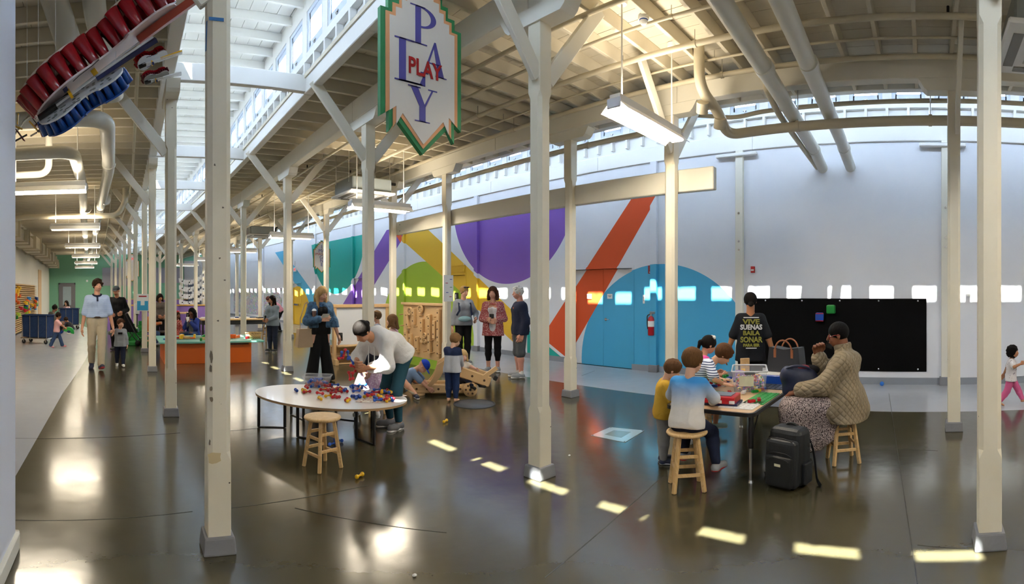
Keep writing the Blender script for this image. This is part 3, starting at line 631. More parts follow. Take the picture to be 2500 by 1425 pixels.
# ---------------------------------------------------------------- signs
def text_mesh(s, size, depth=.004, mats=None, align='CENTER', off=0.0):
    cu = bpy.data.curves.new('txt', 'FONT'); cu.body = s; cu.size = size; cu.extrude = depth / 2; cu.align_x = align; cu.align_y = 'CENTER'; cu.resolution_u = 3; cu.offset = off
    o = bpy.data.objects.new('txt', cu); COL.objects.link(o); dg = bpy.context.evaluated_depsgraph_get(); me = bpy.data.meshes.new_from_object(o.evaluated_get(dg))
    bpy.data.objects.remove(o); bpy.data.curves.remove(cu); me.materials.clear()
    me.materials.append(mats or BLACKP); return me
def text(name, s, size, M, m, parent, depth=.004, sx=1.0, align='CENTER', off=0.0):
    o = link(name, text_mesh(s, size, depth, m, align, off), parent); o.matrix_local = M @ Matrix.Diagonal((sx, 1, 1, 1)); return o
SG, SO, SW, SB, SR = mat('sign_green', '#2f8a57', .5), mat('sign_peach', '#e6a878', .5), mat('sign_cream', '#e6e1da', .5, var=.01), mat('sign_blue', '#5753a3', .5), mat('sign_red', '#b51d22', .5)
half_ = [(0, -.72), (.248, -.47), (.32, -.58), (.32, -.415), (.395, -.465), (.395, .39), (.325, .39), (.325, .475), (.255, .475), (.255, .56), (.195, .56), (.195, .64), (.125, .64), (.125, .71), (.06, .71), (.06, .77)]
outline = half_ + [(-a, b_) for a, b_ in half_[::-1] if a > 0]
inset = lambda q, sx, sy, dz=0: [(a * sx, b_ * sy + dz) for a, b_ in q]
def bowl(b, M, cx, cy, rx, ry, w, d, n=14):       # half ring to the right, thick in the middle
    def ring(k, inner): a = -PI / 2 + PI * k / n; return (cx + (rx - (w if inner else 0)) * math.cos(a), cy + (ry - (.16 * w if inner else 0)) * math.sin(a) * (1 if not inner else .93))
    for k in range(n):
        q = [ring(k, 0), ring(k + 1, 0), ring(k + 1, 1), ring(k, 1)]; b.prism(q, d, M)
def serif_letter(ch, b, M, d):
    R_ = lambda x0, y0, x1, y1: b.prism([(x0, y0), (x1, y0), (x1, y1), (x0, y1)], d, M)
    Q = lambda *p: b.prism(list(p), d, M)
    if ch == 'P': R_(.18, 0, .36, 1); R_(.02, 0, .56, .03); R_(.02, .97, .5, 1); bowl(b, M, .36, .72, .5, .28, .17, d)
    if ch == 'L': R_(.14, 0, .36, 1); R_(0, 0, .8, .035); R_(0, .965, .62, 1); Q((.8, 0), (1, 0), (1, .26), (.95, .26)); R_(.36, 0, .9, .035)
    if ch == 'A': Q((.06, 0), (.14, 0), (.56, 1), (.5, 1)); Q((.66, 0), (.9, 0), (.56, 1), (.47, .88)); R_(-.04, 0, .25, .03); R_(.56, 0, 1.0, .03); R_(.26, .34, .74, .375)
    if ch == 'Y': Q((.08, 1), (.34, 1), (.62, .45), (.40, .45)); Q((.86, 1), (.92, 1), (.62, .45), (.55, .45)); R_(.40, 0, .62, .46); R_(0, .965, .44, 1); R_(.72, .965, 1.05, 1); R_(.24, 0, .78, .03)
def shield(name, loc, label, rz=0.0, s=1.0):
    e = empty(name, loc, rz, label, 'sign'); M = lambda y, sx=1: MT((0, y, 0), (s, 0, 0), (0, 0, s), (0, -s, 0))
    one('board', lambda b: b.prism(outline, .045, M(.0)), SG, e); one('border_line', lambda b: b.prism(inset(outline, .89, .935, -.002), .006, M(-.045 * s)), SO, e); one('face', lambda b: b.prism(inset(outline, .80, .88, -.006), .005, M(-.051 * s)), SW, e)
    return e, M
# PLAY sign: hangs at Y = 3.53
e, M = shield('play_sign', (2.29, 3.53, 3.395), 'large hanging shield sign reading PLAY with green and peach zigzag border')
for ch, (a, z0, w, h) in {'P': (-.135, .17, .30, .31), 'L': (-.275, -.165, .29, .345), 'A': (-.02, -.06, .25, .28), 'Y': (-.15, -.46, .27, .28)}.items():
    one('letter', lambda b: serif_letter(ch, b, MT((a, -.0575, z0), (w, 0, 0), (0, 0, h), (0, -1, 0)), .003), SB, e)
text('word', 'PLAY', .185, MT((.01, -.0645, -.03), (1, 0, 0), (0, 0, 1), (0, -1, 0)), SR, e, .004, .78, off=.004)
for sx in (-.18, .18):
    b = MB()
    zc_ = .62
    for k in range(5): b.tube(arc((sx, -.0, zc_ + .02 + k * .035), .022, 0, 2 * PI, 8, (1, 0, 0) if k % 2 else (0, 1, 0))[:-1], .004, 5, closed=True)
    b.build('chain', METAL, e)
# IMAGINE sign in the distance, in front of the teal circle
e, M = shield('imagine_sign', (6.40, 15.9, 2.71), 'small hanging shield sign reading IMAGINE before the teal mural circle', -.35, .74)
for s_, z0, sz in (('I', .48, .2), ('MA', .30, .2), ('GI', .0, .2), ('N', -.16, .2), ('E', -.33, .2)): text('letter', s_, sz * .8, MT((0, -.05, z0 * .74), (1, 0, 0), (0, 0, 1), (0, -1, 0)), SB, e)
text('word', 'IMAGINE', .115, MT((0, -.054, .11), (1, 0, 0), (0, 0, 1), (0, -1, 0)), SR, e)
for sx in (-.2, .2): cylo('hanger', (sx, 0, .4), (sx, 0, 1.65), .005, METAL, e, n=5)
e, M = shield('create_sign', (.25, 24.6, 2.7), 'far cream shield sign with letter C hanging between corridor columns', 0, .95)
text('letter', 'C', .2, MT((-.1, -.06, .1), (1, 0, 0), (0, 0, 1), (0, -1, 0)), SB, e)
for sx in (-.2, .2): cylo('hanger', (sx, 0, .5), (sx, 0, 2.9), .005, METAL, e, n=5)
EXITR = mat('exit_red', '#c03038', .4, emit=(.9, .15, .15), estr=.6)
def exit_sign(loc, label, rz=0):
    e = empty('exit_sign', loc, rz, label, 'exit sign'); boxo('case', (0, 0, 0), (.32, .05, .2), WHITEPL, e, bevel=.006); text('letters', 'EXIT', .13, MT((0, -.027, 0), (1, 0, 0), (0, 0, 1), (0, -1, 0)), EXITR, e)
    cylo('stem', (0, 0, .1), (0, 0, .4), .01, METAL, e, n=6)
exit_sign(R(325, 632, 20), 'EXIT sign hanging far down the corridor row')
exit_sign(P(XW - .06, 22.95, 2.62) , 'EXIT sign on the mural wall above the yellow door', PI / 2 * -1)
# ---------------------------------------------------------------- hanging violins made of cups
def violin_half(t):
    pts = [(0, 0), (.02, .16), (.08, .30), (.17, .385), (.27, .40), (.36, .35), (.43, .27), (.47, .30), (.475, .235), (.54, .20), (.62, .205), (.665, .235), (.672, .30), (.70, .285), (.78, .30), (.86, .29), (.94, .22), (.985, .12), (1, 0)]
    for (a, x), (c, y) in zip(pts[:-1], pts[1:]):
        if a <= t <= c: return x + (y - x) * (t - a) / (c - a)
    return 0
def violin(loc, u, n, L, Wd, T, label, cm, pm, bm_, cups, side=1, neckm=None, dots=False):
    u = Vector(u).normalized(); n = Vector(n); n = (n - u * n.dot(u)).normalized(); v_ = u.cross(n)
    e = empty('hanging_violin', loc, 0, label, 'violin sculpture', 'violin sculptures hung from the ceiling'); N_ = 44
    R_ = [(L * k / N_, Wd * violin_half(k / N_)) for k in range(N_ + 1)]; outl = R_ + [(a, -w) for a, w in R_[-2:0:-1]]
    fr = lambda d: MT(n * d, u, v_, n)
    one('front_plate', lambda b: b.prism(outl, .012, fr(-.012)), pm, e); one('back_plate', lambda b: b.prism(outl, .012, fr(T)), bm_, e)
    # rim of cups
    bc = MB(); r0 = .5; prof = [(.035, 0), (.047, T * .98), (.043, T * .98), (.032, .01)]
    Mc = Matrix((v_, n, u)).transposed()
    per = []
    for sgn in (1, -1):
        for k in range(400):
            t = k / 400; per.append((sgn, L * t, sgn * (Wd * violin_half(t))))
    last = None; cnt = 0
    for sgn in (1, -1):
        last = None
        for s_, a, w in per:
            if s_ != sgn: continue
            p = u * a + v_ * (w - sgn * .03)
            if last is None or (p - last).length > .088 * (L / 1.05):
                last = p; sc = L / 1.05
                b = MB(); M3 = Matrix((u, v_, n)).transposed(); b.lathe([(.026 * sc, 0), (.047 * sc, T), (.043 * sc, T), (.02 * sc, .01)], 12, p, M=M3); b.build('cup', cm, e)
    one('neck', lambda b: b.bar(u * L * .72 + n * -.04, u * L * 1.42 + n * -.05, .07 * L, .04 * L, up=n), neckm or cm, e)
    for k in range(4): cylo('string', u * L * .14 + v_ * (k - 1.5) * .012 + n * -.03, u * L * 1.4 + v_ * (k - 1.5) * .01 + n * -.075, .003, WHITEPL, e, n=5)
    one('bridge', lambda b: (b.box(u * L * .42 + n * -.05, (.03 * L, .16 * L, .06 * L), M=Matrix((u, v_, n)).transposed()), b.box(u * L * .40 + n * -.09 + v_ * .03, (.05 * L, .07 * L, .06 * L), M=Matrix((u, v_, n)).transposed(), mi=1)), [YELL, mat('navy_plastic', '#1c2552', .35)], e)
    one('tailpiece', lambda b: b.box(u * L * .13 + n * -.03, (.22 * L, .09 * L, .025), M=Matrix((u, v_, n)).transposed()), BLACKP, e)
    for sgn in (1, -1):
        o = one('sound_hole', lambda b: b.tube([u * L * (.30 + .045 * k) + v_ * sgn * L * (.17 + .012 * math.sin(k * 1.6)) + n * -.0125 for k in range(5)], .010 * L, 6, flat=.15, up=n), BLACKP, e)
    if dots:
        for k in range(34):
            t = random.uniform(.06, .94); w = Wd * violin_half(t) * random.uniform(-.85, .85)
            b = MB(); b.cyl(u * L * t + v_ * w + n * -.0125, u * L * t + v_ * w + n * -.0145, .013, n=8); b.build('round_hole', ACG, e)
    for t in (.12, .85): cylo('hang_wire', u * L * t + n * T, Vector((u.x * L * t + n.x * T, u.y * L * t + n.y * T, ZD - loc[2])), .0015, WHITEPL, e, n=4)
    return e
CUPR = mat('red_cup', '#9c1420', .2, var=.1, coat=.5); CUPB = mat('blue_cup', '#164b9c', .22, var=.08, coat=.4); PINK = mat('pink_white_plate', '#e3cfcf', .35, var=.06)
violin(R(92, 285, 3.7), (.80, -.2, .54), (-.58, -.19, .80), 1.2, .74, .175, 'large red violin sculpture built of plastic cups, hung top left', CUPR, PINK, mat('plate_worn', '#c9b8a8', .6), 18, neckm=mat('neck_terracotta', '#a8402c', .45))
violin(R(96, 300, 3.5), (.86, -.1, .48), (.45, .60, -.66), .66, .44, .085, 'blue cup violin sculpture with dotted white plate below the red one', CUPB, mat('white_dotted_plate', '#d8dde2', .4), CUPB, 14, neckm=mat('navy_plastic', '#1c2552', .35), dots=True)
violin(R(335, 160, 5.4), (.87, .1, .42), (-.3, .4, .8), .36, .22, .06, 'small red violin sculpture hung beside corridor beam, upper of two', CUPR, mat('white_dotted_plate', '#d8dde2', .4), CUPR, 10, neckm=YELL)
violin(R(350, 198, 5.5), (.90, .1, .36), (-.3, .4, .8), .30, .16, .05, 'small dark red violin sculpture hung beside corridor beam, lower of two', mat('maroon_cup', '#6d2028', .3), mat('plate_grey', '#8d8d86', .5), CUPR, 10, neckm=WHITEPL)
# black metal scroll piece at the frame edge, below the red violin
e = empty('scroll_ornament', R(66, 300, 3.85), 0, 'jumbled metal and plastic tail ornament below the red violin', 'ornament')
for k in range(14):
    p = Vector((random.uniform(-.1, .1), random.uniform(-.06, .06), random.uniform(-.1, .09))); q = p + Vector((random.uniform(-.1, .1), random.uniform(-.03, .03), random.uniform(-.1, .1)))
    baro('scrap_strip', p, q, .028, .006, [METAL, YELL, mat('maroon_cup', '#6d2028'), BLACKP][k % 4], e)
tubeo('rim_strip', [(-.14, 0, -.14), (-.02, 0, .02), (.1, 0, .12)], .02, METAL, e, flat=.2)
cylo('hang_wire', (0, 0, .05), (0, 0, ZD - e.location.z), .0015, WHITEPL, e, n=4)
# ================================================================ FURNITURE AND PROPS
def wall_item(px, py, X=XW): y, z = wallP(px, py, X); return P(X, y, z)
# ---- things on the mural wall
BOARDB = mat('black_board', '#020203', .7, var=0, spec=.1)
y1_, y0_ = wallY(1843), wallY(2262)
e = empty('magnet_board', P(XW - .012, (y0_ + y1_) / 2, .83), 0, 'long black magnetic board screwed to the white wall', 'board')
boxo('panel', (0, 0, 0), (.02, y1_ - y0_, 1.22), BOARDB, e, bevel=.003)
for k in range(5):
    for zz in (-.57, .57): b = MB(); b.lathe([(.016, 0), (.014, .006), (.0, .009)], 12, (-.011, -1.35 + k * .66, zz), M=Matrix.Rotation(-PI / 2, 3, 'Y')); b.build('screw', METAL, e)
def magblock(px, py, m1, m2, label, rz=0):
    y, z = wallP(px, py, XW - .12); e = empty('magnet_block', (XW - .085, y, z), rz, label, 'block', 'magnetic blocks on the black board')
    boxo('cube', (0, 0, 0), (.105, .135, .14), m1, e, bevel=.01, seg=2); boxo('side_skin', (-.004, .0, .0), (.1, .142, .12), m2, e, bevel=.008); boxo('top_rib', (0, 0, .072), (.07, .1, .008), m2, e)
magblock(2028, 755, GREEN, GREEN, 'green plastic block stuck to the black board')
magblock(2000, 774, RED, BLUE, 'blue block with red sides stuck to the black board', .15)
# extinguisher with bracket
ye, ze = wallP(1596, 790); e = empty('fire_extinguisher', P(XW - .1, ye, ze - .22), 0, 'red fire extinguisher hanging on the blue painted wall', 'extinguisher')
FR = mat('extinguisher_red', '#b3141c', .25, coat=.4)
one('cylinder', lambda b: b.lathe([(.0, 0), (.055, 0), (.062, .015), (.062, .31), (.05, .35), (.02, .375)], 20), FR, e)
one('label_wrap', lambda b: b.lathe([(.0628, .17), (.0628, .28)], 20), PAPER, e); one('valve', lambda b: (b.cyl((0, 0, .37), (0, 0, .42), .018), b.box((0, -.03, .43), (.02, .11, .02)), b.box((0, -.03, .455), (.016, .12, .012))), METAL, e)
tubeo('hose', rounded([(0, .02, .41), (0, .09, .38), (0, .085, .2), (0, .075, .12)], .05), .012, BLACKP, e); boxo('bracket', (.07, 0, .25), (.03, .05, .2), METAL, e)
boxo('gauge', (-.02, .0, .405), (.01, .02, .02), METAL, e)
p = wall_item(1593, 658); e = empty('extinguisher_sign', p - Vector((.03, 0, 0)), 0, 'red and white extinguisher marker sign above the fire extinguisher', 'sign')
boxo('plate', (0, 0, 0), (.03, .15, .16), mat('sign_crimson', '#8f1522', .4), e); boxo('emblem', (-.017, 0, .015), (.004, .03, .09), PAPER, e); boxo('emblem', (-.017, 0, -.05), (.004, .09, .012), PAPER, e)
for px, py, w, h, lbl in ((1439, 723, .13, .1, 'white paper notice on the orange part of the double door'), (1489, 723, .13, .1, 'white paper notice on the blue part of the double door'), (1572, 730, .045, .17, 'slim black and white instruction card on blue wall')):
    p = wall_item(px, py, XW + .04 if px < 1500 else XW); e = empty('paper_notice', p - Vector((.004, 0, 0)), 0, lbl, 'notice')
    boxo('sheet', (0, 0, 0), (.003, w, h), PAPER, e)
    for k in range(3): boxo('print_line', (-.002, 0, h * (.2 - .17 * k)), (.001, w * (.75 - .15 * k), h * .06), BLACKP, e)
p = wall_item(1839, 658); e = empty('fire_alarm_pull', p - Vector((.02, 0, 0)), 0, 'small red fire alarm pull box beside the pilaster', 'alarm'); boxo('box', (0, 0, 0), (.045, .07, .115), FR, e, bevel=.005); boxo('pull_bar', (-.026, 0, -.01), (.01, .05, .03), PAPER, e)
p = wall_item(2364, 716); e = empty('wall_sensor', p - Vector((.03, 0, 0)), 0, 'small white wall sensor between the right columns', 'sensor'); boxo('case', (0, 0, 0), (.06, .075, .11), WHITEPL, e, bevel=.008); boxo('window', (-.031, 0, .02), (.004, .05, .05), mat('sensor_window', '#9aa0b8', .3), e)
p = wall_item(1115, 725); e = empty('wall_plate', p - Vector((.01, 0, 0)), 0, 'small black sign plate beside the lime painted door', 'sign'); boxo('plate', (0, 0, 0), (.012, .16, .24), BLACKP, e); boxo('figure', (-.008, .02, .02), (.003, .03, .12), PAPER, e)
e = empty('vent_grille', P(XW - .02, 11.27, 2.2), 0, 'yellow painted vent grille above the lime door', 'vent'); boxo('frame', (0, 0, 0), (.03, .8, .22), WALLM, e)
for k in range(5): boxo('slat', (-.018, 0, -.08 + k * .04), (.015, .72, .015), WALLM, e)
# paper notice taped to column
e = empty('column_poster', (5.72 - .02, 7.87 - .085, 1.62), -.18, 'white paper poster with coloured sketch taped to a column', 'poster'); boxo('sheet', (0, 0, 0), (.2, .003, .5), PAPER, e)
for k, (dx, dz, c) in enumerate(((-.04, .1, RED), (.05, .02, GREEN), (-.03, -.08, BLUE), (.04, -.16, RED), (.05, .17, BLUE))): boxo('sketch_mark', (dx, -.003, dz), (.05, .002, .012), c, e, rz=0)
# ---- round stools
def make_stool():
    e = empty('round_stool', (0, 0, 0)); h = .455
    one('seat', lambda b: b.lathe([(0, h - .03), (.12, h - .03), (.158, h - .026), (.166, h - .014), (.162, h - .003), (.145, h), (0, h - .002)], 32), WOOD, e)
    P_ = []
    for k in range(4):
        a = PI / 4 + k * PI / 2; t = Vector((.1 * math.cos(a), .1 * math.sin(a), h - .03)); f = Vector((.168 * math.cos(a), .168 * math.sin(a), 0)); P_.append((t, f))
        b = MB(); b.bar(f, t, .032, .032, up=(math.cos(a), math.sin(a), 0)); b.build('leg', WOOD, e, bevel=.005)
    for k in range(4):
        for zz in ((.13, .27) if k % 2 else (.17, .31)):
            f = lambda q: q[1].lerp(q[0], zz / (h - .03)); b = MB(); b.bar(f(P_[k]), f(P_[(k + 1) % 4]), .018, .026); b.build('stretcher', WOOD, e, bevel=.003)
    return e
ST0 = make_stool(); st_used = []
def stool(x, y, label, rz=.3):
    o = ST0 if not st_used else copytree(ST0); st_used.append(o); o.location = (x, y, 0); o.rotation_euler = (0, 0, rz); return tag(o, label, 'stool', 'round wooden stools')
stool(1.69, 4.18, 'round wooden stool standing alone in front of the oval table', .25)
stool(3.60, 1.83, 'round wooden stool under the boy in blue and white shirt', .62)
stool(4.61, .76, 'round wooden stool under the woman in the quilted jacket', .45)
stool(5.02, 2.40, 'round wooden stool at far side of the brick table', .3)
stool(2.98, 5.70, 'round wooden stool under the girl with the pink mask', .5)
# ---- oval toddler table
TT = mat('table_white', '#e6e0da', .3, var=.02, coat=.3); EDGE = mat('ply_edge', '#a5845e', .5)
oc = Vector((2.22, 5.32, 0)); ang = math.atan2(-.771, .635); zt = .38
e = empty('oval_table', oc, ang, 'low oval white table with black metal loop legs', 'table')
ell = [(.92 * math.cos(2 * PI * k / 64), .60 * math.sin(2 * PI * k / 64)) for k in range(64)]
one('table_top', lambda b: (b.prism(ell, .004, MT((0, 0, zt - .004), (1, 0, 0), (0, 1, 0), (0, 0, 1)))), TT, e); one('top_edge', lambda b: b.prism([(a * .998, c * .997) for a, c in ell], .022, MT((0, 0, zt - .026), (1, 0, 0), (0, 1, 0), (0, 0, 1))), EDGE, e)
for sx, sy, aa in ((-.58, -.28, .5), (-.58, .28, -.5), (.58, -.28, -.5), (.58, .28, .5), (0, -.45, 0), (0, .45, 0)):
    d = Vector((math.cos(aa), math.sin(aa), 0)) * .15; c = Vector((sx, sy, 0))
    if sx == 0: d = Vector((.13, 0, 0))
    b = MB(); b.bar(c - d + Vector((0, 0, .005)), c - d + Vector((0, 0, zt - .026)), .03, .02, up=(1, 0, 0)); b.bar(c + d + Vector((0, 0, .005)), c + d + Vector((0, 0, zt - .026)), .03, .02, up=(1, 0, 0)); b.bar(c - d + Vector((0, 0, .006)), c + d + Vector((0, 0, .006)), .02, .012); b.build('leg_loop', BLACKM, e)
# connectors
def make_connector(m):
    e = empty('toy_connector', (0, 0, 0)); one('shaft', lambda b: b.lathe([(.012, -.03), (.009, -.012), (.009, .012), (.012, .03)], 10, M=Matrix.Rotation(PI / 2, 3, 'Y')), m, e)
    for s_ in (-1, 1): one('ball_end', lambda b: b.ball((s_ * .038, 0, 0), .019, 10, 7), m, e)
    return e
CN = {}
def connector(loc, rz, m, label, tilt=0.0, grp='toy connectors on the oval table'):
    if m.name not in CN: o = CN[m.name] = make_connector(m)
    else: o = copytree(CN[m.name])
    o.location = loc; o.rotation_euler = (0, tilt, rz); return tag(o, label, 'toy connector', grp)
cn = {RED.name: 'red', BLUE.name: 'blue', YELL.name: 'yellow'}
rr = random.Random(3)
for cx, cy, n_, sx, sy, wh in ((900, 965, 30, 62, 12, 'wide front spread'), (850, 950, 16, 50, 8, 'rear spread'), (735, 953, 5, 16, 3, 'short row left of the clear bin'), (790, 948, 3, 10, 3, 'few beside the clear bin'), (800, 966, 6, 25, 6, 'thin middle patch')):
    for k in range(n_):
        p = G(cx + rr.uniform(-sx, sx), cy + rr.uniform(-sy, sy), zt + .02); m = rr.choice([RED, RED, BLUE, BLUE, YELL]); p.z = zt + .0195 + (.032 if k % 3 == 2 else 0)
        connector(p, rr.uniform(0, PI), m, '%s toy connector in the %s on the oval table' % (cn[m.name], wh))
for px, py, m, l in ((878, 1160, YELL, 'yellow connector lying on the floor near the front stool'), (1087, 1027, YELL, 'yellow connector lying on the floor beyond the oval table')): p = G(px, py, .02); p.z = .0195; connector(p, .5, m, l, grp='connectors on the floor')
for k in range(3): p = G(812 + k * 7, 1082 - k * 4, .02); p.z = .0195; connector(p, .3 + k, BLUE, 'blue connector lying on the floor under the oval table', grp='blue connectors under the table')
def bin_(name, loc, rz, w, d, h, label, cat, lipm=None, t=.006, tap=.88):
    e = empty(name, loc, rz, label, cat); b = MB(); rings = []
    for z, s_ in ((0, tap), (h, 1.0)): rings.append([(a * s_, c * s_, z) for a, c in rrect(w, d, .03, 3)])
    n = len(rings[0]); o = rings[0] + rings[1]; b.add(o, [(k, (k + 1) % n, n + (k + 1) % n, n + k) for k in range(n)] + [tuple(range(n - 1, -1, -1))]); b.build('tub', CLEARP, e)
    b = MB(); b.tube([(a * 1.01, c * 1.01, h) for a, c in rrect(w, d, .03, 3)], .008, 6, closed=True); b.build('rim', lipm or CLEARP, e)
    return e
p = G(775, 944, zt); p.z = zt + .001
e = bin_('clear_bin', p, ang + .3, .34, .25, .14, 'clear plastic bin of connectors at the oval table back', 'bin', tap=.72)
for k in range(22):
    m = rr.choice([RED, BLUE, BLUE]); connector(p + Vector((rr.uniform(-.09, .09), rr.uniform(-.07, .07), .022 + .035 * (k // 9))), rr.uniform(0, PI), m, '%s connector inside the clear bin' % cn[m.name], grp='connectors in the clear bin')
def slab(name, pc, w, d, h, rz, m, label, cat, bev=.002): o = boxo(name, (0, 0, h / 2), (w, d, h), m, None, bevel=bev); o.location = pc; o.rotation_euler = (0, 0, rz); return tag(o, label, cat)
p = G(939, 956, zt); p.z = zt + .001; slab('mobile_phone', p, .075, .15, .009, ang + 1.2, mat('phone_purple', '#4a4170', .25), 'dark purple phone lying on the oval table', 'phone', .004)
LEAF = mat('printed_leaflet', '#dcd5c8', .6, var=0); nt = NT(LEAF); x, y, z, v = nt.xyz(); nt.col(nt.mix(nt.m('GREATER_THAN', nt.noise(v, 30, 2), .56), srgb('#e3dccf'), srgb('#a86a5c')))
for px, py, r_ in ((930, 970, .5), (955, 966, .9), (905, 978, .2)): p = G(px, py, zt); p.z = zt + .0012 + px * 1e-6; slab('leaflet', p, .3, .2, .0012, ang + r_, LEAF, 'printed leaflet on the oval table, %s' % {930: 'middle of three', 955: 'nearest the table end', 905: 'lying under the connectors'}[px], 'leaflet', 0)
# ---- brick table
tc = (4.68, 1.74); e = empty('activity_table', (tc[0], tc[1], 0), 0, 'rectangular play table with black edge covered in building bricks', 'table')
def top_prism(w, d, r, z0, h, m, nm, par): return one(nm, lambda b: b.prism(rrect(w, d, r), h, MT((0, 0, z0), (1, 0, 0), (0, 1, 0), (0, 0, 1))), m, par)
top_prism(1.78, .80, .06, .555, .03, BLACKP, 'edge_band', e); top_prism(1.74, .76, .05, .583, .004, mat('maple_laminate', '#d6b48c', .35, var=.04, nscale=5), 'table_top', e)
for sx in (-1, 1):
    for sy in (-1, 1):
        lg = cylo('leg', (sx * .78, sy * .34, .28), (sx * .78, sy * .34, .556), .022, BLACKM, e, n=14); cylo('leg_insert', (sx * .78, sy * .34, .02), (sx * .78, sy * .34, .3), .016, METAL, lg, n=12); cylo('foot', (sx * .78, sy * .34, 0), (sx * .78, sy * .34, .02), .024, METAL, lg, r1=.018, n=12)
        baro('brace', (sx * .76, sy * .33, .3), (sx * .52, sy * .33, .555), .008, .014, BLACKM, e)
zb = .588
def onb(px, py, z=zb): return G(px, py, z)
BASEG = mat('baseplate_green', '#2c8a3e', .4); WHITEB = mat('baseplate_white', '#e4e2df', .4)
for (x0, y0, w, d, m, l) in ((4.36, 1.46, .5, .19, BASEG, 'green building baseplate near table edge'), (4.04, 1.54, .28, .3, WHITEB, 'white building sheet on the brick table'), (4.30, 2.02, .42, .26, BASEG, 'green baseplate before the striped boy'), (5.0, 1.50, .42, .3, mat('baseplate_grey', '#3c4046', .4), 'dark grey baseplate beside the clear bin')):
    b = MB(); b.box((0, 0, .003), (w, d, .006))
    for i in range(int(w / .05)):
        for j in range(int(d / .05)): b.cyl((-w / 2 + .03 + i * .05, -d / 2 + .03 + j * .05, .006), (-w / 2 + .03 + i * .05, -d / 2 + .03 + j * .05, .0095), .011, n=6)
    o = b.build('baseplate', m, None, (x0, y0, zb)); tag(o, l, 'baseplate')
b = MB(); b.box((0, 0, .045), (.40, .34, .09)); o = b.build('blue_tray', BLUE, None, (5.26, 1.60, zb), bevel=.006); tag(o, 'blue plastic tray at the far end of the brick table', 'tray')
b = MB(); b.box((0, 0, .004), (.36, .30, .008)); o = b.build('tray_lid', WHITEB, None, (5.26, 1.60, zb + .091)); tag(o, 'white sheet lying on the blue tray', 'sheet')
BR = {}
def brick(loc, rz, m, label, l=.064, w=.032, h=.02, grp='bricks on the play table'):
    k = (m.name, l, w, h)
    if k not in BR:
        b = MB(); b.box((0, 0, h / 2), (l, w, h))
        for i in range(max(1, int(l / .016))):
            for j in range(max(1, int(w / .016))): b.cyl((-l / 2 + .008 + i * .016, -w / 2 + .008 + j * .016, h), (-l / 2 + .008 + i * .016, -w / 2 + .008 + j * .016, h + .004), .005, n=6)
        BR[k] = b.mesh('toy_brick', m)
    o = link('toy_brick', BR[k], None, loc, (0, 0, rz)); return tag(o, label, 'toy brick', grp)
bn = {RED: 'red', BLUE: 'blue', YELL: 'yellow', GREEN: 'green', WHITEB: 'white', ORAN: 'orange'}
for px, py, m, w_ in ((1772, 966, RED, 'beside the red tray'), (1781, 962, RED, 'beside the clear bin'), (1790, 968, RED, 'loose near the white sheet'), (1835, 984, RED, 'alone on the white sheet'), (1853, 980, RED, 'small, near the green baseplate'), (1778, 985, RED, 'close to the boy in blue and white'),
                      (1850, 957, YELL, 'on the green baseplate'), (1857, 955, RED, 'on the green baseplate'), (1838, 951, YELL, 'above the green baseplate'), (1863, 952, BLUE, 'at the green baseplate edge'), (1843, 960, GREEN, 'on the green baseplate end'), (1815, 962, WHITEB, 'next to the clear bin')):
    p = onb(px, py); p.z = zb + .0095; brick(p, rr.uniform(0, 3), m, '%s brick %s' % (bn[m], w_))
for k in range(26):
    p = onb(rr.uniform(1705, 1780), rr.uniform(930, 948)); p.z = zb + .0095 + .0205 * (k % 3); m = rr.choice([RED, GREEN, YELL, BLUE, WHITEB, BLUE]); brick(p, rr.uniform(0, 3), m, '%s brick in the heap before the striped boy' % bn[m], grp='brick heap before the striped boy')
for k in range(8):
    p = onb(rr.uniform(1885, 1905), rr.uniform(915, 920)); p.z = zb + .1005 + .02 * (k % 2); m = rr.choice([RED, ORAN, BLUE, YELL]); brick(p, rr.uniform(0, 3), m, '%s brick on the white sheet of the blue tray' % bn[m], grp='bricks on the blue tray')
# red play tray and built rows in front of blue-white boy
p = onb(1765, 985); e = empty('brick_tray', (p.x, p.y, zb), .12, 'red toy tray with grey panel in front of the seated boy', 'toy tray')
boxo('tray', (0, 0, .05), (.22, .26, .06), RED, e, bevel=.006); boxo('panel', (.01, 0, .083), (.15, .18, .006), mat('panel_grey', '#6b7078', .4), e); boxo('stand', (0, 0, .012), (.2, .3, .024), mat('navy_plastic', '#1c2552', .35), e)
for k in range(5): boxo('stripe_block', (-.115, -.11 + k * .055, .04), (.012, .045, .024), [WHITEB, RED, WHITEB, BLUE, RED][k], e)
# clear tub of bricks
p = Vector((4.78, 1.73, zb)); e = bin_('storage_tub', p + Vector((0, 0, .001)), .35, .46, .34, .20, 'large translucent tub filled with building bricks on the play table', 'tub', mat('tub_rim', '#e6eaee', .3, alpha=.7))
boxo('tub_label', (-.222, .03, .11), (.003, .14, .1), mat('tub_label', '#dcd8b8', .6, var=.15, nscale=20), e); boxo('handle', (-.228, .0, .185), (.03, .1, .025), mat('handle_grey', '#55585c', .4), e, bevel=.006)
BM_ = mat('brick_mix', '#aa3344', .35, var=0); nt = NT(BM_); x, y, z, v = nt.xyz(); vo = nt.N.new('ShaderNodeTexVoronoi'); vo.inputs['Scale'].default_value = 42; nt.L.new(v, vo.inputs['Vector']); rp = nt.N.new('ShaderNodeValToRGB'); rp.color_ramp.interpolation = 'CONSTANT'
sp = nt.N.new('ShaderNodeSeparateColor'); nt.L.new(vo.outputs['Color'], sp.inputs[0]); nt.L.new(sp.outputs[0], rp.inputs[0])
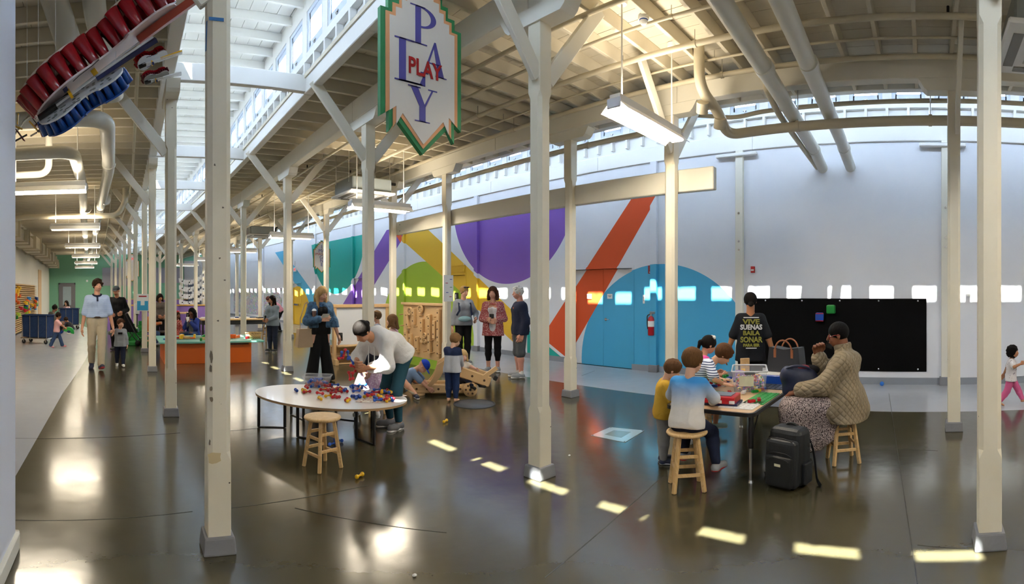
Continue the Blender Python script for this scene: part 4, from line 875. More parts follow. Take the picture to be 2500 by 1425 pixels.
for k, c in enumerate(['#b51620', '#1648a8', '#e8b51c', '#8a5fc0', '#178a35', '#d98aa8', '#e6e2da']):
    el = rp.color_ramp.elements[k] if k < 2 else rp.color_ramp.elements.new(k / 7); el.position = k / 7; el.color = (*srgb(c), 1)
nt.col(rp.outputs[0])
b = MB()
for k in range(420):
    c = Vector((rr.uniform(-.185, .185), rr.uniform(-.125, .125), rr.uniform(.012, .115))); b.box(c, (.034, .017, .02), M=Matrix.Rotation(rr.uniform(0, 3), 3, 'Z') @ Matrix.Rotation(rr.uniform(-1, 1), 3, 'X'))
o = b.build('brick_fill', BM_, e); o['kind'] = 'stuff'
# toys behind the tub
p = Vector((5.16, 1.98, zb)); e = empty('toy_truck', p, .4, 'purple and yellow toy with wooden slab behind the tub', 'toy'); boxo('body', (0, 0, .06), (.16, .1, .09), PURP, e, bevel=.01); boxo('slab', (.1, -.06, .13), (.025, .1, .2), WOOD, e, rz=.3); one('wheel', lambda b: b.cyl((.08, -.02, .07), (.08, -.06, .07), .05, n=14), YELL, e); boxo('base', (0, 0, .01), (.2, .14, .02), BLUE, e)
# tote bag
LEATH = mat('tan_leather', '#8a5230', .45); TOTE = mat('tote_black', '#23252a', .5, bump=.1, bscale=60)
e = empty('tote_bag', (5.32, 1.50, zb + .1), -.15, 'black tote bag with tan leather handles on the table end', 'bag')
b = MB(); b.prism([(-.20, 0), (.20, 0), (.17, .27), (.0, .245), (-.17, .27)], .17, MT((0, .085, 0), (0, 1, 0), (0, 0, 1), (1, 0, 0))); o = b.build('bag_body', TOTE, e, (-.08, -.085, 0), bevel=.025, seg=2)
for sx in (-.08, .09):
    tubeo('handle', arc((sx, 0, .22), .1, -.25, PI + .25, 14, (0, 1, 0), (0.15 if sx > 0 else -.15, 0, 1.25)), .009, LEATH, e, n=8, flat=.6)
    for sy in (-.1, .1): boxo('handle_tab', (sx, sy, .2), (.008, .03, .09), LEATH, e)
# backpack on the floor
BPK = mat('backpack_black', '#0d1013', .55, bump=.15, bscale=70); BPK2 = mat('backpack_dark', '#15181c', .5, bump=.1, bscale=60)
e = empty('backpack', (3.95, 1.10, 0), -.28, 'black backpack standing on the floor beside the table', 'backpack')
def puff(name, w, d, h, c, m, par, r=.06): return boxo(name, c, (w, d, h), m, par, bevel=r, seg=4)
puff('main_compartment', .20, .31, .46, (.03, 0, .235), BPK, e, .075); puff('front_pocket', .09, .28, .37, (-.085, 0, .20), BPK2, e, .04); puff('lower_pocket', .05, .24, .24, (-.135, 0, .145), BPK, e, .022)
for sy in (-1, 1): puff('side_pocket', .12, .04, .17, (.02, sy * .165, .12), BPK2, e, .018)
tubeo('top_handle', arc((.06, 0, .45), .05, 0, PI, 8, (0, 1, 0), (0, 0, .6)), .011, BPK, e); boxo('name_patch', (-.162, .0, .20), (.003, .055, .02), mat('patch_ivory', '#d8d4b4', .5), e)
for zz, w_ in ((.40, .22), (.29, .22), (.255, .2)): tubeo('zip', [(-.118 if zz > .35 else -.133 if zz > .27 else -.16, -w_ / 2 + w_ * k / 8, zz - .02 * (abs(k - 4) / 4) ** 3) for k in range(9)], .004, BLACKM, e, n=5)
for sy in (-1, 1): tubeo('strap', rounded([(.1, sy * .12, .4), (.16, sy * .15, .25), (.12, sy * .2, .03), (.06, sy * .27, .012)], .1), .02, BPK2, e, n=8, flat=.25)
boxo('buckle', (.02, -.185, .34), (.02, .02, .03), METAL, e); boxo('buckle', (.02, .185, .34), (.02, .02, .03), METAL, e)
# ---- floor disc, floor plate
c = G(1158, 986); e = empty('floor_disc', c, 0, 'dark round rubber disc set flush in the floor', 'floor disc'); one('disc', lambda b: b.lathe([(0, 0), (.275, 0), (.27, .006), (0, .006)], 40), mat('disc_rubber', '#3b3f44', .45), e); one('ring', lambda b: b.tube([(.285 * math.cos(k * PI / 20), .285 * math.sin(k * PI / 20), .002) for k in range(40)], .008, 5, closed=True), mat('disc_ring', '#2a2c2e', .6), e)
cs = [G(1443, 1063), G(1526, 1080), G(1573, 1051), G(1490, 1043)]; c = sum(cs, Vector()) / 4
e = empty('floor_plate', c, 0, 'clear square floor plate screwed down near the middle column', 'floor plate')
one('sheet', lambda b: b.prism([((q - c).x, (q - c).y) for q in cs], .004, MT((0, 0, .0005), (1, 0, 0), (0, 1, 0), (0, 0, 1))), mat('plate_frost', '#aebfc4', .12, var=.05, coat=.5), e)
one('insert', lambda b: b.prism([((q - c).x * .5, (q - c).y * .5) for q in cs], .001, MT((0, 0, .0046), (1, 0, 0), (0, 1, 0), (0, 0, 1))), mat('plate_insert', '#7b8480', .15), e)
for q in cs: b = MB(); b.cyl((q - c) * .93 + Vector((0, 0, .004)), (q - c) * .93 + Vector((0, 0, .007)), .008, n=8); b.build('screw', BLACKM, e)
# small litter pellets
for px, py, l in ((1390, 1113, 'tiny pale pebble on the floor near the floor plate'), (1012, 1407, 'tiny white scrap on the floor at the bottom edge')): p = G(px, py); o = one('litter_scrap', lambda b: b.ball((0, 0, .008), .011, 8, 6, sc=(1.3, .9, .7)), PAPER); o.location = p; tag(o, l, 'scrap')
# ball by the wall
o = one('play_ball', lambda b: b.ball((0, 0, .037), .037, 18, 12), mat('ball_blue', '#1c6fd0', .35)); o.location = (8.36, .73, 0.0015); tag(o, 'small blue ball resting near the wall base', 'ball')
# ---- whiteboard easel with wooden base
e = empty('whiteboard_easel', (4.93, 9.95, 0), -.02, 'wooden easel with whiteboard and open shelf behind the oval table', 'easel')
for sx in (-.63, .63): boxo('side_post', (sx, 0, .645), (.07, .1, 1.29), PLY, e, bevel=.006)
boxo('top_rail', (0, 0, 1.25), (1.34, .12, .07), PLY, e, bevel=.006); boxo('board', (0, 0, .82), (1.2, .03, .80), mat('whiteboard', '#dde0e4', .3, var=.01), e); boxo('tray', (0, -.07, .40), (1.2, .16, .03), PLY, e, bevel=.004)
for zz in (.02, .2, .37): boxo('shelf', (0, .12, zz), (1.2, .36, .025), PLY, e)
boxo('shelf_back', (0, .3, .2), (1.2, .02, .38), PLY, e); boxo('shelf_divider', (0, .12, .2), (.025, .36, .36), PLY, e)
for sx in (-.62, .62): boxo('foot', (sx, .1, .06), (.07, .5, .12), PLY, e, bevel=.005)
# ---- marble-run peg panel
Xp = 5.80; e = empty('peg_panel', (Xp, 8.82, 0), 0, 'birch plywood wall panel with wooden gears, rails and pegs', 'panel')
boxo('backboard', (.02, 0, .74), (.04, 1.58, 1.12), PLY, e, bevel=.004); boxo('frame_rail', (0, 0, 1.30), (.09, 1.64, .05), PLY, e, bevel=.004); boxo('base_board', (.02, 0, .09), (.06, 1.6, .18), mat('lime_paint', '#93b53a', .5), e)
DKP = mat('ply_dark', '#b8925f', .5)
def rail(y0, z0, y1, z1, w=.1, t=.07):
    a, c = Vector((-t / 2, y0, z0)), Vector((-t / 2, y1, z1)); b = MB(); b.bar(a, c, t, w, up=(0, 1, 0) if abs(z1 - z0) > abs(y1 - y0) else (0, 0, 1)); q = b.build('rail', PLY, e, bevel=.012)
    n = max(2, int((c - a).length / .16))
    for k in range(n):
        p = a.lerp(c, (k + .5) / n); cylo('peg_hole', (-t - .001, p.y, p.z), (-t - .004, p.y, p.z), .017, mat('hole_brown', '#4c3520', .7), q, n=10)
for q in ((-.30, .30, -.30, 1.1), (-.62, .26, -.62, 1.22), (-.02, .5, -.02, 1.0), (.30, .85, .30, 1.2), (.52, .75, .60, 1.15), (.55, .4, .62, .7), (-.47, .62, -.47, .98), (.16, .28, .16, .62), (.40, .28, .44, .66)): rail(*q)
def gear(y, z, r):
    b = MB(); M3 = Matrix.Rotation(-PI / 2, 3, 'Y'); b.lathe([(r, 0), (r, .04), (r * .78, .045), (r * .74, .03), (.02, .03)], 18, (-.03, y, z), M=M3); g = b.build('gear', PLY, e)
    for k in range(6): a = k * PI / 3; cylo('gear_hole', (-.062, y + r * .48 * math.cos(a), z + r * .48 * math.sin(a)), (-.066, y + r * .48 * math.cos(a), z + r * .48 * math.sin(a)), r * .13, mat('hole_brown', '#4c3520', .7), g, n=8)
gear(.44, 1.14, .09); gear(.02, 1.19, .085); gear(-.14, .66, .06); gear(-.15, .54, .045)
for k in range(24): y_, z_ = -.7 + (k % 6) * .27 + .05 * (k // 6), .34 + (k // 6) * .24; cylo('peg', (0, y_, z_), (-.09, y_ + .02, z_ - .01), .011, DKP, e, n=8)
# ---- wooden build-a-car
cc = G(1140, 962); e = empty('wooden_car', (4.69, 6.24, 0), -.62, 'big plywood build-a-car with round wheels on the floor', 'toy vehicle'); 
def plank(nm, p0, p1, w, t, m=PLY, holes=3):
    b = MB(); b.bar(p0, p1, t, w, up=(0, 0, 1)); q = b.build(nm, m, e, bevel=.015)
    a, c = Vector(p0), Vector(p1); dd, sd, uu = frame_from(c - a)
    for k in range(holes): p = a.lerp(c, (k + .5) / holes); b = MB(); b.cyl(p - sd * (t / 2 + .002), p + sd * (t / 2 + .002), .018, n=10); b.build('bolt_hole', mat('hole_brown', '#4c3520', .7), q)
plank('chassis_beam', (-.66, -.18, .10), (.32, -.18, .10), .13, .05, holes=6); plank('chassis_beam', (-.66, .18, .10), (.32, .18, .10), .13, .05, holes=6)
boxo('chassis_floor', (-.2, 0, .10), (.9, .34, .03), PLY, e)
for sy in (-1, 1):
    one('seat_arch', lambda b: b.tube([(-.62 + .34 * math.sin(t), sy * .2, .12 + .46 * (1 - math.cos(t)) ) for t in [k * 1.45 / 8 for k in range(9)]], .075, 8, flat=.35, up=(0, 1, 0)) if False else b.prism([(-.52 + .05 * math.cos(t) * 0 + (.42 - .11 * s_) * math.sin(t) - .05 * s_, .10 + (.62 - .12 * s_) * (1 - math.cos(t))) for s_, ts in ((0, range(0, 9)), (1, range(8, -1, -1))) for t in [k * 1.3 / 8 for k in ts]], .035, MT((0, sy * .2 + .0175, 0), (1, 0, 0), (0, 0, 1), (0, -1, 0))), PLY, e)
    plank('side_panel', (-.02, sy * .24, .40), (.52, sy * .24, .20), .16, .035, holes=3)
baro('bonnet_arm', (.42, -.24, .28), (.62, -.24, .42), .05, .06, PLY, e); boxo('bumper', (.60, 0, .26), (.06, .5, .07), BLACKP, e, M=Matrix.Rotation(.5, 3, 'Y'), bevel=.01)
def wheel(x, y, r=.105):
    b = MB(); M3 = Matrix.Rotation(PI / 2, 3, 'X'); b.lathe([(0, -.02), (r, -.02), (r, .02), (0, .02)], 28, (x, y, r), M=M3); w = b.build('wheel', PLY, e, bevel=.0)
    for k in range(6):
        a = k * PI / 3
        for sy in (-1, 1): cylo('wheel_hole', (x + r * .62 * math.cos(a), y + sy * .0201, r + r * .62 * math.sin(a)), (x + r * .62 * math.cos(a), y + sy * .022, r + r * .62 * math.sin(a)), r * .15, mat('hole_brown', '#4c3520', .7), w, n=10)
    for sy in (-1, 1): cylo('hub', (x, y + sy * .02, r), (x, y + sy * .03, r), r * .18, BLACKP, w, n=10)
wheel(.22, -.27); wheel(.26, .27); wheel(-.58, .27, .09)
plank('axle', (.22, -.26, .105), (.26, .26, .105), .03, .03, holes=0)
p = G(1022, 963); e = empty('loose_wheel', p, .2, 'loose plywood wheel lying flat on the floor by the boy', 'toy wheel'); one('disc', lambda b: b.lathe([(0, 0), (.1, 0), (.1, .03), (0, .03)], 24), PLY, e); one('knob', lambda b: b.lathe([(.03, .03), (.02, .05), (0, .055)], 10), BLACKP, e)
# ---- train table
OR_M = mat('orange_laminate', '#cf5f16', .4, var=.05, nscale=3); TEALM = mat('teal_top', '#6fb3a4', .3, var=.04)
e = empty('train_table', (1.76, 11.6, 0), 0, 'orange play table with teal top covered in toy train pieces', 'table')
boxo('front_panel', (0, -.68, .22), (1.92, .03, .44), OR_M, e, bevel=.004); boxo('rear_panel', (0, .68, .22), (1.92, .03, .44), OR_M, e); 
for sx in (-1, 1): boxo('side_panel', (sx * .945, 0, .22), (.03, 1.34, .44), OR_M, e)
boxo('table_top', (.08, 0, .465), (2.3, 1.62, .04), TEALM, e, bevel=.008); boxo('recess', (-.02, .1, .487), (1.3, .8, .006), mat('recess_dark', '#39584f', .5), e); boxo('handle_slot', (.45, -.70, .41), (.9, .02, .02), BLACKP, e)
for k in range(26):
    x, y = rr.uniform(-.9, 1.0), rr.uniform(-.65, .1); m = rr.choice([WOOD, WOOD, RED, YELL, BLUE, GREEN, ORAN]); o = boxo('toy_piece', (0, 0, .02 + .015 * (k % 3)), (rr.uniform(.06, .2), .05, .03 + .03 * (k % 3)), m, None, bevel=.004); o.location = (1.76 + x, 11.6 + y, .4855); o.rotation_euler = (0, 0, rr.uniform(0, 3))
    tag(o, '%s wooden train piece scattered on the teal table top' % {WOOD.name: 'bare', RED.name: 'red', YELL.name: 'yellow', BLUE.name: 'blue', GREEN.name: 'green', ORAN.name: 'orange'}[m.name], 'toy', 'train pieces on the teal table')
one('tunnel', lambda b: b.prism([(.16 * math.cos(PI * k / 10), .11 * math.sin(PI * k / 10)) for k in range(11)] + [(-.09, 0), (-.05, .06), (.05, .06), (.09, 0)], .1, MT((0, 0, 0), (1, 0, 0), (0, 0, 1), (0, -1, 0))), GREEN)
o = bpy.data.objects['tunnel']; o.name = 'toy_tunnel'; o.location = (1.83, 11.5, .4855); tag(o, 'green arched toy tunnel on the train table', 'toy')
BASK = mat('wicker', '#a98a58', .7, var=0); nt = NT(BASK); x, y, z, v = nt.xyz(); ch = nt.m('GREATER_THAN', nt.m('MULTIPLY', nt.m('SINE', nt.m('MULTIPLY', z, 160)), nt.m('SINE', nt.m('MULTIPLY', nt.m('ADD', x, y), 130))), 0.0); nt.col(nt.mix(ch, srgb('#8d6f42'), srgb('#c2a46c'))); nt.bump(ch, .5, .006)
e = empty('wicker_basket', (2.88, 11.35, .4855), 0, 'woven wicker basket on the corner of the train table', 'basket')
one('basket_body', lambda b: b.lathe([(.12, 0), (.17, 0), (.19, .13), (.18, .13), (.16, .01)], 20), BASK, e); one('basket_rim', lambda b: b.tube([(.186 * math.cos(k * PI / 12), .186 * math.sin(k * PI / 12), .13) for k in range(24)], .012, 6, closed=True), BASK, e)
# ================================================================ PEOPLE: signed-distance bodies turned into meshes
def V(*a): return np.array(a, float)
def unit(a): return a / (np.linalg.norm(a) + 1e-9)
class SDF:
    def __init__(s, k=.02): s.p = []; s.sub = []; s.clip = []; s.k = k; s.noise = None
    def cone(s, a, b, ra, rb=None): s.p.append(('c', np.array(a, float), np.array(b, float), ra, ra if rb is None else rb)); return s
    def chain(s, pts, rs):
        for i in range(len(pts) - 1): s.cone(pts[i], pts[i + 1], rs[i], rs[i + 1])
        return s
    def ell(s, c, r, R_=None, sub=False): (s.sub if sub else s.p).append(('e', np.array(c, float), np.array(r, float), np.eye(3) if R_ is None else np.array(R_, float))); return s
    def cut(s, n, p): n = unit(np.array(n, float)); s.clip.append((n, float(n @ np.array(p, float)))); return s
    @staticmethod
    def dist(q, X):
        if q[0] == 'c':
            _, a, b, ra, rb = q; ba = b - a; L2 = float(ba @ ba) + 1e-12; pa = X - a; h = np.clip((pa @ ba) / L2, 0, 1)
            return np.linalg.norm(pa - h[..., None] * ba, axis=-1) - (ra + (rb - ra) * h)
        _, c, r, R_ = q; l = (X - c) @ R_.T; k0 = np.linalg.norm(l / r, axis=-1); k1 = np.linalg.norm(l / (r * r), axis=-1); return k0 * (k0 - 1) / (k1 + 1e-9)
    def box(s, q):
        if q[0] == 'c': m = max(q[3], q[4]); return np.minimum(q[1], q[2]) - m, np.maximum(q[1], q[2]) + m
        m = q[2].max(); return q[1] - m, q[1] + m
    def eval(s, X):
        f = np.full(X.shape[:-1], 9.0)
        for q in s.p:
            d = s.dist(q, X); h = np.clip(.5 + .5 * (f - d) / s.k, 0, 1); f = f * (1 - h) + d * h - s.k * h * (1 - h)
        for q in s.sub: f = np.maximum(f, -s.dist(q, X))
        for n, d in s.clip: f = np.maximum(f, X @ n - d)
        return f
    def mesh(s, vx):
        bs = [s.box(q) for q in s.p]; lo = np.min([b[0] for b in bs], 0) - 2.5 * vx - s.k * .3; hi = np.max([b[1] for b in bs], 0) + 2.5 * vx + s.k * .3
        n = np.ceil((hi - lo) / vx).astype(int) + 1; ax = [lo[i] + vx * np.arange(n[i]) for i in range(3)]
        f = np.full(n, 9.0)
        for q in s.p:
            a, b = s.box(q); i0 = np.maximum(0, np.floor((a - s.k - vx - lo) / vx).astype(int)); i1 = np.minimum(n, np.ceil((b + s.k + vx - lo) / vx).astype(int) + 1)
            X = np.stack(np.meshgrid(*[ax[i][i0[i]:i1[i]] for i in range(3)], indexing='ij'), -1); d = s.dist(q, X); sl_ = tuple(slice(i0[i], i1[i]) for i in range(3)); g = f[sl_]
            h = np.clip(.5 + .5 * (g - d) / s.k, 0, 1); f[sl_] = g * (1 - h) + d * h - s.k * h * (1 - h)
        if s.sub or s.clip or s.noise is not None:
            X = np.stack(np.meshgrid(*ax, indexing='ij'), -1)
            if s.noise is not None: f = f + s.noise(X)
            for q in s.sub: f = np.maximum(f, -s.dist(q, X))
            for nn, d in s.clip: f = np.maximum(f, X @ nn - d)
        S = f < 0; c = S[:-1, :-1, :-1].astype(np.int8).copy(); tot = np.zeros(c.shape, np.int8)
        offs = [(i, j, k) for i in (0, 1) for j in (0, 1) for k in (0, 1)]
        for i, j, k in offs: tot += S[i:n[0] - 1 + i, j:n[1] - 1 + j, k:n[2] - 1 + k]
        act = np.argwhere((tot > 0) & (tot < 8)); idx = -np.ones(tot.shape, int); idx[tuple(act.T)] = np.arange(len(act))
        cv = {o: f[act[:, 0] + o[0], act[:, 1] + o[1], act[:, 2] + o[2]] for o in offs}
        acc = np.zeros((len(act), 3)); cnt = np.zeros(len(act))
        for o in offs:
            for d in range(3):
                if o[d] == 0:
                    o2 = tuple(o[i] + (1 if i == d else 0) for i in range(3)); a, b = cv[o], cv[o2]; m = (a < 0) != (b < 0); t = np.where(m, a / np.where(m, a - b, 1), 0)
                    p = np.tile(np.array(o, float), (len(act), 1)); p[:, d] += t; acc[m] += p[m]; cnt[m] += 1
        verts = lo + vx * (act + acc / np.maximum(cnt, 1)[:, None]); faces = []
        for d in range(3):
            o2 = [0, 0, 0]; o2[d] = 1; A = S[:n[0] - o2[0], :n[1] - o2[1], :n[2] - o2[2]]; B = S[o2[0]:, o2[1]:, o2[2]:]; e = np.argwhere(A != B)
            u, w = (d + 1) % 3, (d + 2) % 3; e = e[(e[:, u] > 0) & (e[:, w] > 0) & (e[:, u] < n[u] - 1) & (e[:, w] < n[w] - 1)]
            def at(du, dw): q = e.copy(); q[:, u] += du; q[:, w] += dw; return idx[tuple(q.T)]
            quad = np.stack([at(-1, -1), at(0, -1), at(0, 0), at(-1, 0)], 1); fl = A[tuple(e.T)]; quad[~fl] = quad[~fl][:, ::-1]; faces.append(quad)
        return verts, np.concatenate(faces)
def np_mesh(name, parts, m):
    vs, fs, b = [], [], 0
    for v, f in parts: vs.append(v); fs.append(f + b); b += len(v)
    v = np.concatenate(vs); f = np.concatenate(fs); me = bpy.data.meshes.new(name); me.vertices.add(len(v)); me.vertices.foreach_set('co', v.ravel())
    me.loops.add(len(f) * 4); me.loops.foreach_set('vertex_index', f.ravel()); me.polygons.add(len(f)); me.polygons.foreach_set('loop_start', np.arange(len(f)) * 4)
    me.polygons.foreach_set('use_smooth', np.ones(len(f), bool)); me.update(calc_edges=True); me.validate(); me.materials.append(m); return me
def ik(a, t, l1, l2, pole):
    d = t - a; L = np.linalg.norm(d)
    if L > (l1 + l2) * .999: t = a + d / L * (l1 + l2) * .999; d = t - a; L = np.linalg.norm(d)
    u = d / L; x = (l1 * l1 - l2 * l2 + L * L) / (2 * L); h = math.sqrt(max(0, l1 * l1 - x * x)); p = pole - u * (pole @ u); return a + u * x + unit(p) * h, t
def rot(axis, a):
    axis = unit(np.array(axis, float)); K = np.array([[0, -axis[2], axis[1]], [axis[2], 0, -axis[0]], [-axis[1], axis[0], 0]]); return np.eye(3) + math.sin(a) * K + (1 - math.cos(a)) * K @ K
SKINS = {}
def skin(c): return mat('skin_' + c.strip('#'), c, .5, var=.05, nscale=14, sss=.06, spec=.35)
def hairmat(c):
    m = mat('hair_' + c.strip('#'), c, .7, var=.0, spec=.1); 
    if not m.get('done'):
        m['done'] = 1; nt = NT(m); x, y, z, v = nt.xyz(); mp = nt.N.new('ShaderNodeMapping'); nt.L.new(v, mp.inputs[0]); mp.inputs['Scale'].default_value = (60, 60, 9); n_ = nt.noise(mp.outputs[0], 1.6, 3); b_ = srgb(c)
        nt.col(nt.mix(n_, tuple(q * .55 for q in b_), tuple(min(1, q * 1.45) for q in b_))); nt.bump(n_, .5, .01)
    return m
def cloth(name, c, rough=.85, stripe=None, grad=None, spots=None, quilt=None, wr=.35):
    m = mat('cloth_' + name, c, rough, var=0, spec=.25)
    if m.get('done'): return m
    m['done'] = 1; nt = NT(m); x, y, z, v = nt.xyz(); base = nt.mix(nt.noise(v, 7, 3), tuple(q * .88 for q in srgb(c)), tuple(min(1, q * 1.1) for q in srgb(c))); h = nt.noise(v, 11, 3, .6)
    if stripe: c2, per, w = stripe; base = nt.mix(nt.m('LESS_THAN', nt.m('FRACT', nt.m('MULTIPLY', z, 1 / per)), w), base, srgb(c2))
    if grad: c2, z0, z1 = grad; base = nt.mix(nt.m('MINIMUM', nt.m('MAXIMUM', nt.m('DIVIDE', nt.m('SUBTRACT', z, z0), z1 - z0), 0.0), 1.0), base, srgb(c2))
    if spots: c2, sc, th_ = spots; base = nt.mix(nt.m('GREATER_THAN', nt.noise(v, sc, 1), th_), base, srgb(c2))
    if quilt:
        a = nt.m('MULTIPLY', nt.m('ADD', nt.m('ADD', x, y), z), quilt); b = nt.m('MULTIPLY', nt.m('SUBTRACT', nt.m('ADD', x, y), z), quilt)
        q = nt.m('MULTIPLY', nt.m('ABSOLUTE', nt.m('SINE', a)), nt.m('ABSOLUTE', nt.m('SINE', b))); h = nt.m('ADD', nt.m('MULTIPLY', nt.m('POWER', q, .4), 1.2), nt.m('MULTIPLY', h, .3)); nt.bump(h, .7, .012); nt.col(base); return m
    nt.col(base); nt.bump(h, wr, .03); return m
def person(loc, head, h, label, c=0.0, sex='f', skinc='#c99a7c', pel=None, lean=0.0, roll=0.0, twist=0.0, hyaw=0.0, hpitch=0.0, hroll=0.0, hands={}, feet={}, curl=(.35, .35), palm={}, shirt=None, over=None, pants=None, skirt=None, shoes=None, hair=None, cap=None,
           vx=.013, face=True, name='person', extra_skin=(), fat=1.0, kneepole={}, elbowpole={}, group=None):
    L_ = lambda a, b: a + (b - a) * c
    hip = L_(.52, .455) * h; th_ = L_(.245, .21) * h; sh = L_(.235, .20) * h; an = hip - th_ - sh
    nb = L_(.818, .77) * h; sw = L_(.097 if sex == 'm' else .087, .088) * h; ua = L_(.168, .148) * h; fa = L_(.148, .128) * h; hl = L_(.105, .098) * h
    hh = L_(.134, .195) * h; chin = L_(.858, .795) * h; fk = fat * L_(1, 1.1); r = lambda q: q * h * fk
    pp = V(0, 0, hip + .02 * h) if pel is None else V(*pel)
    T = rot((0, 0, 1), twist) @ rot((0, 1, 0), lean); T = rot((1, 0, 0), roll) @ T; Tm = rot((0, 0, 1), twist * .5) @ rot((0, 1, 0), lean * .55); Tm = rot((1, 0, 0), roll * .5) @ Tm
    tl = nb - hip - .02 * h; waist = pp + Tm @ V(0, 0, tl * .38); chest = waist + T @ V(0.004 * h, 0, tl * .34); neck = chest + T @ V(-.004 * h, 0, tl * .28); fw, lf, up = T @ V(1, 0, 0), T @ V(0, 1, 0), T @ V(0, 0, 1)
    H_ = T @ rot((0, 1, 0), -lean * .6) @ rot((0, 0, 1), hyaw) @ rot((0, 1, 0), hpitch) @ rot((1, 0, 0), hroll); hf, hlft, hu = H_ @ V(1, 0, 0), H_ @ V(0, 1, 0), H_ @ V(0, 0, 1)
    hb = neck + unit(up + hu) * (chin - nb) + hf * .012 * h; hc = hb + hu * hh * .50 + hf * hh * .06
    J = {}
    sp_ = {'fw': fw}
    for s, nm in ((1, 'L'), (-1, 'R')):
        shd = neck + lf * s * sw + up * (-.040 * h); J['s' + nm] = shd
        w = V(*hands[nm]) if nm in hands else shd + V(.03 * h, s * .065 * h, -(ua + fa) * .97)
        ep = np.array(elbowpole.get(nm, (-.7, s * .45, -.25)), float); el, w = ik(shd, w, ua, fa, ep); J['e' + nm], J['w' + nm] = el, w
        hj = pp + Tm @ V(0, s * .052 * h, -.015 * h); J['h' + nm] = hj
        a = V(*feet[nm][:3]) if nm in feet else V(0, s * .055 * h, an)
        kn, a = ik(hj, a, th_, sh, np.array(kneepole.get(nm, (1, s * .12, .1)), float)); J['k' + nm], J['a' + nm] = kn, a
        fy = feet[nm][3] if nm in feet and len(feet[nm]) > 3 else s * .15; fp = feet[nm][4] if nm in feet and len(feet[nm]) > 4 else 0.0
        J['f' + nm] = rot((0, 0, 1), fy) @ rot((0, 1, 0), fp) @ V(1, 0, 0); J['u' + nm] = rot((0, 0, 1), fy) @ rot((0, 1, 0), fp) @ V(0, 0, 1)
    sk = skin(skinc); B = SDF(.022 * h)
    def torso(S, t=0.0, top=True, low=True):
        for s in (1, -1):
            hp = pp + Tm @ V(-.006 * h, s * .042 * h, -.01 * h)
            if low: S.cone(hp, waist + lf * s * .036 * h, r(.064) + t, r(.056) + t)
            if top: S.cone(waist + lf * s * .036 * h, chest + lf * s * .044 * h, r(.056) + t, r(.060) + t); S.cone(chest + lf * s * .044 * h, neck + lf * s * (sw * .62) - up * .056 * h, r(.058) + t, r(.036) + t)
        if sex == 'f' and c < .4 and top:
            for s in (1, -1): S.ell(chest + lf * s * .042 * h + fw * .048 * h - up * .005 * h, (.030 * h + t, .034 * h + t, .034 * h + t))
        if fat > 1.1 and top: S.ell(waist + fw * .03 * h, (.085 * h * fat + t, .095 * h * fat + t, .09 * h * fat + t))
    torso(B); B.cone(neck - up * .03 * h, hb + hu * hh * .22 - hf * .01 * h, r(.034), r(.031))
    def arm(S, nm, t=0.0, frac=2.0, flare=0.0):
        s_, e_, w_ = J['s' + nm], J['e' + nm], J['w' + nm]; f1 = min(1, frac); S.cone(neck - up * .022 * h + (s_ - neck) * .25, s_, r(.024) + t, r(.028) + t); S.cone(s_, s_ + (e_ - s_) * f1, r(.029) + t, r(.024) + (r(.029) - r(.024)) * (1 - f1) + t + flare)
        if frac > 1: f2 = frac - 1; S.cone(e_, e_ + (w_ - e_) * f2, r(.025) + t, r(.025) + (r(.0165) - r(.025)) * f2 + t + flare)
    def leg(S, nm, t=0.0, frac=2.0, flare=0.0):
        h_, k_, a_ = J['h' + nm], J['k' + nm], J['a' + nm]; f1 = min(1, frac); S.cone(h_, h_ + (k_ - h_) * f1, r(.054) + t, r(.054) + (r(.036) - r(.054)) * f1 + t + flare * (frac <= 1))
        if frac > 1: f2 = frac - 1; m_ = k_ + (a_ - k_) * min(.32, f2); S.cone(k_, m_, r(.035) + t, r(.034) + t); S.cone(m_, k_ + (a_ - k_) * f2, r(.034) + t, r(.021) + (r(.034) - r(.021)) * (1 - f2) + t + flare)
    for nm in 'LR':
        arm(B, nm); leg(B, nm); a, f = J['a' + nm], J['f' + nm]; u_ = J['u' + nm]; B.cone(a - u_ * (an * .45) - f * .02 * h, a + f * .085 * h - u_ * (an - .015 * h), .02 * h, .015 * h)
    # hands
    Hd = []
    for i, nm in enumerate('LR'):
        w, e = J['w' + nm], J['e' + nm]; s = 1 if nm == 'L' else -1; d = unit(w - e)
        if nm in palm and len(palm[nm]) > 3: d = unit(np.array(palm[nm][3:6], float))
        pn = np.array(palm[nm][:3], float) if nm in palm else V(0, -s, 0); pn = unit(pn - d * (pn @ d)); sd = np.cross(d, pn); S = SDF(.008 * h / 1.7 if c < .5 else .006); 
        q = hl; S.cone(w - d * .12 * q, w + d * .1 * q, r(.0165), .15 * q); cu = curl[i]
        thumb = unit(sd * s) if False else unit(np.cross(pn, d)) * (1 if nm == 'L' else -1)
        for k in range(4):
            o = (k - 1.5) * .145 * q; S.cone(w + d * .1 * q - thumb * o * .7, w + d * .46 * q - thumb * o, .105 * q, .085 * q)
            p0 = w + d * .46 * q - thumb * o; ln = (.30, .34, .31, .23)[k] * q; ang_ = cu * 1.15; d1 = d * math.cos(ang_) + pn * math.sin(ang_) - thumb * o * .25 / q; p1 = p0 + unit(d1) * ln; d2 = d * math.cos(ang_ * 2.1) + pn * math.sin(ang_ * 2.1); p2 = p1 + unit(d2) * ln * .8
            S.cone(p0, p1, .082 * q, .07 * q); S.cone(p1, p2, .07 * q, .055 * q)
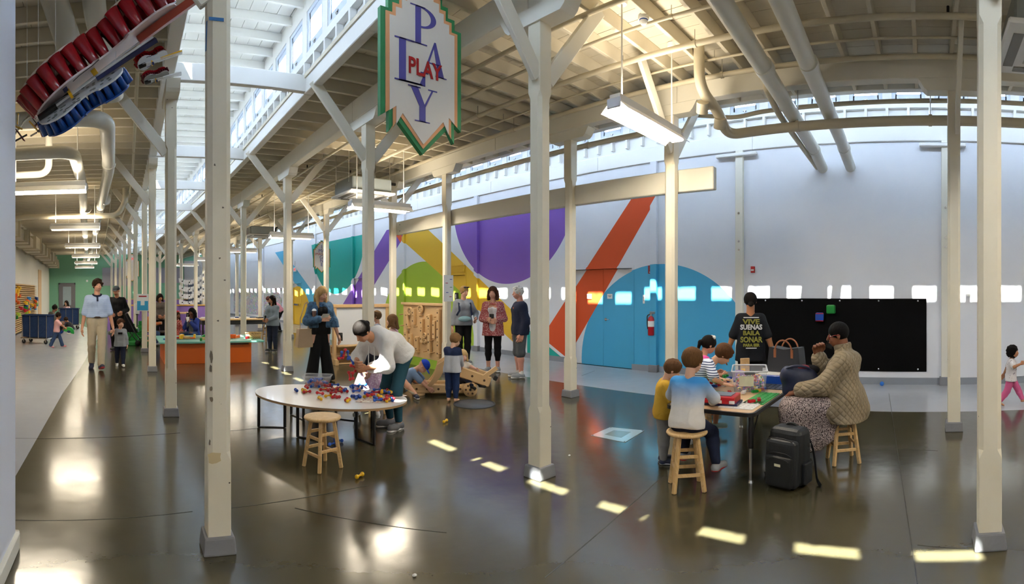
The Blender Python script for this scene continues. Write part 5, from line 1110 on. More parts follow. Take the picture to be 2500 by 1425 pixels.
        t0 = w + d * .16 * q + thumb * .18 * q; t1 = t0 + unit(d * .75 + thumb * .6 + pn * .35) * .26 * q; t2 = t1 + unit(d * .95 + thumb * .05 + pn * (.3 + cu * .5)) * .22 * q; S.cone(t0, t1, .1 * q, .08 * q); S.cone(t1, t2, .08 * q, .06 * q); Hd.append(S.mesh(max(.0045, vx * .5)))
    # head
    S = SDF(.05 * hh); rr_ = lambda a, b, c_: (a * hh, b * hh, c_ * hh); Ri = np.array([hf, hlft, hu]); ch_ = c
    S.ell(hc + hu * .09 * hh - hf * .07 * hh, rr_(.42, .365, .40), Ri); S.ell(hc - hu * .20 * hh + hf * .08 * hh, rr_(.30 + .03 * ch_, .275 + .04 * ch_, .30), Ri)
    S.ell(hc - hu * .40 * hh + hf * .19 * hh, rr_(.10, .11, .08), Ri); S.cone(hc + hf * .36 * hh + hu * .02 * hh, hc + hf * (.445 - .03 * ch_) * hh - hu * .13 * hh, .035 * hh, .05 * hh)
    for s in (1, -1): S.ell(hc + hlft * s * .375 * hh - hu * .06 * hh - hf * .04 * hh, rr_(.07, .03, .105), Ri); S.ell(hc + hf * .25 * hh + hlft * s * .15 * hh - hu * .17 * hh, rr_(.1, .1, .09), Ri)
    S.ell(hc + hf * .335 * hh - hu * .275 * hh, rr_(.055, .1, .035), Ri); S.cone(neck - up * .01 * h, hb + hu * hh * .2 - hf * .01 * h, r(.034), r(.031)); SH = S
    parts = [B.mesh(vx), S.mesh(max(.0055, vx * .55))] + Hd
    body = link(name, np_mesh(name, parts, sk), None, (loc[0], loc[1], loc[2] if len(loc) > 2 else 0), (0, 0, head)); tag(body, label, 'person', group)
    def garment(nm, S, m, v=None): return link(nm, np_mesh(nm, [S.mesh(v or vx)], m), body)
    if pants:
        S = SDF(.02 * h); t = pants.get('t', .007 * h); torso(S, t, top=False)
        for nm in 'LR': leg(S, nm, t, 1 + pants.get('len', .93), pants.get('flare', 0.0))
        S.cut(Tm @ V(0, 0, 1), pp + Tm @ V(0, 0, pants.get('waist', .055) * h)); 
        if 'cutz' in pants: S.cut((0, 0, -1), (0, 0, pants['cutz']))
        garment(pants.get('name', 'trousers'), S, pants['m'])
    def top(g, nm):
        S = SDF(g.get('k', .018) * h); t = max(g.get('t', .010 * h) * .8, (pants.get('t', .007 * h) + .006) if pants and nm == 'shirt' or pants and g is shirt else 0); torso(S, t); hem = g.get('hem', .05) * h
        for s in (1, -1): S.cone(pp + Tm @ V(0, s * .042 * h, -.01 * h), pp + Tm @ V(g.get('hemx', 0) * h, s * .046 * h, -hem), r(.064) + t, r(.062) + t + g.get('flare', 0.0))
        for n_ in 'LR':
            if g.get('sleeve', 2) > 0: arm(S, n_, t * .85 + g.get('slv', 0), g.get('sleeve', 1.95), g.get('cuff', .003))
        if g.get('hood'): S.cone(neck - fw * .045 * h + lf * .035 * h - up * .025 * h, neck - fw * .045 * h - lf * .035 * h - up * .025 * h, .036 * h, .036 * h); S.cone(neck - fw * .06 * h - up * .04 * h, neck - fw * .06 * h - up * .08 * h, .04 * h, .03 * h)
        if g.get('collar'): S.cone(neck - up * .02 * h, neck + up * (.022 + .02 * (g['collar'] > 1)) * h + fw * .005 * h, r(.04), r(.046))
        for q in g.get('extra', ()): S.cone(*q)
        S.cut(-(Tm @ V(0, 0, 1)) + Tm @ V(g.get('hemtilt', 0), 0, 0), pp + Tm @ V(0, 0, -hem)); S.cut(up + fw * g.get('neckslope', .12), neck + up * g.get('neck', .012) * h)
        if g.get('open'):   # open front strip
            S.ell(chest + fw * .10 * h - up * .06 * h, (.06 * h, g['open'] * h, .30 * h), np.array([fw, lf, up]), sub=True)
        if g.get('vneck'): S.ell(neck + fw * .055 * h - up * .015 * h, (.04 * h, .035 * h, g['vneck'] * h), np.array([fw, lf, up]), sub=True)
        return garment(nm, S, g['m'])
    if shirt: top(shirt, shirt.get('name', 'shirt'))
    if over: top(over, over.get('name', 'jacket'))
    if skirt:
        S = SDF(skirt.get('k', .04) * h)
        for q in skirt.get('prims', ()): S.cone(*q)
        if skirt.get('auto', 1):
            torso(S, .012 * h, top=False)
            for nm in 'LR': leg(S, nm, skirt.get('t', .03 * h), skirt.get('len', 1.0), skirt.get('flare', 0))
        S.cut(Tm @ V(0, 0, 1), pp + Tm @ V(0, 0, .055 * h))
        for q in skirt.get('cuts', ()): S.cut(*q)
        garment('skirt', S, skirt['m'])
    if shoes:
        for nm in 'LR':
            a, f, u_ = J['a' + nm], J['f' + nm], J['u' + nm]; sd = np.cross(u_, f); S = SDF(.02 * h); g0 = a - u_ * (an - .022 * h)
            S.cone(a - u_ * .012 * h, g0 - f * .012 * h, .026 * h, .027 * h); S.cone(g0 - f * .012 * h, g0 + f * .095 * h + u_ * -.004 * h, .026 * h, .021 * h); S.cone(g0 + f * .05 * h + sd * .008 * h, g0 + f * .09 * h - sd * .006 * h, .022 * h, .02 * h); bot = a - u_ * an
            S.cut(-u_, bot + u_ * .002); S.cut(u_, a + u_ * (.01 if shoes.get('low', 1) else .06) * h); so_ = garment('shoe', S, shoes['m'], max(.006, vx * .7))
            if shoes.get('sole'):
                S = SDF(.012 * h); S.cone(bot + u_ * .008 * h - f * .014 * h, bot + u_ * .008 * h + f * .097 * h, .0275 * h, .024 * h); S.cut(u_, bot + u_ * .014 * h); S.cut(-u_, bot); q = link('sole', np_mesh('sole', [S.mesh(max(.006, vx * .7))], shoes['sole']), so_)
    if hair:
        st = hair.get('style', 'short'); S = SDF(.06 * hh); vol = hair.get('vol', .045); S.ell(hc + hu * .115 * hh - hf * .085 * hh, rr_(.425 + vol, .375 + vol, .41 + vol), Ri); S.ell(hc + hf * .46 * hh - hu * .23 * hh, rr_(.30, .42, .40), Ri, sub=True)
        if st in ('short', 'bun', 'pony', 'curly'): S.cut(-hu + hf * .55, hc - hu * hair.get('low', .26) * hh)
        if st == 'short':
            S.ell(hc + hf * .22 * hh - hu * .30 * hh, rr_(.36, .5, .27), Ri, sub=True)
            if hair.get('tuft', 1): S.cone(hc + hu * .40 * hh + hf * .18 * hh + hlft * .15 * hh, hc + hu * .38 * hh + hf * .24 * hh - hlft * .16 * hh, .13 * hh, .11 * hh)
            rg = np.random.RandomState(int(h * 1000) % 97)
            for q in range(hair.get('tuft', 30)):
                dd = unit(rg.normal(size=3) + V(-.25, 0, .7)); p_ = hc + Ri.T @ (dd * V(.43, .385, .43) * hh) + hu * .10 * hh - hf * .08 * hh; t_ = unit(Ri.T @ V(.5, .5, .1) - dd * 0); S.cone(p_, p_ + t_ * .14 * hh + Ri.T @ dd * .012 * hh, .055 * hh, .03 * hh)
        if st == 'bun': S.ell(hc + hu * hair.get('bz', .42) * hh - hf * hair.get('bx', .30) * hh, rr_(.17, .17, .16), Ri); S.ell(hc + hf * .22 * hh - hu * .32 * hh, rr_(.36, .5, .27), Ri, sub=True)
        if st == 'pony':
            S.ell(hc + hf * .22 * hh - hu * .32 * hh, rr_(.36, .5, .27), Ri, sub=True); p0 = hc - hf * .44 * hh + hu * .12 * hh; p1 = p0 - hf * .16 * hh - hu * .18 * hh; p2 = p1 - hu * hair.get('len', .6) * hh + hf * .04 * hh; S.chain([p0, p1, p2], [.10 * hh, .13 * hh, .05 * hh])
        if st in ('long', 'bob'):
            ln = hair.get('len', 1.0 if st == 'long' else .42) * hh; wd = .34
            for s in (1, -1):
                for fx in (-.28, -.05) if st == 'long' else (-.25, .0): p0 = hc + hlft * s * wd * hh + hf * fx * hh + hu * .1 * hh; p1 = hc + hlft * s * (wd + .05) * hh + hf * (fx - .02) * hh - hu * .35 * hh; p2 = V(*(p1 + (0, 0, -ln * .6))) - fw * .03 * h * (fx < -.2) + fw * .03 * h * (fx > -.2); S.chain([p0, p1, p2], [.15 * hh, .15 * hh, .10 * hh])
            p0 = hc - hf * .36 * hh + hu * .1 * hh; S.chain([p0, hc - hf * .40 * hh - hu * .4 * hh, V(*(hc - hf * .42 * hh - hu * .4 * hh)) + V(0, 0, -ln * .7) - fw * .02 * h], [.2 * hh, .22 * hh, .16 * hh])
        if st == 'curly':
            S.p[0] = ('e', hc + hu * .06 * hh - hf * .12 * hh, np.array(rr_(.52, .50, .52)), Ri); S.clip = []; S.cut(-hu, hc - hu * .75 * hh); rg = np.random.RandomState(5)
            for q in range(46): a_, b_ = rg.uniform(0, 2 * PI), rg.uniform(-.75, 1); dd = V(math.cos(a_) * math.sqrt(1 - min(1, b_ * b_)), math.sin(a_) * math.sqrt(1 - min(1, b_ * b_)), b_); 
            for q in range(70):
                dd = unit(rg.normal(size=3)); 
                if dd[0] > .45 and dd[2] < .5: continue
                S.ell(hc + Ri.T @ (dd * V(.50, .47, .52) * hh) - hf * .1 * hh, (.10 * hh,) * 3)
        for q in hair.get('extra', ()): S.cone(*[hc + Ri.T @ (np.array(z_) * hh) if hasattr(z_, '__len__') else z_ * hh for z_ in q])
        garment('hair', S, hairmat(hair['c']), max(.007, vx * .65))
    if cap:
        S = SDF(.02 * hh); S.ell(hc + hu * .14 * hh - hf * .07 * hh, rr_(.475, .43, .44), Ri); S.cut(-hu, hc + hu * .12 * hh); cp = garment('cap', S, cap['m'], max(.006, vx * .6)); bd = 1 if not cap.get('back') else -1
        S = SDF(.02 * hh); S.ell(hc + hu * .13 * hh + hf * bd * .46 * hh, rr_(.30, .30, .035), Ri); q = link('brim', np_mesh('brim', [S.mesh(max(.005, vx * .5))], cap.get('bm', cap['m'])), cp)
    def on_face(dy, dz):
        p = hc + hlft * dy * hh + hu * dz * hh + hf * .7 * hh
        for _ in range(40):
            d = float(SH.eval(p[None])[0]); p = p - hf * d * .8
            if d < .0005: break
        return p
    if face:
        irisc = mat('eye_dark', '#241812', .15); lipm = mat('lips_' + skinc.strip('#'), tuple(min(1, a * b) for a, b in zip([int(skinc[i:i + 2], 16) / 255 for i in (1, 3, 5)], (.86, .62, .62))), .4)
        M3 = Matrix(Ri.T.tolist())
        for s in (1, -1):
            p = on_face(s * .15, .0); ew = one('eye', lambda b: b.ball(Vector(p - hf * .012 * hh), .05 * hh, 10, 7, M=M3, sc=(.6, 1.2, .62)), mat('eye_white', '#dcd4cc', .3), body); one('iris', lambda b: b.ball(Vector(p + hf * .014 * hh - hlft * 0), .03 * hh, 8, 6, M=M3, sc=(.5, 1, 1)), irisc, ew)
            if hair or cap:
                q0, q1, q2 = on_face(s * .07, .10), on_face(s * .15, .125), on_face(s * .235, .09); tubeo('eyebrow', [Vector(q0), Vector(q1), Vector(q2)], .016 * hh, hairmat((hair or cap).get('c', '#2a2018')), body, n=5)
        p = on_face(0, -.275); one('mouth', lambda b: b.ball(Vector(p - hf * .02 * hh), .1 * hh, 10, 6, M=M3, sc=(.42, 1, .26)), lipm, body)
    info = dict(body=body, J=J, hc=hc, hf=hf, hl=hlft, hu=hu, hh=hh, neck=neck, chest=chest, waist=waist, pp=pp, fw=fw, lf=lf, up=up, h=h, on_face=on_face, Ri=Ri, T=T, garment=garment, hlen=hl); return info
def wl(info, p):                  # local point of a person -> world
    return info['body'].matrix_basis @ Vector(p)
# ================================================================ PEOPLE
cam_dir = lambda x, y: math.atan2(-y, -x)
JEAN = cloth('jeans', '#33486a'); NAVYC = cloth('navy', '#161d33'); BLACKC = cloth('black', '#0b0b0e', wr=.2); GREYC = cloth('grey_marl', '#8b9096'); KHAKI = cloth('khaki', '#b7aa92'); SHWHITE = mat('shoe_white', '#dcdad6', .5); SHNAVY = mat('shoe_navy', '#1c2440', .5); SHGREY = mat('shoe_grey', '#8f9296', .6); SHBLACK = mat('shoe_black', '#141416', .5); SOLEW = mat('sole_white', '#e2e0dc', .6); SOLER = mat('sole_red', '#a3262c', .5)
# --- seated woman on the phone (largest figure)
S1 = person((4.61, .76), 1.70, 1.64, 'seated woman with red glasses, quilted khaki jacket and patterned skirt, phone at her ear', skinc='#7a4b33', fat=1.1, pel=(-.02, 0, .535), lean=.04, hpitch=.16, hyaw=.05,
    hands={'L': (.40, .12, .66), 'R': (.235, -.085, .955)}, elbowpole={'L': (-.6, .5, -.8), 'R': (.5, -.3, -1)}, feet={'L': (.42, .10, .10), 'R': (.36, -.12, .10)}, palm={'R': (-.35, .8, .3, .1, .25, 1), 'L': (0, -.4, -1)}, curl=(.45, .62),
    over=dict(name='jacket', m=cloth('quilted', '#93846b', .6, quilt=52), t=.030, hem=.09, sleeve=1.86, slv=.012, cuff=.012, hood=1, collar=2, flare=.03, neck=.055, k=.024, extra=[(V(-.02, .08, .60), V(.10, .12, .50), .145, .11), (V(-.02, -.08, .60), V(.10, -.12, .50), .145, .11), (V(-.06, 0, .60), V(-.09, 0, .48), .15, .16)]),
    skirt=dict(m=cloth('dots', '#c6b4ae', .85, spots=('#33272a', 150, .51), wr=.5), auto=0, k=.08, prims=[(V(0, .09, .53), V(.43, .12, .50), .125, .11), (V(0, -.09, .53), V(.43, -.12, .50), .125, .11), (V(.44, .11, .48), V(.46, .12, .17), .115, .13), (V(.44, -.11, .48), V(.42, -.14, .17), .115, .13), (V(.30, 0, .46), V(.34, 0, .16), .12, .17), (V(.12, .04, .48), V(.16, .06, .26), .10, .10)], cuts=[((.0, 0, -1), (0, 0, .13)), ((-.55, 0, -.7), (.02, 0, .27))]),
    shoes=dict(m=SHBLACK), hair=dict(style='short', c='#0d0b0b', vol=.015, tuft=0), vx=.0095)
hh, hc, hf, hl_, hu = (S1[k] for k in ('hh', 'hc', 'hf', 'hl', 'hu'))
GLR = mat('glasses_red', '#7d1a22', .25); B0 = S1['body']
gl = empty('glasses'); gl.parent = B0
for s in (1, -1):
    c_ = S1['on_face'](s * .165, -.02) + hf * .05 * hh; tubeo('lens_rim', [Vector(c_ + hl_ * .125 * hh * math.cos(a) + hu * .10 * hh * math.sin(a)) for a in [k * PI / 7 for k in range(14)]], .018 * hh, GLR, gl, n=6, closed=True)
    tubeo('temple', [Vector(c_ + hl_ * s * .12 * hh), Vector(hc + hl_ * s * .41 * hh + hf * .12 * hh + hu * .02 * hh), Vector(hc + hl_ * s * .40 * hh - hf * .10 * hh)], .016 * hh, GLR, gl, n=6)
w_ = S1['J']['wR']; PH = mat('phone_black', '#0f1012', .2)
o = boxo('mobile_phone', (0, 0, 0), (.012, .07, .145), PH, None, bevel=.005); o.matrix_world = B0.matrix_basis @ Matrix.Translation(Vector(hc - hl_ * .36 * hh + hf * .30 * hh - hu * .26 * hh)) @ (Matrix.Rotation(1.35, 4, 'Z') @ Matrix.Rotation(-.35, 4, 'X')); tag(o, 'black phone held to the seated woman ear', 'phone')
for k in range(4): cylo('cuff_stripe', *[Vector(S1['J']['wL'] + (S1['J']['eL'] - S1['J']['wL']) * t) for t in (.14 + .05 * k, .165 + .05 * k)], .047, mat('cuff_cream', '#ddd3c2', .8) if k % 2 == 0 else mat('cuff_brown', '#5a4a3c', .8), B0, n=16)
cylo('watch', *[Vector(S1['J']['wL'] + (S1['J']['eL'] - S1['J']['wL']) * t) for t in (.0, .06)], .031, WHITEPL, B0, n=14)
for k in range(3): one('button', lambda b: b.ball(Vector(S1['chest'] + S1['fw'] * (.05 + .0 * k) + S1['lf'] * .19 + S1['up'] * (.10 - k * .19)), .011, 8, 6), BLACKP, B0)
# navy handbag on her lap
NAVB = mat('handbag_navy', '#0f1836', .5, bump=.3, bscale=18)
S = SDF(.08); S.cone((.0, -.13, .06), (.0, .10, .05), .07, .06); S.cone((.0, -.15, .10), (.0, .12, .17), .06, .06); S.cone((.0, -.10, .20), (.0, .10, .23), .05, .045); S.cone((.02, .0, .06), (.02, .0, .16), .085, .075); S.ell((0, 0, .29), (.04, .12, .06), sub=True)
e = empty('handbag', wl(S1, (.40, .03, .60)), 1.70 - PI / 2 + .2, 'navy slouchy handbag resting open on the seated woman lap', 'bag'); link('bag_body', np_mesh('bag_body', [S.mesh(.012)], NAVB), e)
tubeo('strap', arc((0, .02, .22), .12, .1, PI - .1, 12, (0, 1, 0), (-.5, 0, .5)), .012, NAVB, e); one('red_scarf', lambda b: b.ball((0, -.04, .255), .045, 10, 7, sc=(.8, 1.3, .6)), mat('scarf_red', '#8d1626', .7), e); one('dark_cloth', lambda b: b.ball((.03, -.10, .23), .08, 10, 7, sc=(.7, 1.2, .6)), BLACKC, e)
# --- children at the brick table
person((3.60, 1.83), .12, 1.17, 'boy in blue to white dyed long sleeve shirt sitting on a stool', c=.5, sex='m', skinc='#d9a98c', pel=(.0, 0, .535), lean=.22, hpitch=.15, hyaw=-.25, hands={'L': (.30, .16, .63), 'R': (.30, -.12, .63)}, elbowpole={'L': (-.2, 1, -.6), 'R': (-.2, -1, -.6)}, feet={'L': (.20, .10, .20, .1), 'R': (.14, -.20, .16, -.3)},
    shirt=dict(m=cloth('dip_dye', '#e4ded6', .85, grad=('#3f8fd0', .64, .84)), t=.016, hem=.05, sleeve=1.92, neck=.006), pants=dict(m=cloth('navy', '#161d33'), t=.012, len=.9), shoes=dict(m=SHGREY, sole=SOLER), hair=dict(style='short', c='#5f4227', vol=.07, low=.34), vx=.009)
person((4.02, 2.29), -.95, .96, 'small boy in yellow T-shirt and grey trousers standing at the brick table', c=.75, sex='m', skinc='#d9a98c', lean=.10, hpitch=.45, hands={'L': (.20, .06, .60), 'R': (.20, -.06, .60)}, shirt=dict(m=cloth('mustard', '#d3a63a'), t=.016, hem=.06, sleeve=.9, cuff=.012), pants=dict(m=cloth('pale_grey', '#8f8d8a'), t=.012), shoes=dict(m=SHNAVY, sole=SOLEW), hair=dict(style='short', c='#5c4029', vol=.05, low=.34), vx=.0095)
person((4.52, 2.33), -1.12, 1.14, 'boy in navy striped T-shirt leaning over the brick table on both hands', c=.55, sex='m', skinc='#cf9e80', pel=(.06, 0, .62), lean=.95, hpitch=.35, hyaw=.1, hands={'L': (.36, .12, .66), 'R': (.38, -.14, .66)}, elbowpole={'L': (-.5, .6, .4), 'R': (-.5, -.6, .4)}, feet={'L': (.0, .09, .05), 'R': (-.05, -.10, .05)}, palm={'L': (0, 0, -1, .9, .3, -.15), 'R': (0, 0, -1, .9, -.3, -.15)}, curl=(.05, .05),
    shirt=dict(m=cloth('navy_stripes', '#d6dce8', stripe=('#39456a', .021, .4)), t=.015, hem=.05, sleeve=.85, cuff=.012, collar=1), pants=dict(m=NAVYC, t=.01), shoes=dict(m=SHWHITE), hair=dict(style='short', c='#4f3420', vol=.07, low=.30), vx=.009)
G1 = person((5.02, 2.42), -.75, 1.13, 'girl in pink top with white hair bow behind the striped boy', c=.5, skinc='#c89273', pel=(0, 0, .54), lean=.25, hpitch=.3, hands={'L': (.26, .08, .64), 'R': (.24, -.12, .64)}, feet={'L': (.2, .1, .16), 'R': (.16, -.12, .12)}, shirt=dict(m=cloth('hot_pink', '#d9549a'), t=.014, hem=.05, sleeve=.5), skirt=dict(m=cloth('pink_skirt', '#c65a9c'), len=.8, t=.03), shoes=dict(m=mat('shoe_mint', '#9db8ae', .5), sole=SOLEW), hair=dict(style='pony', c='#15110f', len=.7), vx=.011)
bw = Vector(G1['hc'] + G1['hu'] * G1['hh'] * .50 + G1['hl'] * -.12 * G1['hh']); o = one('hair_bow', lambda b: (b.ball(bw + Vector(G1['hl']) * .03, .028, 8, 6, sc=(.6, 1.2, .8)), b.ball(bw - Vector(G1['hl']) * .03, .028, 8, 6, sc=(.6, 1.2, .8)), b.ball(bw, .013, 8, 6)), PAPER, G1['body'])
# --- woman in printed black T-shirt, from behind
W1 = person((6.28, 2.26), .42, 1.55, 'woman in black printed T-shirt seen from behind at the magnet board', skinc='#a9744f', fat=1.05, hands={'L': (.05, .34, .66), 'R': (-.02, -.34, .64)}, shirt=dict(m=cloth('tee_black', '#10131a', wr=.25), t=.022, hem=.12, sleeve=.9, cuff=.012, flare=.015), pants=dict(m=BLACKC), shoes=dict(m=SHBLACK), hair=dict(style='bun', c='#14100e', vol=.05, bz=-.2, bx=.5, low=.48), vx=.012, face=False)
TXY = mat('print_olive', '#7d7c2c', .6); TXW = mat('print_white', '#c9ccd0', .6)
bx = W1['chest'] - W1['fw'] * .1
for k, (s_, z_, sz, m_, sx) in enumerate((('VIVE', 1.165, .088, TXY, 1.25), ('SUENAS', 1.095, .088, TXW, .9), ('BAILA', 1.02, .08, TXY, 1.02), ('SONAR', .935, .098, TXY, .86), ('PARA SER', .865, .05, TXY, .98))):
    text('print_line', s_, sz, MT((-.128 - .010 * (z_ < 1.0), 0, z_), (0, -1, 0), (.0, 0, 1), (-1, 0, 0)), m_, W1['body'], .003, sx, off=.0035)
for z_, w_ in ((1.222, .2), (.828, .14)): boxo('print_bar', (-.132, 0, z_), (.004, w_, .012), TXW, W1['body'])
# --- running toddler at the right edge
person((6.9, -1.16), -1.72, .84, 'toddler girl with black curly hair and pink trousers striding at the right edge', c=.9, skinc='#b27d5c', pel=(0, 0, .385), lean=.06, hyaw=-.3, hands={'L': (-.10, .14, .40), 'R': (.13, -.13, .58)}, feet={'L': (.17, .05, .045, .0, -.2), 'R': (-.15, -.05, .06, 0, .5)}, shirt=dict(m=cloth('speckled_white', '#e2dcdc', spots=('#8a7f86', 38, .66)), t=.014, hem=.06, sleeve=.75, flare=.01), pants=dict(m=cloth('rose_pink', '#d0628f'), t=.012, len=.85), hair=dict(style='curly', c='#120e0d'), vx=.0095, curl=(.3, .5))
# --- trio by the wall
W2 = person((6.78, 8.72), cam_dir(6.78, 8.72) + .25, 1.69, 'woman in grey sweatshirt with backpack straps and pale blue waist pouch', skinc='#cf9f86', hyaw=.35, hpitch=.1, hands={'L': (.16, .24, .98)}, elbowpole={'L': (-.7, .5, -.3)}, shirt=dict(m=GREYC, t=.025, hem=.05, sleeve=1.93, k=.03), pants=dict(m=BLACKC), shoes=dict(m=SHGREY, sole=SOLEW), hair=dict(style='bun', c='#9c7d4f', bz=.1, bx=.5), vx=.0135)
for s in (1, -1): tubeo('backpack_strap', [Vector(W2['neck'] + W2['lf'] * s * .11 + W2['up'] * .012 - W2['fw'] * .03), Vector(W2['neck'] + W2['lf'] * s * .125 - W2['up'] * .08 + W2['fw'] * .125), Vector(W2['chest'] + W2['lf'] * s * .13 - W2['up'] * .10 + W2['fw'] * .175), Vector(W2['chest'] + W2['lf'] * s * .17 - W2['up'] * .20 + W2['fw'] * .09)], .022, cloth('strap_navy', '#1d2740'), W2['body'], n=8, flat=.4)
one('waist_pouch', lambda b: b.ball(Vector(W2['pp'] + W2['fw'] * .13 + V(0, 0, .06)), .07, 14, 8, sc=(.6, 2.1, .9)), cloth('pouch_blue', '#93b8bd'), W2['body']); SGL = mat('sunglass', '#1a1512', .2)
for s in (1, -1): one('sunglass_lens', lambda b: b.ball(Vector(W2['hc'] + W2['hf'] * .30 * W2['hh'] + W2['hl'] * s * .17 * W2['hh'] + W2['hu'] * .42 * W2['hh']), .035, 10, 6, sc=(.5, 1, .5)), SGL, W2['body'])
W3 = person((6.57, 7.50), cam_dir(6.57, 7.5) - .1, 1.665, 'woman with brown bob in red patterned cardigan and white top', skinc='#d4a088', hyaw=-.1, hands={'L': (.20, .06, 1.02), 'R': (.21, -.05, 1.0)}, elbowpole={'L': (-.6, .7, -.4), 'R': (-.6, -.7, -.4)}, shirt=dict(name='tank_top', m=cloth('white_top', '#dedde0'), t=.014, hem=.10, sleeve=0, neck=-.03, neckslope=.5), over=dict(name='cardigan', m=cloth('red_floral', '#a04a4c', spots=('#d8b2a6', 60, .58)), t=.026, hem=.12, sleeve=1.9, open=.055, flare=.02), pants=dict(m=BLACKC, len=.62, t=.006), shoes=dict(m=SHGREY, sole=SOLEW), hair=dict(style='bob', c='#42281b', vol=.06), vx=.0125)
o = slab('mobile_phone', wl(W3, (.27, .0, 1.0)), .02, .09, .13, cam_dir(6.57, 7.5), PH, 'phone in a dark case held by the cardigan woman', 'phone', .006)
o = tubeo('necklace', [Vector(W3['neck'] + W3['fw'] * (.06 + .055 * math.sin(t)) + W3['lf'] * .07 * math.cos(t) - W3['up'] * (.015 + .05 * math.sin(t))) for t in [PI * k / 10 for k in range(11)]], .003, mat('gold_chain', '#c9a045', .3, 1.0), W3['body'], n=5)
M2 = person((6.45, 6.62), 2.62, 1.665, 'white haired man in navy sweater and dark cargo shorts turned to the women', sex='m', skinc='#cf9480', fat=1.06, hyaw=.1, hpitch=.08, hands={'L': (.02, .22, .80), 'R': (.02, -.22, .80)}, shirt=dict(name='sweater', m=cloth('sweater_navy', '#1a2036'), t=.026, hem=.07, sleeve=1.92, collar=1, k=.03), pants=dict(name='shorts', m=cloth('shorts_grey', '#4c4f52'), t=.022, len=.06, flare=.02), shoes=dict(m=SHGREY, sole=SOLEW), hair=dict(style='short', c='#c6c4c0', vol=.03, low=.3), vx=.0125)
one('chest_logo', lambda b: b.box(Vector(M2['chest'] + M2['fw'] * .135 + M2['lf'] * .075 + M2['up'] * .02), (.012, .04, .045)), ORAN, M2['body'])
for s in 'LR': cylo('sock', Vector(M2['J']['a' + s] - V(0, 0, .02)), Vector(M2['J']['a' + s] + V(-.004, 0, .06)), .045, mat('sock_white', '#d8d6d2', .8), M2['body'], n=14)
# --- raglan boy, blond toddler in the car, cap boy
person((4.28, 5.76), .55, .985, 'small boy in grey and navy raglan shirt standing barefoot beside the plywood car', c=.8, sex='m', skinc='#d6a78c', hpitch=.4, hyaw=-.35, lean=.08, hands={'L': (.18, .1, .46), 'R': (.20, -.08, .46)}, shirt=dict(m=cloth('raglan', '#b9bcc2', grad=('#1d2a4c', .655, .665)), t=.014, hem=.06, sleeve=1.9, flare=.008), pants=dict(m=cloth('dark_jeans', '#1f3158'), t=.010, len=.85), hair=dict(style='short', c='#80603c', vol=.06, low=.32), vx=.0105, face=False)
person((4.79, 6.19, .0), cam_dir(4.8, 6.1) + .7, .88, 'blond toddler in pale top sitting inside the plywood car', c=.9, skinc='#dcae98', pel=(0, 0, .22), hpitch=.2, hyaw=-.3, hands={'L': (.26, .08, .38), 'R': (.16, -.14, .36)}, feet={'L': (.34, .08, .16), 'R': (.33, -.08, .16)}, shirt=dict(m=cloth('ivory', '#d9cfc0'), t=.012, hem=.04, sleeve=.6), pants=dict(m=NAVYC, t=.010), shoes=dict(m=SHBLACK), hair=dict(style='bob', c='#c4a571', vol=.05, len=.25), vx=.0115)
C1 = person((4.00, 6.62), -.75, 1.12, 'boy with bright blue cap sitting on the floor bent over toys', c=.6, sex='m', skinc='#d3a084', pel=(0, 0, .12), lean=.75, hpitch=.75, hands={'L': (.40, .08, .10), 'R': (.42, -.10, .10)}, feet={'L': (.22, .28, .06, 1.1), 'R': (.24, -.28, .06, -1.1)}, kneepole={'L': (.6, 1, .35), 'R': (.6, -1, .35)}, shirt=dict(m=cloth('denim_light', '#6d86a6'), t=.014, hem=.03, sleeve=.95), pants=dict(m=KHAKI, t=.012, len=.8), shoes=dict(m=SHNAVY, sole=SOLEW), cap=dict(m=cloth('cap_royal', '#1d3fae'), c='#4a3320'), vx=.0115, face=False)
# --- hoodie woman bending, girl with mask, two children behind
H1 = person((2.93, 5.06), 3.38, 1.63, 'woman in white hoodie and dark teal leggings bending over the oval table', skinc='#c08a68', pel=(-.06, 0, .84), lean=1.34, hpitch=.25, hands={'L': (.42, .0, .72), 'R': (.46, -.12, .76)}, elbowpole={'L': (-.3, .8, -.5), 'R': (-.3, -.8, -.5)}, feet={'L': (.02, .10, .065), 'R': (-.03, -.09, .065)}, shirt=dict(name='hoodie', m=cloth('hoodie_white', '#e2e0dd', wr=.5), t=.034, hem=.02, sleeve=1.9, hood=1, slv=.012, k=.035, flare=.01), pants=dict(name='leggings', m=cloth('leggings_teal', '#1d4352', wr=.15), t=.006, len=.90), shoes=dict(m=mat('shoe_stripe_grey', '#57575a', .6), sole=SOLEW), hair=dict(style='bun', c='#16110f', vol=.04, bz=.05, bx=.5, low=.35), vx=.0105, curl=(.6, .6), face=False)
for s in (1, -1): tubeo('drawstring', [Vector(H1['neck'] + H1['fw'] * .05 + H1['lf'] * s * .045), Vector(H1['neck'] + H1['fw'] * .07 + H1['lf'] * s * .05 + V(0, 0, -.12)), Vector(H1['neck'] + H1['fw'] * .07 + H1['lf'] * s * .05 + V(.0, 0, -.28))], .006, PAPER, H1['body'], n=6)
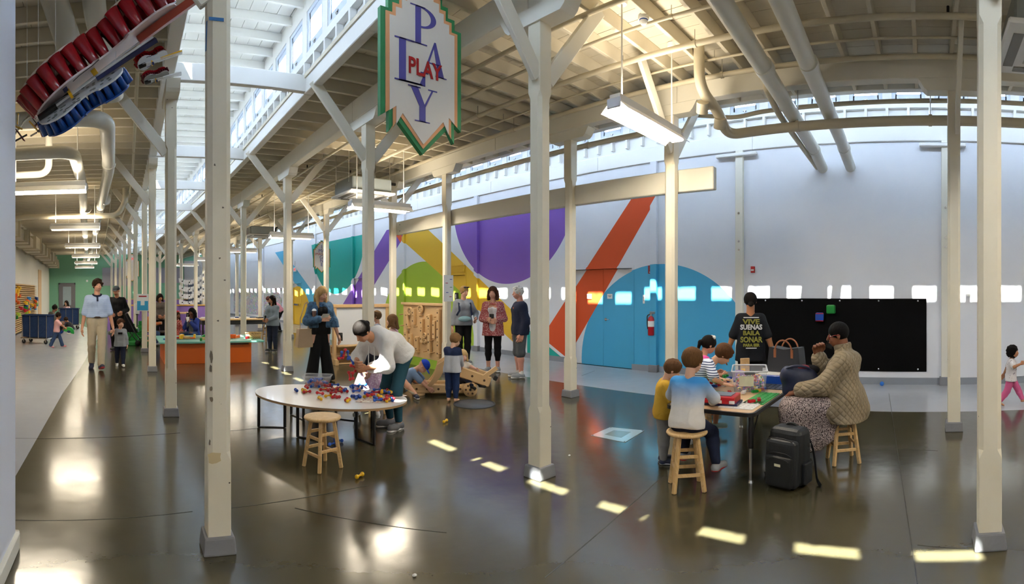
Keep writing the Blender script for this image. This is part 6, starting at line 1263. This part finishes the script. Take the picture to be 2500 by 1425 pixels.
MK = person((2.95, 5.68), cam_dir(2.95, 5.68) - .1, 1.16, 'seated girl with dark hair, pink face mask and lilac skirt', c=.5, skinc='#cf9a7e', pel=(0, 0, .53), lean=.12, hpitch=.25, hyaw=.15, hands={'L': (.27, .02, .58), 'R': (.28, -.06, .60)}, feet={'L': (.22, .10, .10), 'R': (.20, -.14, .10)}, shirt=dict(m=cloth('girl_navy', '#20222c'), t=.014, hem=.04, sleeve=1.85), skirt=dict(m=cloth('lilac', '#bfa0bd', spots=('#d6c6d4', 40, .55)), len=.85, t=.03, flare=.02), shoes=dict(m=SHWHITE, sole=SOLEW), hair=dict(style='bob', c='#1a1412', vol=.05, len=.3), vx=.0105)
S = SDF(.02); S.ell(MK['hc'] - MK['hu'] * .20 * MK['hh'] + MK['hf'] * .15 * MK['hh'], (.31 * MK['hh'], .30 * MK['hh'], .20 * MK['hh']), MK['Ri']); S.cut(-MK['hf'], MK['hc'] + MK['hf'] * .10 * MK['hh']); MK['garment']('face_mask', S, cloth('mask_pink', '#d98fae', wr=.1), .008)
# connector chain in the woman's hands
wr_ = wl(H1, H1['J']['wR'] * .5 + H1['J']['wL'] * .5)
for k in range(9):
    a = k * .55; p = wr_ + Vector((-.16 - .10 * math.cos(a) * .8, .02, .02 + .13 * math.sin(a + .6))); m = [RED, BLUE, RED, BLUE, BLUE, RED, RED, RED, RED][k]; o = connector(p, .6 + a, m, '%s connector linked in the hoop held by the hoodie woman' % cn[m.name], tilt=a, grp='connector hoop in the hands')
person((4.15, 7.20), 2.3, 1.19, 'child with light brown hair and pale grey leggings behind the hoodie woman', c=.45, skinc='#d6a78c', hands={'L': (.18, .05, .7), 'R': (.18, -.05, .7)}, shirt=dict(m=cloth('blush_top', '#d8b3b3'), t=.016, hem=.07), pants=dict(m=cloth('pale_leggings', '#b9b0b4'), t=.006), shoes=dict(m=mat('shoe_lavender', '#b9a6d8', .5), sole=SOLEW), hair=dict(style='bob', c='#6d5034', vol=.05, len=.3), vx=.014)
person((4.45, 8.30), 2.6, 1.21, 'child with dark blond hair half hidden beyond the hoodie woman', c=.45, skinc='#d0a085', shirt=dict(m=cloth('slate_top', '#6f7684'), t=.016, hem=.07), pants=dict(m=JEAN), shoes=dict(m=SHGREY), hair=dict(style='short', c='#5b452f', vol=.05), vx=.017)
# --- denim jacket woman
D1 = person((3.29, 8.25), cam_dir(3.29, 8.25) + .35, 1.665, 'blond woman in denim jacket and black wide leg jumpsuit reading a leaflet', skinc='#d8a78e', hyaw=.25, hpitch=.30, hands={'R': (.24, -.08, 1.09), 'L': (.10, .30, .80)}, elbowpole={'R': (-.5, -.8, -.4), 'L': (-.7, .6, -.2)}, shirt=dict(name='jumpsuit_top', m=BLACKC, t=.012, hem=.05, sleeve=0, neck=-.02), over=dict(name='denim_jacket', m=cloth('denim', '#476787', spots=('#35506e', 16, .55), wr=.6), t=.026, hem=-.02, sleeve=1.9, open=.06, slv=.014, collar=1, k=.032), skirt=dict(m=BLACKC, auto=0, k=.018, prims=[(V(0, .05, .86), V(.0, .08, .55), .105, .09), (V(0, -.05, .86), V(0, -.08, .55), .105, .09), (V(0, .085, .55), V(.02, .155, .05), .088, .112), (V(0, -.085, .55), V(-.02, -.155, .05), .088, .112), (V(0, .04, .86), V(0, .03, .95), .10, .10)], cuts=[((0, 0, -1), (0, 0, .02))]), shoes=dict(m=SHBLACK), hair=dict(style='long', c='#b69566', vol=.05, len=1.25), vx=.0125)
bpy.data.objects[D1['body'].name].children
for ch in D1['body'].children:
    if ch.name.startswith('skirt'): ch.name = 'wide_trousers'
o = boxo('leaflet', (0, 0, 0), (.16, .12, .003), PAPER, None); o.matrix_world = Matrix.Translation(wl(D1, (.33, -.03, 1.14))) @ Matrix.Rotation(cam_dir(3.29, 8.25) + .3, 4, 'Z') @ Matrix.Rotation(-.6, 4, 'Y'); tag(o, 'white leaflet held by the denim jacket woman', 'leaflet')
o = slab('mobile_phone', wl(D1, (.14, .33, .70)), .02, .07, .14, 1.0, PH, 'phone hanging in the denim jacket woman hand', 'phone', .005)
e = empty('travel_cup', wl(D1, (.17, -.17, 1.10)), 0, 'clear iced drink cup held against the denim jacket', 'cup'); one('cup', lambda b: b.lathe([(.028, 0), (.038, .13), (.036, .13), (.026, .005)], 16), mat('iced_tea', '#5a3b2c', .2), e); one('lid', lambda b: b.lathe([(.04, .128), (.04, .14), (.02, .165), (0, .168)], 16), WHITEPL, e)
TAN = mat('tan_bag', '#b39a7c', .55, bump=.1)
e = empty('shoulder_bag', wl(D1, (.02, -.30, .60)), cam_dir(3.29, 8.25) + .5, 'tan leather shopper bag hanging from the denim jacket woman shoulder', 'bag'); b = MB(); b.prism([(-.15, 0), (.15, 0), (.12, .32), (-.12, .32)], .11, MT((.055, 0, 0), (0, 1, 0), (0, 0, 1), (-1, 0, 0))); b.build('bag_body', TAN, e, bevel=.02, seg=2); 
for sy in (-.08, .08): tubeo('bag_strap', [(0, sy, .3), (0, sy * .9, .5), (.01, sy * .3 + .03, .74), (.01, 0.06, .78)], .009, TAN, e, n=6)
# --- corridor: polo man with toddler
M1 = person((-.60, 10.2), cam_dir(-.6, 10.2) + .06, 1.82, 'man in striped light blue polo and beige trousers walking toward the viewer', sex='m', skinc='#cf9a80', hyaw=.30, hpitch=-.05, hands={'L': (.02, .33, .80), 'R': (.0, -.30, .84)}, feet={'L': (.17, .07, .075, .1, -.25), 'R': (-.20, -.10, .12, -.15, .45)}, shirt=dict(name='polo_shirt', m=cloth('polo', '#b5c7e6', stripe=('#8299c4', .028, .22)), t=.030, hem=-.032, sleeve=.95, cuff=.010, k=.016), pants=dict(m=KHAKI, t=.014, flare=.018, waist=.062), shoes=dict(m=SHNAVY, sole=SOLER), hair=dict(style='short', c='#2c1d14', vol=.06, low=.3), vx=.0135)
one('collar', lambda b: b.tube([Vector(M1['neck'] + M1['fw'] * (.015 + .075 * math.cos(t)) + M1['lf'] * .082 * math.sin(t) + M1['up'] * (.012 - .03 * max(0, math.cos(t)))) for t in [2 * PI * k / 16 for k in range(16)]], .020, 8, closed=True, flat=.9), cloth('collar_navy', '#1a2038'), M1['body']); one('placket', lambda b: b.bar(Vector(M1['neck'] + M1['fw'] * .10 - M1['up'] * .03), Vector(M1['chest'] + M1['fw'] * .142 + M1['up'] * .02), .035, .012, up=(1, 0, 0)), cloth('collar_navy', '#1a2038'), M1['body'])
one('belt', lambda b: b.tube([Vector(M1['pp'] + V(.128 * math.cos(t), .182 * math.sin(t), .066)) for t in [2 * PI * k / 24 for k in range(24)]], .018, 6, closed=True), mat('belt_brown', '#3a2418', .5), M1['body'])
K1 = person((-.14, 10.62), cam_dir(-.14, 10.62), 1.0, 'toddler boy in grey long sleeve shirt holding the walking man hand', c=.85, sex='m', skinc='#d6a68e', hyaw=.35, hands={'R': (.06, -.20, .72), 'L': (.03, .17, .34)}, feet={'L': (.10, .06, .045), 'R': (-.10, -.07, .06, 0, .3)}, shirt=dict(m=cloth('grey_marl', '#8b9096'), t=.014, hem=.07, sleeve=1.92, flare=.008), pants=dict(m=NAVYC, t=.012), shoes=dict(m=SHWHITE, sole=SOLEW), hair=dict(style='short', c='#4b2f1f', vol=.05, low=.3), vx=.0125)
one('shirt_print', lambda b: b.box(Vector(K1['chest'] + K1['fw'] * .093 - K1['up'] * .0), (.008, .09, .04)), BLACKC, K1['body'])
person((-.27, 13.6), cam_dir(-.27, 13.6) - .1, 1.72, 'man in black hoodie and dark cap standing behind the toddler', sex='m', skinc='#b98468', hyaw=-.25, hpitch=.2, shirt=dict(name='hoodie', m=BLACKC, t=.032, hem=.08, hood=1), pants=dict(m=BLACKC), shoes=dict(m=SHBLACK), cap=dict(m=cloth('cap_slate', '#2e3438'), c='#241a14'), hands={'L': (.14, .16, 1.0), 'R': (.15, -.14, .98)}, vx=.018)
GP = person((-1.93, 13.9), .05, 1.0, 'small girl in pink T-shirt and flared jeans carrying a green block', c=.7, skinc='#9c6a4c', lean=.05, hpitch=.15, hyaw=.3, hands={'L': (.24, .06, .55), 'R': (.25, -.06, .55)}, feet={'L': (.16, .06, .05), 'R': (-.18, -.06, .05, 0, .3)}, shirt=dict(m=cloth('pale_pink', '#dba9a6'), t=.014, hem=.05, sleeve=.8), pants=dict(m=JEAN, t=.010, flare=.02), shoes=dict(m=mat('sandal_pink', '#b06a72', .5)), hair=dict(style='bun', c='#1d130f', bz=.45, bx=.2), vx=.0145)
o = one('arch_block', lambda b: b.prism([(.15 * math.cos(PI * k / 10), .15 * math.sin(PI * k / 10)) for k in range(11)] + [(.06 * math.cos(PI - PI * k / 6), .06 * math.sin(PI - PI * k / 6)) for k in range(7)], .12, MT((0, .06, 0), (1, 0, 0), (0, 0, 1), (0, -1, 0))), GREEN); o.location = wl(GP, (.33, 0, .44)); o.rotation_euler = (0, .3, .05); tag(o, 'green foam arch block in the pink shirt girl hands', 'block')
person((-2.62, 17.0), .4, 1.6, 'crouching person in grey hoodie half hidden behind the blue cart', skinc='#8a5c42', pel=(0, 0, .42), lean=.4, feet={'L': (.2, .14, .065), 'R': (.15, -.14, .065)}, hands={'L': (.42, .1, .5), 'R': (.42, -.1, .5)}, shirt=dict(name='hoodie', m=cloth('grey_brown', '#6c675f'), t=.03, hem=.04, hood=1), pants=dict(m=BLACKC), shoes=dict(m=SHBLACK), hair=dict(style='bun', c='#15100e', bz=.5, bx=.1), vx=.021, face=False)
person((-2.02, 18.6), PI - .3, 1.0, 'crouching child in dark T-shirt reaching for a blue ball in the corridor', c=.7, sex='m', skinc='#9c6a4c', pel=(0, 0, .2), lean=.7, hpitch=.3, feet={'L': (.05, .09, .05), 'R': (.05, -.09, .05)}, hands={'L': (.36, .05, .14), 'R': (.36, -.05, .14)}, shirt=dict(m=cloth('tee_charcoal', '#2a2a2e'), t=.014, hem=.03, sleeve=.9), pants=dict(m=JEAN), shoes=dict(m=SHWHITE), hair=dict(style='short', c='#2a1c14', vol=.08), vx=.018, face=False)
o = one('play_ball', lambda b: b.ball((0, 0, .11), .11, 16, 10), BLUE); o.location = (-2.45, 18.75, .0015); tag(o, 'blue ball on the corridor floor by the crouching child', 'ball')
person((-2.85, 23.9), cam_dir(-2.8, 23.9) - .7, 1.6, 'far seated woman in pink top behind the second blue cart', skinc='#caa084', pel=(0, 0, .42), feet={'L': (.45, .12, .065), 'R': (.45, -.12, .065)}, hands={'L': (.3, .1, .6), 'R': (.3, -.1, .6)}, shirt=dict(m=cloth('pink_white', '#d9b9bd'), t=.02, hem=.04), pants=dict(m=JEAN), shoes=dict(m=SHWHITE), hair=dict(style='bob', c='#201713'), vx=.024, face=False)
# --- far group around the train table
DR = person((1.80, 13.75), cam_dir(1.8, 13.75) - .5, 1.6, 'woman with long black hair in blue jacket drinking from a white cup', skinc='#6b432f', pel=(0, 0, .40), lean=.1, hpitch=.1, feet={'L': (.46, .12, .065), 'R': (.44, -.12, .065)}, hands={'L': (.26, .06, .74), 'R': (.24, -.03, .80)}, over=dict(name='jacket', m=cloth('royal_jacket', '#23357a'), t=.03, hem=.06, open=.05), shirt=dict(m=GREYC, t=.014), pants=dict(name='shorts', m=JEAN, len=.0, t=.014), shoes=dict(m=SHWHITE), hair=dict(style='long', c='#0c0a0a', vol=.05, len=1.2), vx=.0165)
e = empty('drink_cup', wl(DR, (.31, -.0, .76)), 0, 'white drink cup with straw held by the long haired woman', 'cup'); one('cup', lambda b: b.lathe([(.03, 0), (.045, .12), (.0, .125)], 14), WHITEPL, e); cylo('straw', (0, 0, .12), (.01, 0, .2), .004, WHITEPL, e, n=6)
stool(1.80, 13.78, 'dark wooden stool under the woman drinking from a cup'); st_used[-1].scale = (1, 1, .78)
person((.96, 15.0), cam_dir(.96, 15) + .3, 1.52, 'standing person with dark face covering in brown jacket behind corridor columns', skinc='#b07d60', hpitch=.3, shirt=dict(m=cloth('brown_grey', '#5a524c'), t=.028, hem=.06), pants=dict(m=BLACKC), shoes=dict(m=SHBLACK), hair=dict(style='bob', c='#1c1512'), hands={'L': (.2, .1, .85), 'R': (.2, -.1, .85)}, vx=.02, face=False)
person((.60, 14.4), .3, 1.25, 'seated child in rust orange shirt half hidden by corridor columns', c=.35, skinc='#b98468', pel=(0, 0, .50), lean=.2, feet={'L': (.25, .1, .1), 'R': (.22, -.1, .1)}, hands={'L': (.32, .1, .66), 'R': (.32, -.1, .66)}, shirt=dict(m=cloth('rust', '#b0602c'), t=.016, hem=.05), pants=dict(m=JEAN), shoes=dict(m=SHGREY), hair=dict(style='short', c='#5c3a22'), vx=.021, face=False)
stool(.60, 14.4, 'wooden stool under the child in rust orange shirt')
RB = person((1.38, 14.0), cam_dir(1.4, 14) + .6, 1.1, 'child with red hair bow and red dress beside the train table', c=.55, skinc='#7a4d36', pel=(0, 0, .47), feet={'L': (.2, .1, .12), 'R': (.2, -.1, .12)}, shirt=dict(m=cloth('red_dress', '#a3413a', spots=('#d2a08c', 40, .6)), t=.016, hem=.08), skirt=dict(m=cloth('red_dress', '#a3413a')), shoes=dict(m=SHWHITE), hair=dict(style='long', c='#3a2416', len=.7), vx=.02, face=False)
one('hair_bow', lambda b: b.ball(Vector(RB['hc'] + RB['hu'] * RB['hh'] * .5), .06, 8, 6, sc=(.7, 1.3, .6)), RED, RB['body'])
stool(1.38, 14.0, 'wooden stool under the child with the red bow')
W6 = person((3.74, 12.7), cam_dir(3.74, 12.7) - .55, 1.47, 'woman in grey top and dark jeans standing by the middle column with a phone', skinc='#b07a5c', fat=1.1, hyaw=-.5, hands={'L': (.24, .02, .84), 'R': (.25, -.07, .84)}, elbowpole={'L': (-.6, .7, -.4), 'R': (-.6, -.7, -.4)}, shirt=dict(m=cloth('steel_grey', '#7c858c'), t=.02, hem=.08, sleeve=1.9), pants=dict(m=cloth('ink_jeans', '#1c2436'), t=.010), shoes=dict(m=SHBLACK, sole=SOLEW), hair=dict(style='long', c='#17110f', len=.7), vx=.015)
slab('mobile_phone', wl(W6, (.31, -.03, .82)), .02, .07, .13, 2.2, PH, 'phone held by the grey top woman by the column', 'phone', .005)
person((5.9, 19.0), PI - .2, 1.65, 'far woman in pink top bending over a table by the scribbled wall', skinc='#c99a80', pel=(0, 0, .84), lean=1.0, hpitch=.2, hands={'L': (.5, .1, .8), 'R': (.5, -.1, .8)}, shirt=dict(m=cloth('dusty_pink', '#c98a98'), t=.026, hem=.04), pants=dict(m=BLACKC), shoes=dict(m=SHBLACK), hair=dict(style='long', c='#4a2a26', len=.5), vx=.024, face=False)
person((5.95, 18.2), PI + .5, 1.0, 'far child in pale patterned dress at the scribbled wall table', c=.7, skinc='#d0a68a', shirt=dict(m=cloth('pale_floral', '#d8c9c4', spots=('#c08a8a', 30, .6)), t=.016, hem=.08), skirt=dict(m=cloth('pale_floral', '#d8c9c4')), shoes=dict(m=SHWHITE), hair=dict(style='bob', c='#a8875c'), vx=.024, face=False)
# ================================================================ FAR LEFT PROPS
CANV = cloth('cart_canvas', '#1f3358', wr=.5)
def make_cart():
    e = empty('canvas_cart', (0, 0, 0)); b = MB(); o = []
    for z, s_ in ((.20, .96), (.84, 1.0)): o += [(a * s_, c * s_, z) for a, c in rrect(.84, .56, .06, 4)]
    n = len(o) // 2; b.add(o, [(k, (k + 1) % n, n + (k + 1) % n, n + k) for k in range(n)] + [tuple(range(n - 1, -1, -1))]); b.build('canvas_body', CANV, e)
    one('top_rail', lambda b: b.tube([(a, c, .85) for a, c in rrect(.87, .59, .07, 4)], .016, 8, closed=True), CANV, e); boxo('base_deck', (0, 0, .165), (.90, .62, .03), METAL, e, bevel=.008)
    for x in (-.40, -.14, .14, .40):
        for sy in (-1, 1): cylo('post', (x, sy * .295, .17), (x, sy * .295, .85), .011, METAL, e, n=8)
    for x in (-.36, .36):
        for sy in (-1, 1):
            w = one('caster', lambda b: b.lathe([(.0, -.016), (.06, -.016), (.065, 0), (.06, .016), (0, .016)], 18, (x, sy * .25, .065), M=Matrix.Rotation(PI / 2, 3, 'X')), BLACKP, e); one('fork', lambda b: (b.box((x, sy * .25 - .025, .11), (.03, .006, .1)), b.box((x, sy * .25 + .025, .11), (.03, .006, .1))), METAL, w)
    return e
ct = make_cart(); ct.location = (-2.68, 15.2, .0015); ct.rotation_euler = (0, 0, -.25); tag(ct, 'navy canvas bin cart on casters, nearer one beside the peg wall', 'cart', 'navy canvas carts')
c2 = copytree(ct); c2.location = (-2.45, 21.4, .0015); c2.rotation_euler = (0, 0, .15); c2['label'] = 'navy canvas bin cart on casters, farther one in the corridor'
# peg wall
PEGW = mat('peg_slat', '#c9a877', .6, var=.1, nscale=3); e = empty('peg_wall', P(-3.66, 18.5, 0), 0, 'long wooden slatted peg wall along the left corridor', 'peg wall'); o_ = Vector(e.location)
yy = [13.0, 15.0, 17.0, 19.0, 21.0, 23.4]
b = MB()
for a, c in zip(yy[:-1], yy[1:]): b.hexa([P(-3.75, a, .05) - o_, P(-3.66, a, .05) - o_, P(-3.66, c, .05) - o_, P(-3.75, c, .05) - o_, P(-3.75, a, 1.86) - o_, P(-3.66, a, 1.86) - o_, P(-3.66, c, 1.86) - o_, P(-3.75, c, 1.86) - o_])
b.build('backing', mat('peg_backing', '#a98555', .7), e)
for k in range(24):
    z = .12 + k * .074; b = MB()
    for a, c in zip(yy[:-1], yy[1:]): b.bar(P(-3.62, a, z) - o_, P(-3.62, c, z) - o_, .08, .030)
    b.build('slat', PEGW, e)
rr = random.Random(11); cols = [('yellow', YELL), ('orange', ORAN), ('green', GREEN), ('blue', BLUE), ('red', RED), ('lime', mat('lime_plastic', '#a8c43a', .35)), ('light blue', mat('sky_plastic', '#3f8fd0', .35))]
def clip_piece(y, z, cn_, m, label, s=1.0):
    b = MB(); b.box((0, 0, 0), (.05 * s, .22 * s, .06 * s)); 
    for k in (-1, 0, 1): b.box((.05 * s, k * .08 * s, -.04 * s), (.06 * s, .045 * s, .10 * s))
    o = b.build('plastic_link', m, None, P(-3.545, y, z), (0, 0, 0), bevel=.004); tag(o, label, 'toy', 'plastic links on the peg wall')
for k in range(44):
    nm, m = cols[k % 7]
    if k < 9: y, z, w_ = 16.6 + rr.uniform(0, 1.1), 1.2 + rr.uniform(0, .55), 'upper cluster at the near end'; nm, m = cols[k % 2]
    elif k < 20: y, z, w_ = 14.6 + rr.uniform(0, 3.5), .3 + rr.uniform(0, .7), 'lower near part'
    else: y, z, w_ = 19.0 + rr.uniform(0, 4.0), .75 + rr.uniform(0, .65), 'crowded far part'
    clip_piece(y, z, nm, m, '%s plastic link in the %s of the peg wall' % (nm, w_), 1.15)
tag(boxo('door_7', P(XL + .03, 26.2, 1.35), (.06, .9, 2.7), mat('tan_door', '#d3ad7d', .6), None), 'tall tan wooden door panel beyond the peg wall', 'door', kind='structure')
# foam bricks
GB = mat('foam_green', '#117a2e', .6, var=.08); bfb = MB(); bfb.box((0, 0, .055), (.28, .14, .11)); mfb = bfb.mesh('foam_brick', GB, bevel=.012)
for k, (x, y, n) in enumerate(((.02, 15.6, 3), (.36, 15.4, 4), (.66, 15.6, 6), (.30, 16.0, 5), (-.02, 14.9, 1), (.62, 14.9, 2), (.30, 14.75, 1), (1.0, 15.5, 2))):
    for j in range(n):
        o = link('foam_brick', mfb, None, (x + bend(y) + rr.uniform(-.02, .02), y, j * .111), (0, 0, rr.uniform(-.25, .25))); tag(o, 'green foam brick in the %s stack beside the corridor columns' % ['leftmost', 'second', 'tallest front', 'rear', 'single left', 'low right', 'single centre', 'far right'][k], 'foam brick', 'green foam bricks')
# stroller beside the bricks
e = empty('stroller', (.12, 14.3, 0), .4, 'folded black stroller leaning between the corridor columns', 'stroller'); one('seat_fabric', lambda b: b.hexa([(-.18, -.16, .45), (.16, -.16, .40), (.16, .16, .40), (-.18, .16, .45), (-.26, -.14, .92), (-.16, -.14, .98), (-.16, .14, .98), (-.26, .14, .92)]), BLACKC, e, bevel=.03, seg=2)
for sy in (-.2, .2): tubeo('frame_tube', [(.30, sy, .09), (.0, sy, .45), (-.30, sy, 1.0)], .014, BLACKM, e); tubeo('rear_tube', [(-.28, sy, .09), (.0, sy, .45)], .012, BLACKM, e)
for x in (.30, -.28):
    for sy in (-.2, .2): one('wheel', lambda b: b.lathe([(0, -.02), (.085, -.02), (.085, .02), (0, .02)], 16, (x, sy, .085), M=Matrix.Rotation(PI / 2, 3, 'X')), BLACKP, e)
tubeo('handle_bar', [(-.30, -.2, 1.0), (-.30, .2, 1.0)], .016, BLACKP, e)
# sanitizer + notice on the fourth corridor column
e = empty('sanitizer_notice', (.40, 13.0, 1.28), 0, 'blue and white hand notice on the fourth corridor column', 'notice'); boxo('sheet', (0, -.006, 0), (.30, .004, .44), PAPER, e); boxo('blue_field', (0, -.010, -.08), (.28, .003, .24), mat('notice_blue', '#2f9fd0', .5), e); boxo('hand_shape', (0, -.013, .0), (.1, .003, .14), PAPER, e); boxo('title_line', (0, -.010, .16), (.2, .003, .03), RED, e)
e = empty('sanitizer_dispenser', (.26, 13.1, 1.12), 0, 'white hand sanitizer dispenser on the side of the fourth corridor column', 'dispenser'); boxo('case', (0, 0, 0), (.13, .12, .28), WHITEPL, e, bevel=.03, seg=3); boxo('spout', (0, -.03, -.15), (.06, .06, .03), BLACKP, e); boxo('drip_panel', (.0, .0, -.32), (.03, .1, .3), BLACKP, e)
# low purple partition, far tables, garlands
y = 20.4; b = MB(); b.box(P(1.75, y, .5), (4.2, .1, 1.0)); w = b.build('wall_low', mat('purple_wainscot', '#8d6bb5')); tag(w, 'low purple half wall with wooden cap across the far hall', 'wall', kind='structure'); boxo('wall_cap', P(1.75, y, 1.02), (4.3, .16, .05), mat('cap_ochre', '#d6a54a', .5), w)
def long_table(x, y, L, D, H, label, m, apron=None, rz=0.0):
    e = empty('work_table', (x, y, 0), rz, label, 'table'); boxo('table_top', (0, 0, H - .02), (L, D, .04), m, e, bevel=.004)
    if apron: boxo('apron', (0, 0, H - .10), (L - .06, D - .06, .12), apron, e)
    for sx in (-1, 1):
        for sy in (-1, 1): boxo('leg', (sx * (L / 2 - .06), sy * (D / 2 - .06), (H - .04) / 2), (.05, .05, H - .04), apron or BLACKM, e)
    return e
long_table(3.35 + bend(14.6), 14.6, 2.3, .8, .78, 'long far work table with black apron behind the train table', WOOD, BLACKP)
long_table(2.05 + bend(18.6), 18.6, 1.6, .8, .80, 'pale wooden table in front of the low purple wall', WOOD)
long_table(1.05, 14.7, .8, .5, .42, 'small dark table behind the corridor columns', mat('dark_wood', '#3a2a20', .5))
for k in range(9):
    o = boxo('book', (0, 0, .02), (.26, .2, .03), rr.choice([BLACKP, PAPER, ACG, mat('book_blue', '#38517d', .5)]), None, bevel=.003); o.location = (2.4 + k * .23 + bend(14.6), 14.6 + rr.uniform(-.2, .2), .7805); o.rotation_euler = (0, 0, rr.uniform(-.4, .4)); tag(o, 'flat activity pad on the long far table, number %s from its left end' % ['one', 'two', 'three', 'four', 'five', 'six', 'seven', 'eight', 'nine'][k], 'pad', 'pads on the far table')
stool(4.35, 15.3, 'dark stool at the end of the long far table', .2); st_used[-1].scale = (1.15, 1.15, 1.35)
def chair(x, y, rz, label, m):
    e = empty('school_chair', (x, y, 0), rz, label, 'chair', 'far school chairs'); boxo('seat', (0, 0, .44), (.40, .40, .03), m, e, bevel=.01); boxo('backrest', (-.19, 0, .72), (.03, .38, .24), m, e, bevel=.01)
    for sx in (-1, 1):
        for sy in (-1, 1): cylo('leg', (sx * .17, sy * .17, 0), (sx * .17, sy * .17, .43), .012, BLACKM, e, n=6)
    for sy in (-1, 1): cylo('back_post', (-.185, sy * .17, .43), (-.195, sy * .17, .82), .011, BLACKM, e, n=6)
chair(1.55 + bend(17.6), 17.6, 1.4, 'dark chair at the pale table before the purple wall', mat('dark_wood', '#3a2a20', .5)); chair(2.5 + bend(17.7), 17.7, 1.7, 'black chair at the right of the pale far table', BLACKP); chair(4.9, 17.0, 2.0, 'black rounded chair near the scribbled wall', BLACKP)
for r_ in range(4):
    e = empty('paper_garland', P(3.30, 21.5, 2.15 - r_ * .30), 0, '%s swag of white paper cards strung across the far hall' % ['top', 'second', 'third', 'bottom'][r_], 'garland', 'paper garlands'); pts = []
    for k in range(11):
        t = k / 10; p = Vector((-.55 + 1.0 * t, .02 * (k % 2), -.55 * (t - .35) ** 2 * -1 * 0 + .75 * (t - .35) ** 2 - .1)); pts.append(p)
        if k % 1 == 0: boxo('paper_card', p + Vector((0, 0, -.10)), (.09, .004, .19), PAPER, e, M=Matrix.Rotation(rr.uniform(-.25, .25), 3, 'Y'))
        if k % 3 == 1: boxo('ink_mark', p + Vector((0, -.005, -.09)), (.05, .003, .05), BLACKP, e)
    tubeo('string', pts, .004, WHITEPL, e, n=4); cylo('hang_string', pts[-1], pts[-1] + Vector((.02, 0, ZD + .01 - 2.15 + r_ * .30 - pts[-1].z)), .003, WHITEPL, e, n=4)
# scribbled sheet on the far mural wall
DOOD = mat('scribble_sheet', '#e3e2e6', .6, var=0); nt = NT(DOOD); x, y, z, v = nt.xyz('World'); vo = nt.N.new('ShaderNodeTexVoronoi'); vo.inputs['Scale'].default_value = 9; nt.L.new(v, vo.inputs['Vector']); n1 = nt.noise(v, 26, 2, 1.5); mk = nt.m('LESS_THAN', nt.m('ABSOLUTE', nt.m('SUBTRACT', n1, .5)), .06)
hs = nt.N.new('ShaderNodeHueSaturation'); hs.inputs['Saturation'].default_value = 1.2; hs.inputs['Value'].default_value = .4; nt.L.new(vo.outputs['Color'], hs.inputs['Color']); nt.col(nt.mix(nt.m('MULTIPLY', mk, nt.m('GREATER_THAN', nt.noise(v, 1.3, 3), .36)), srgb('#dedee4'), hs.outputs[0]))
b = MB(); 
for a, c in ((24.8, 27), (27, 29), (29, 31), (31, 33)): wallbox(b, a, c, .25, 1.75, XW - .025, XW - .004)
o = b.build('scribble_sheet', DOOD); tag(o, 'big white paper sheet covered in coloured crayon scribbles on far wall', 'paper sheet')
# small wall bits on green wall
tag(boxo('wall_switch', (xb - 1.0, YFAR - .01, 2.35), (.14, .03, .14), WHITEPL, None), 'small white box high on the green end wall', 'wall box')
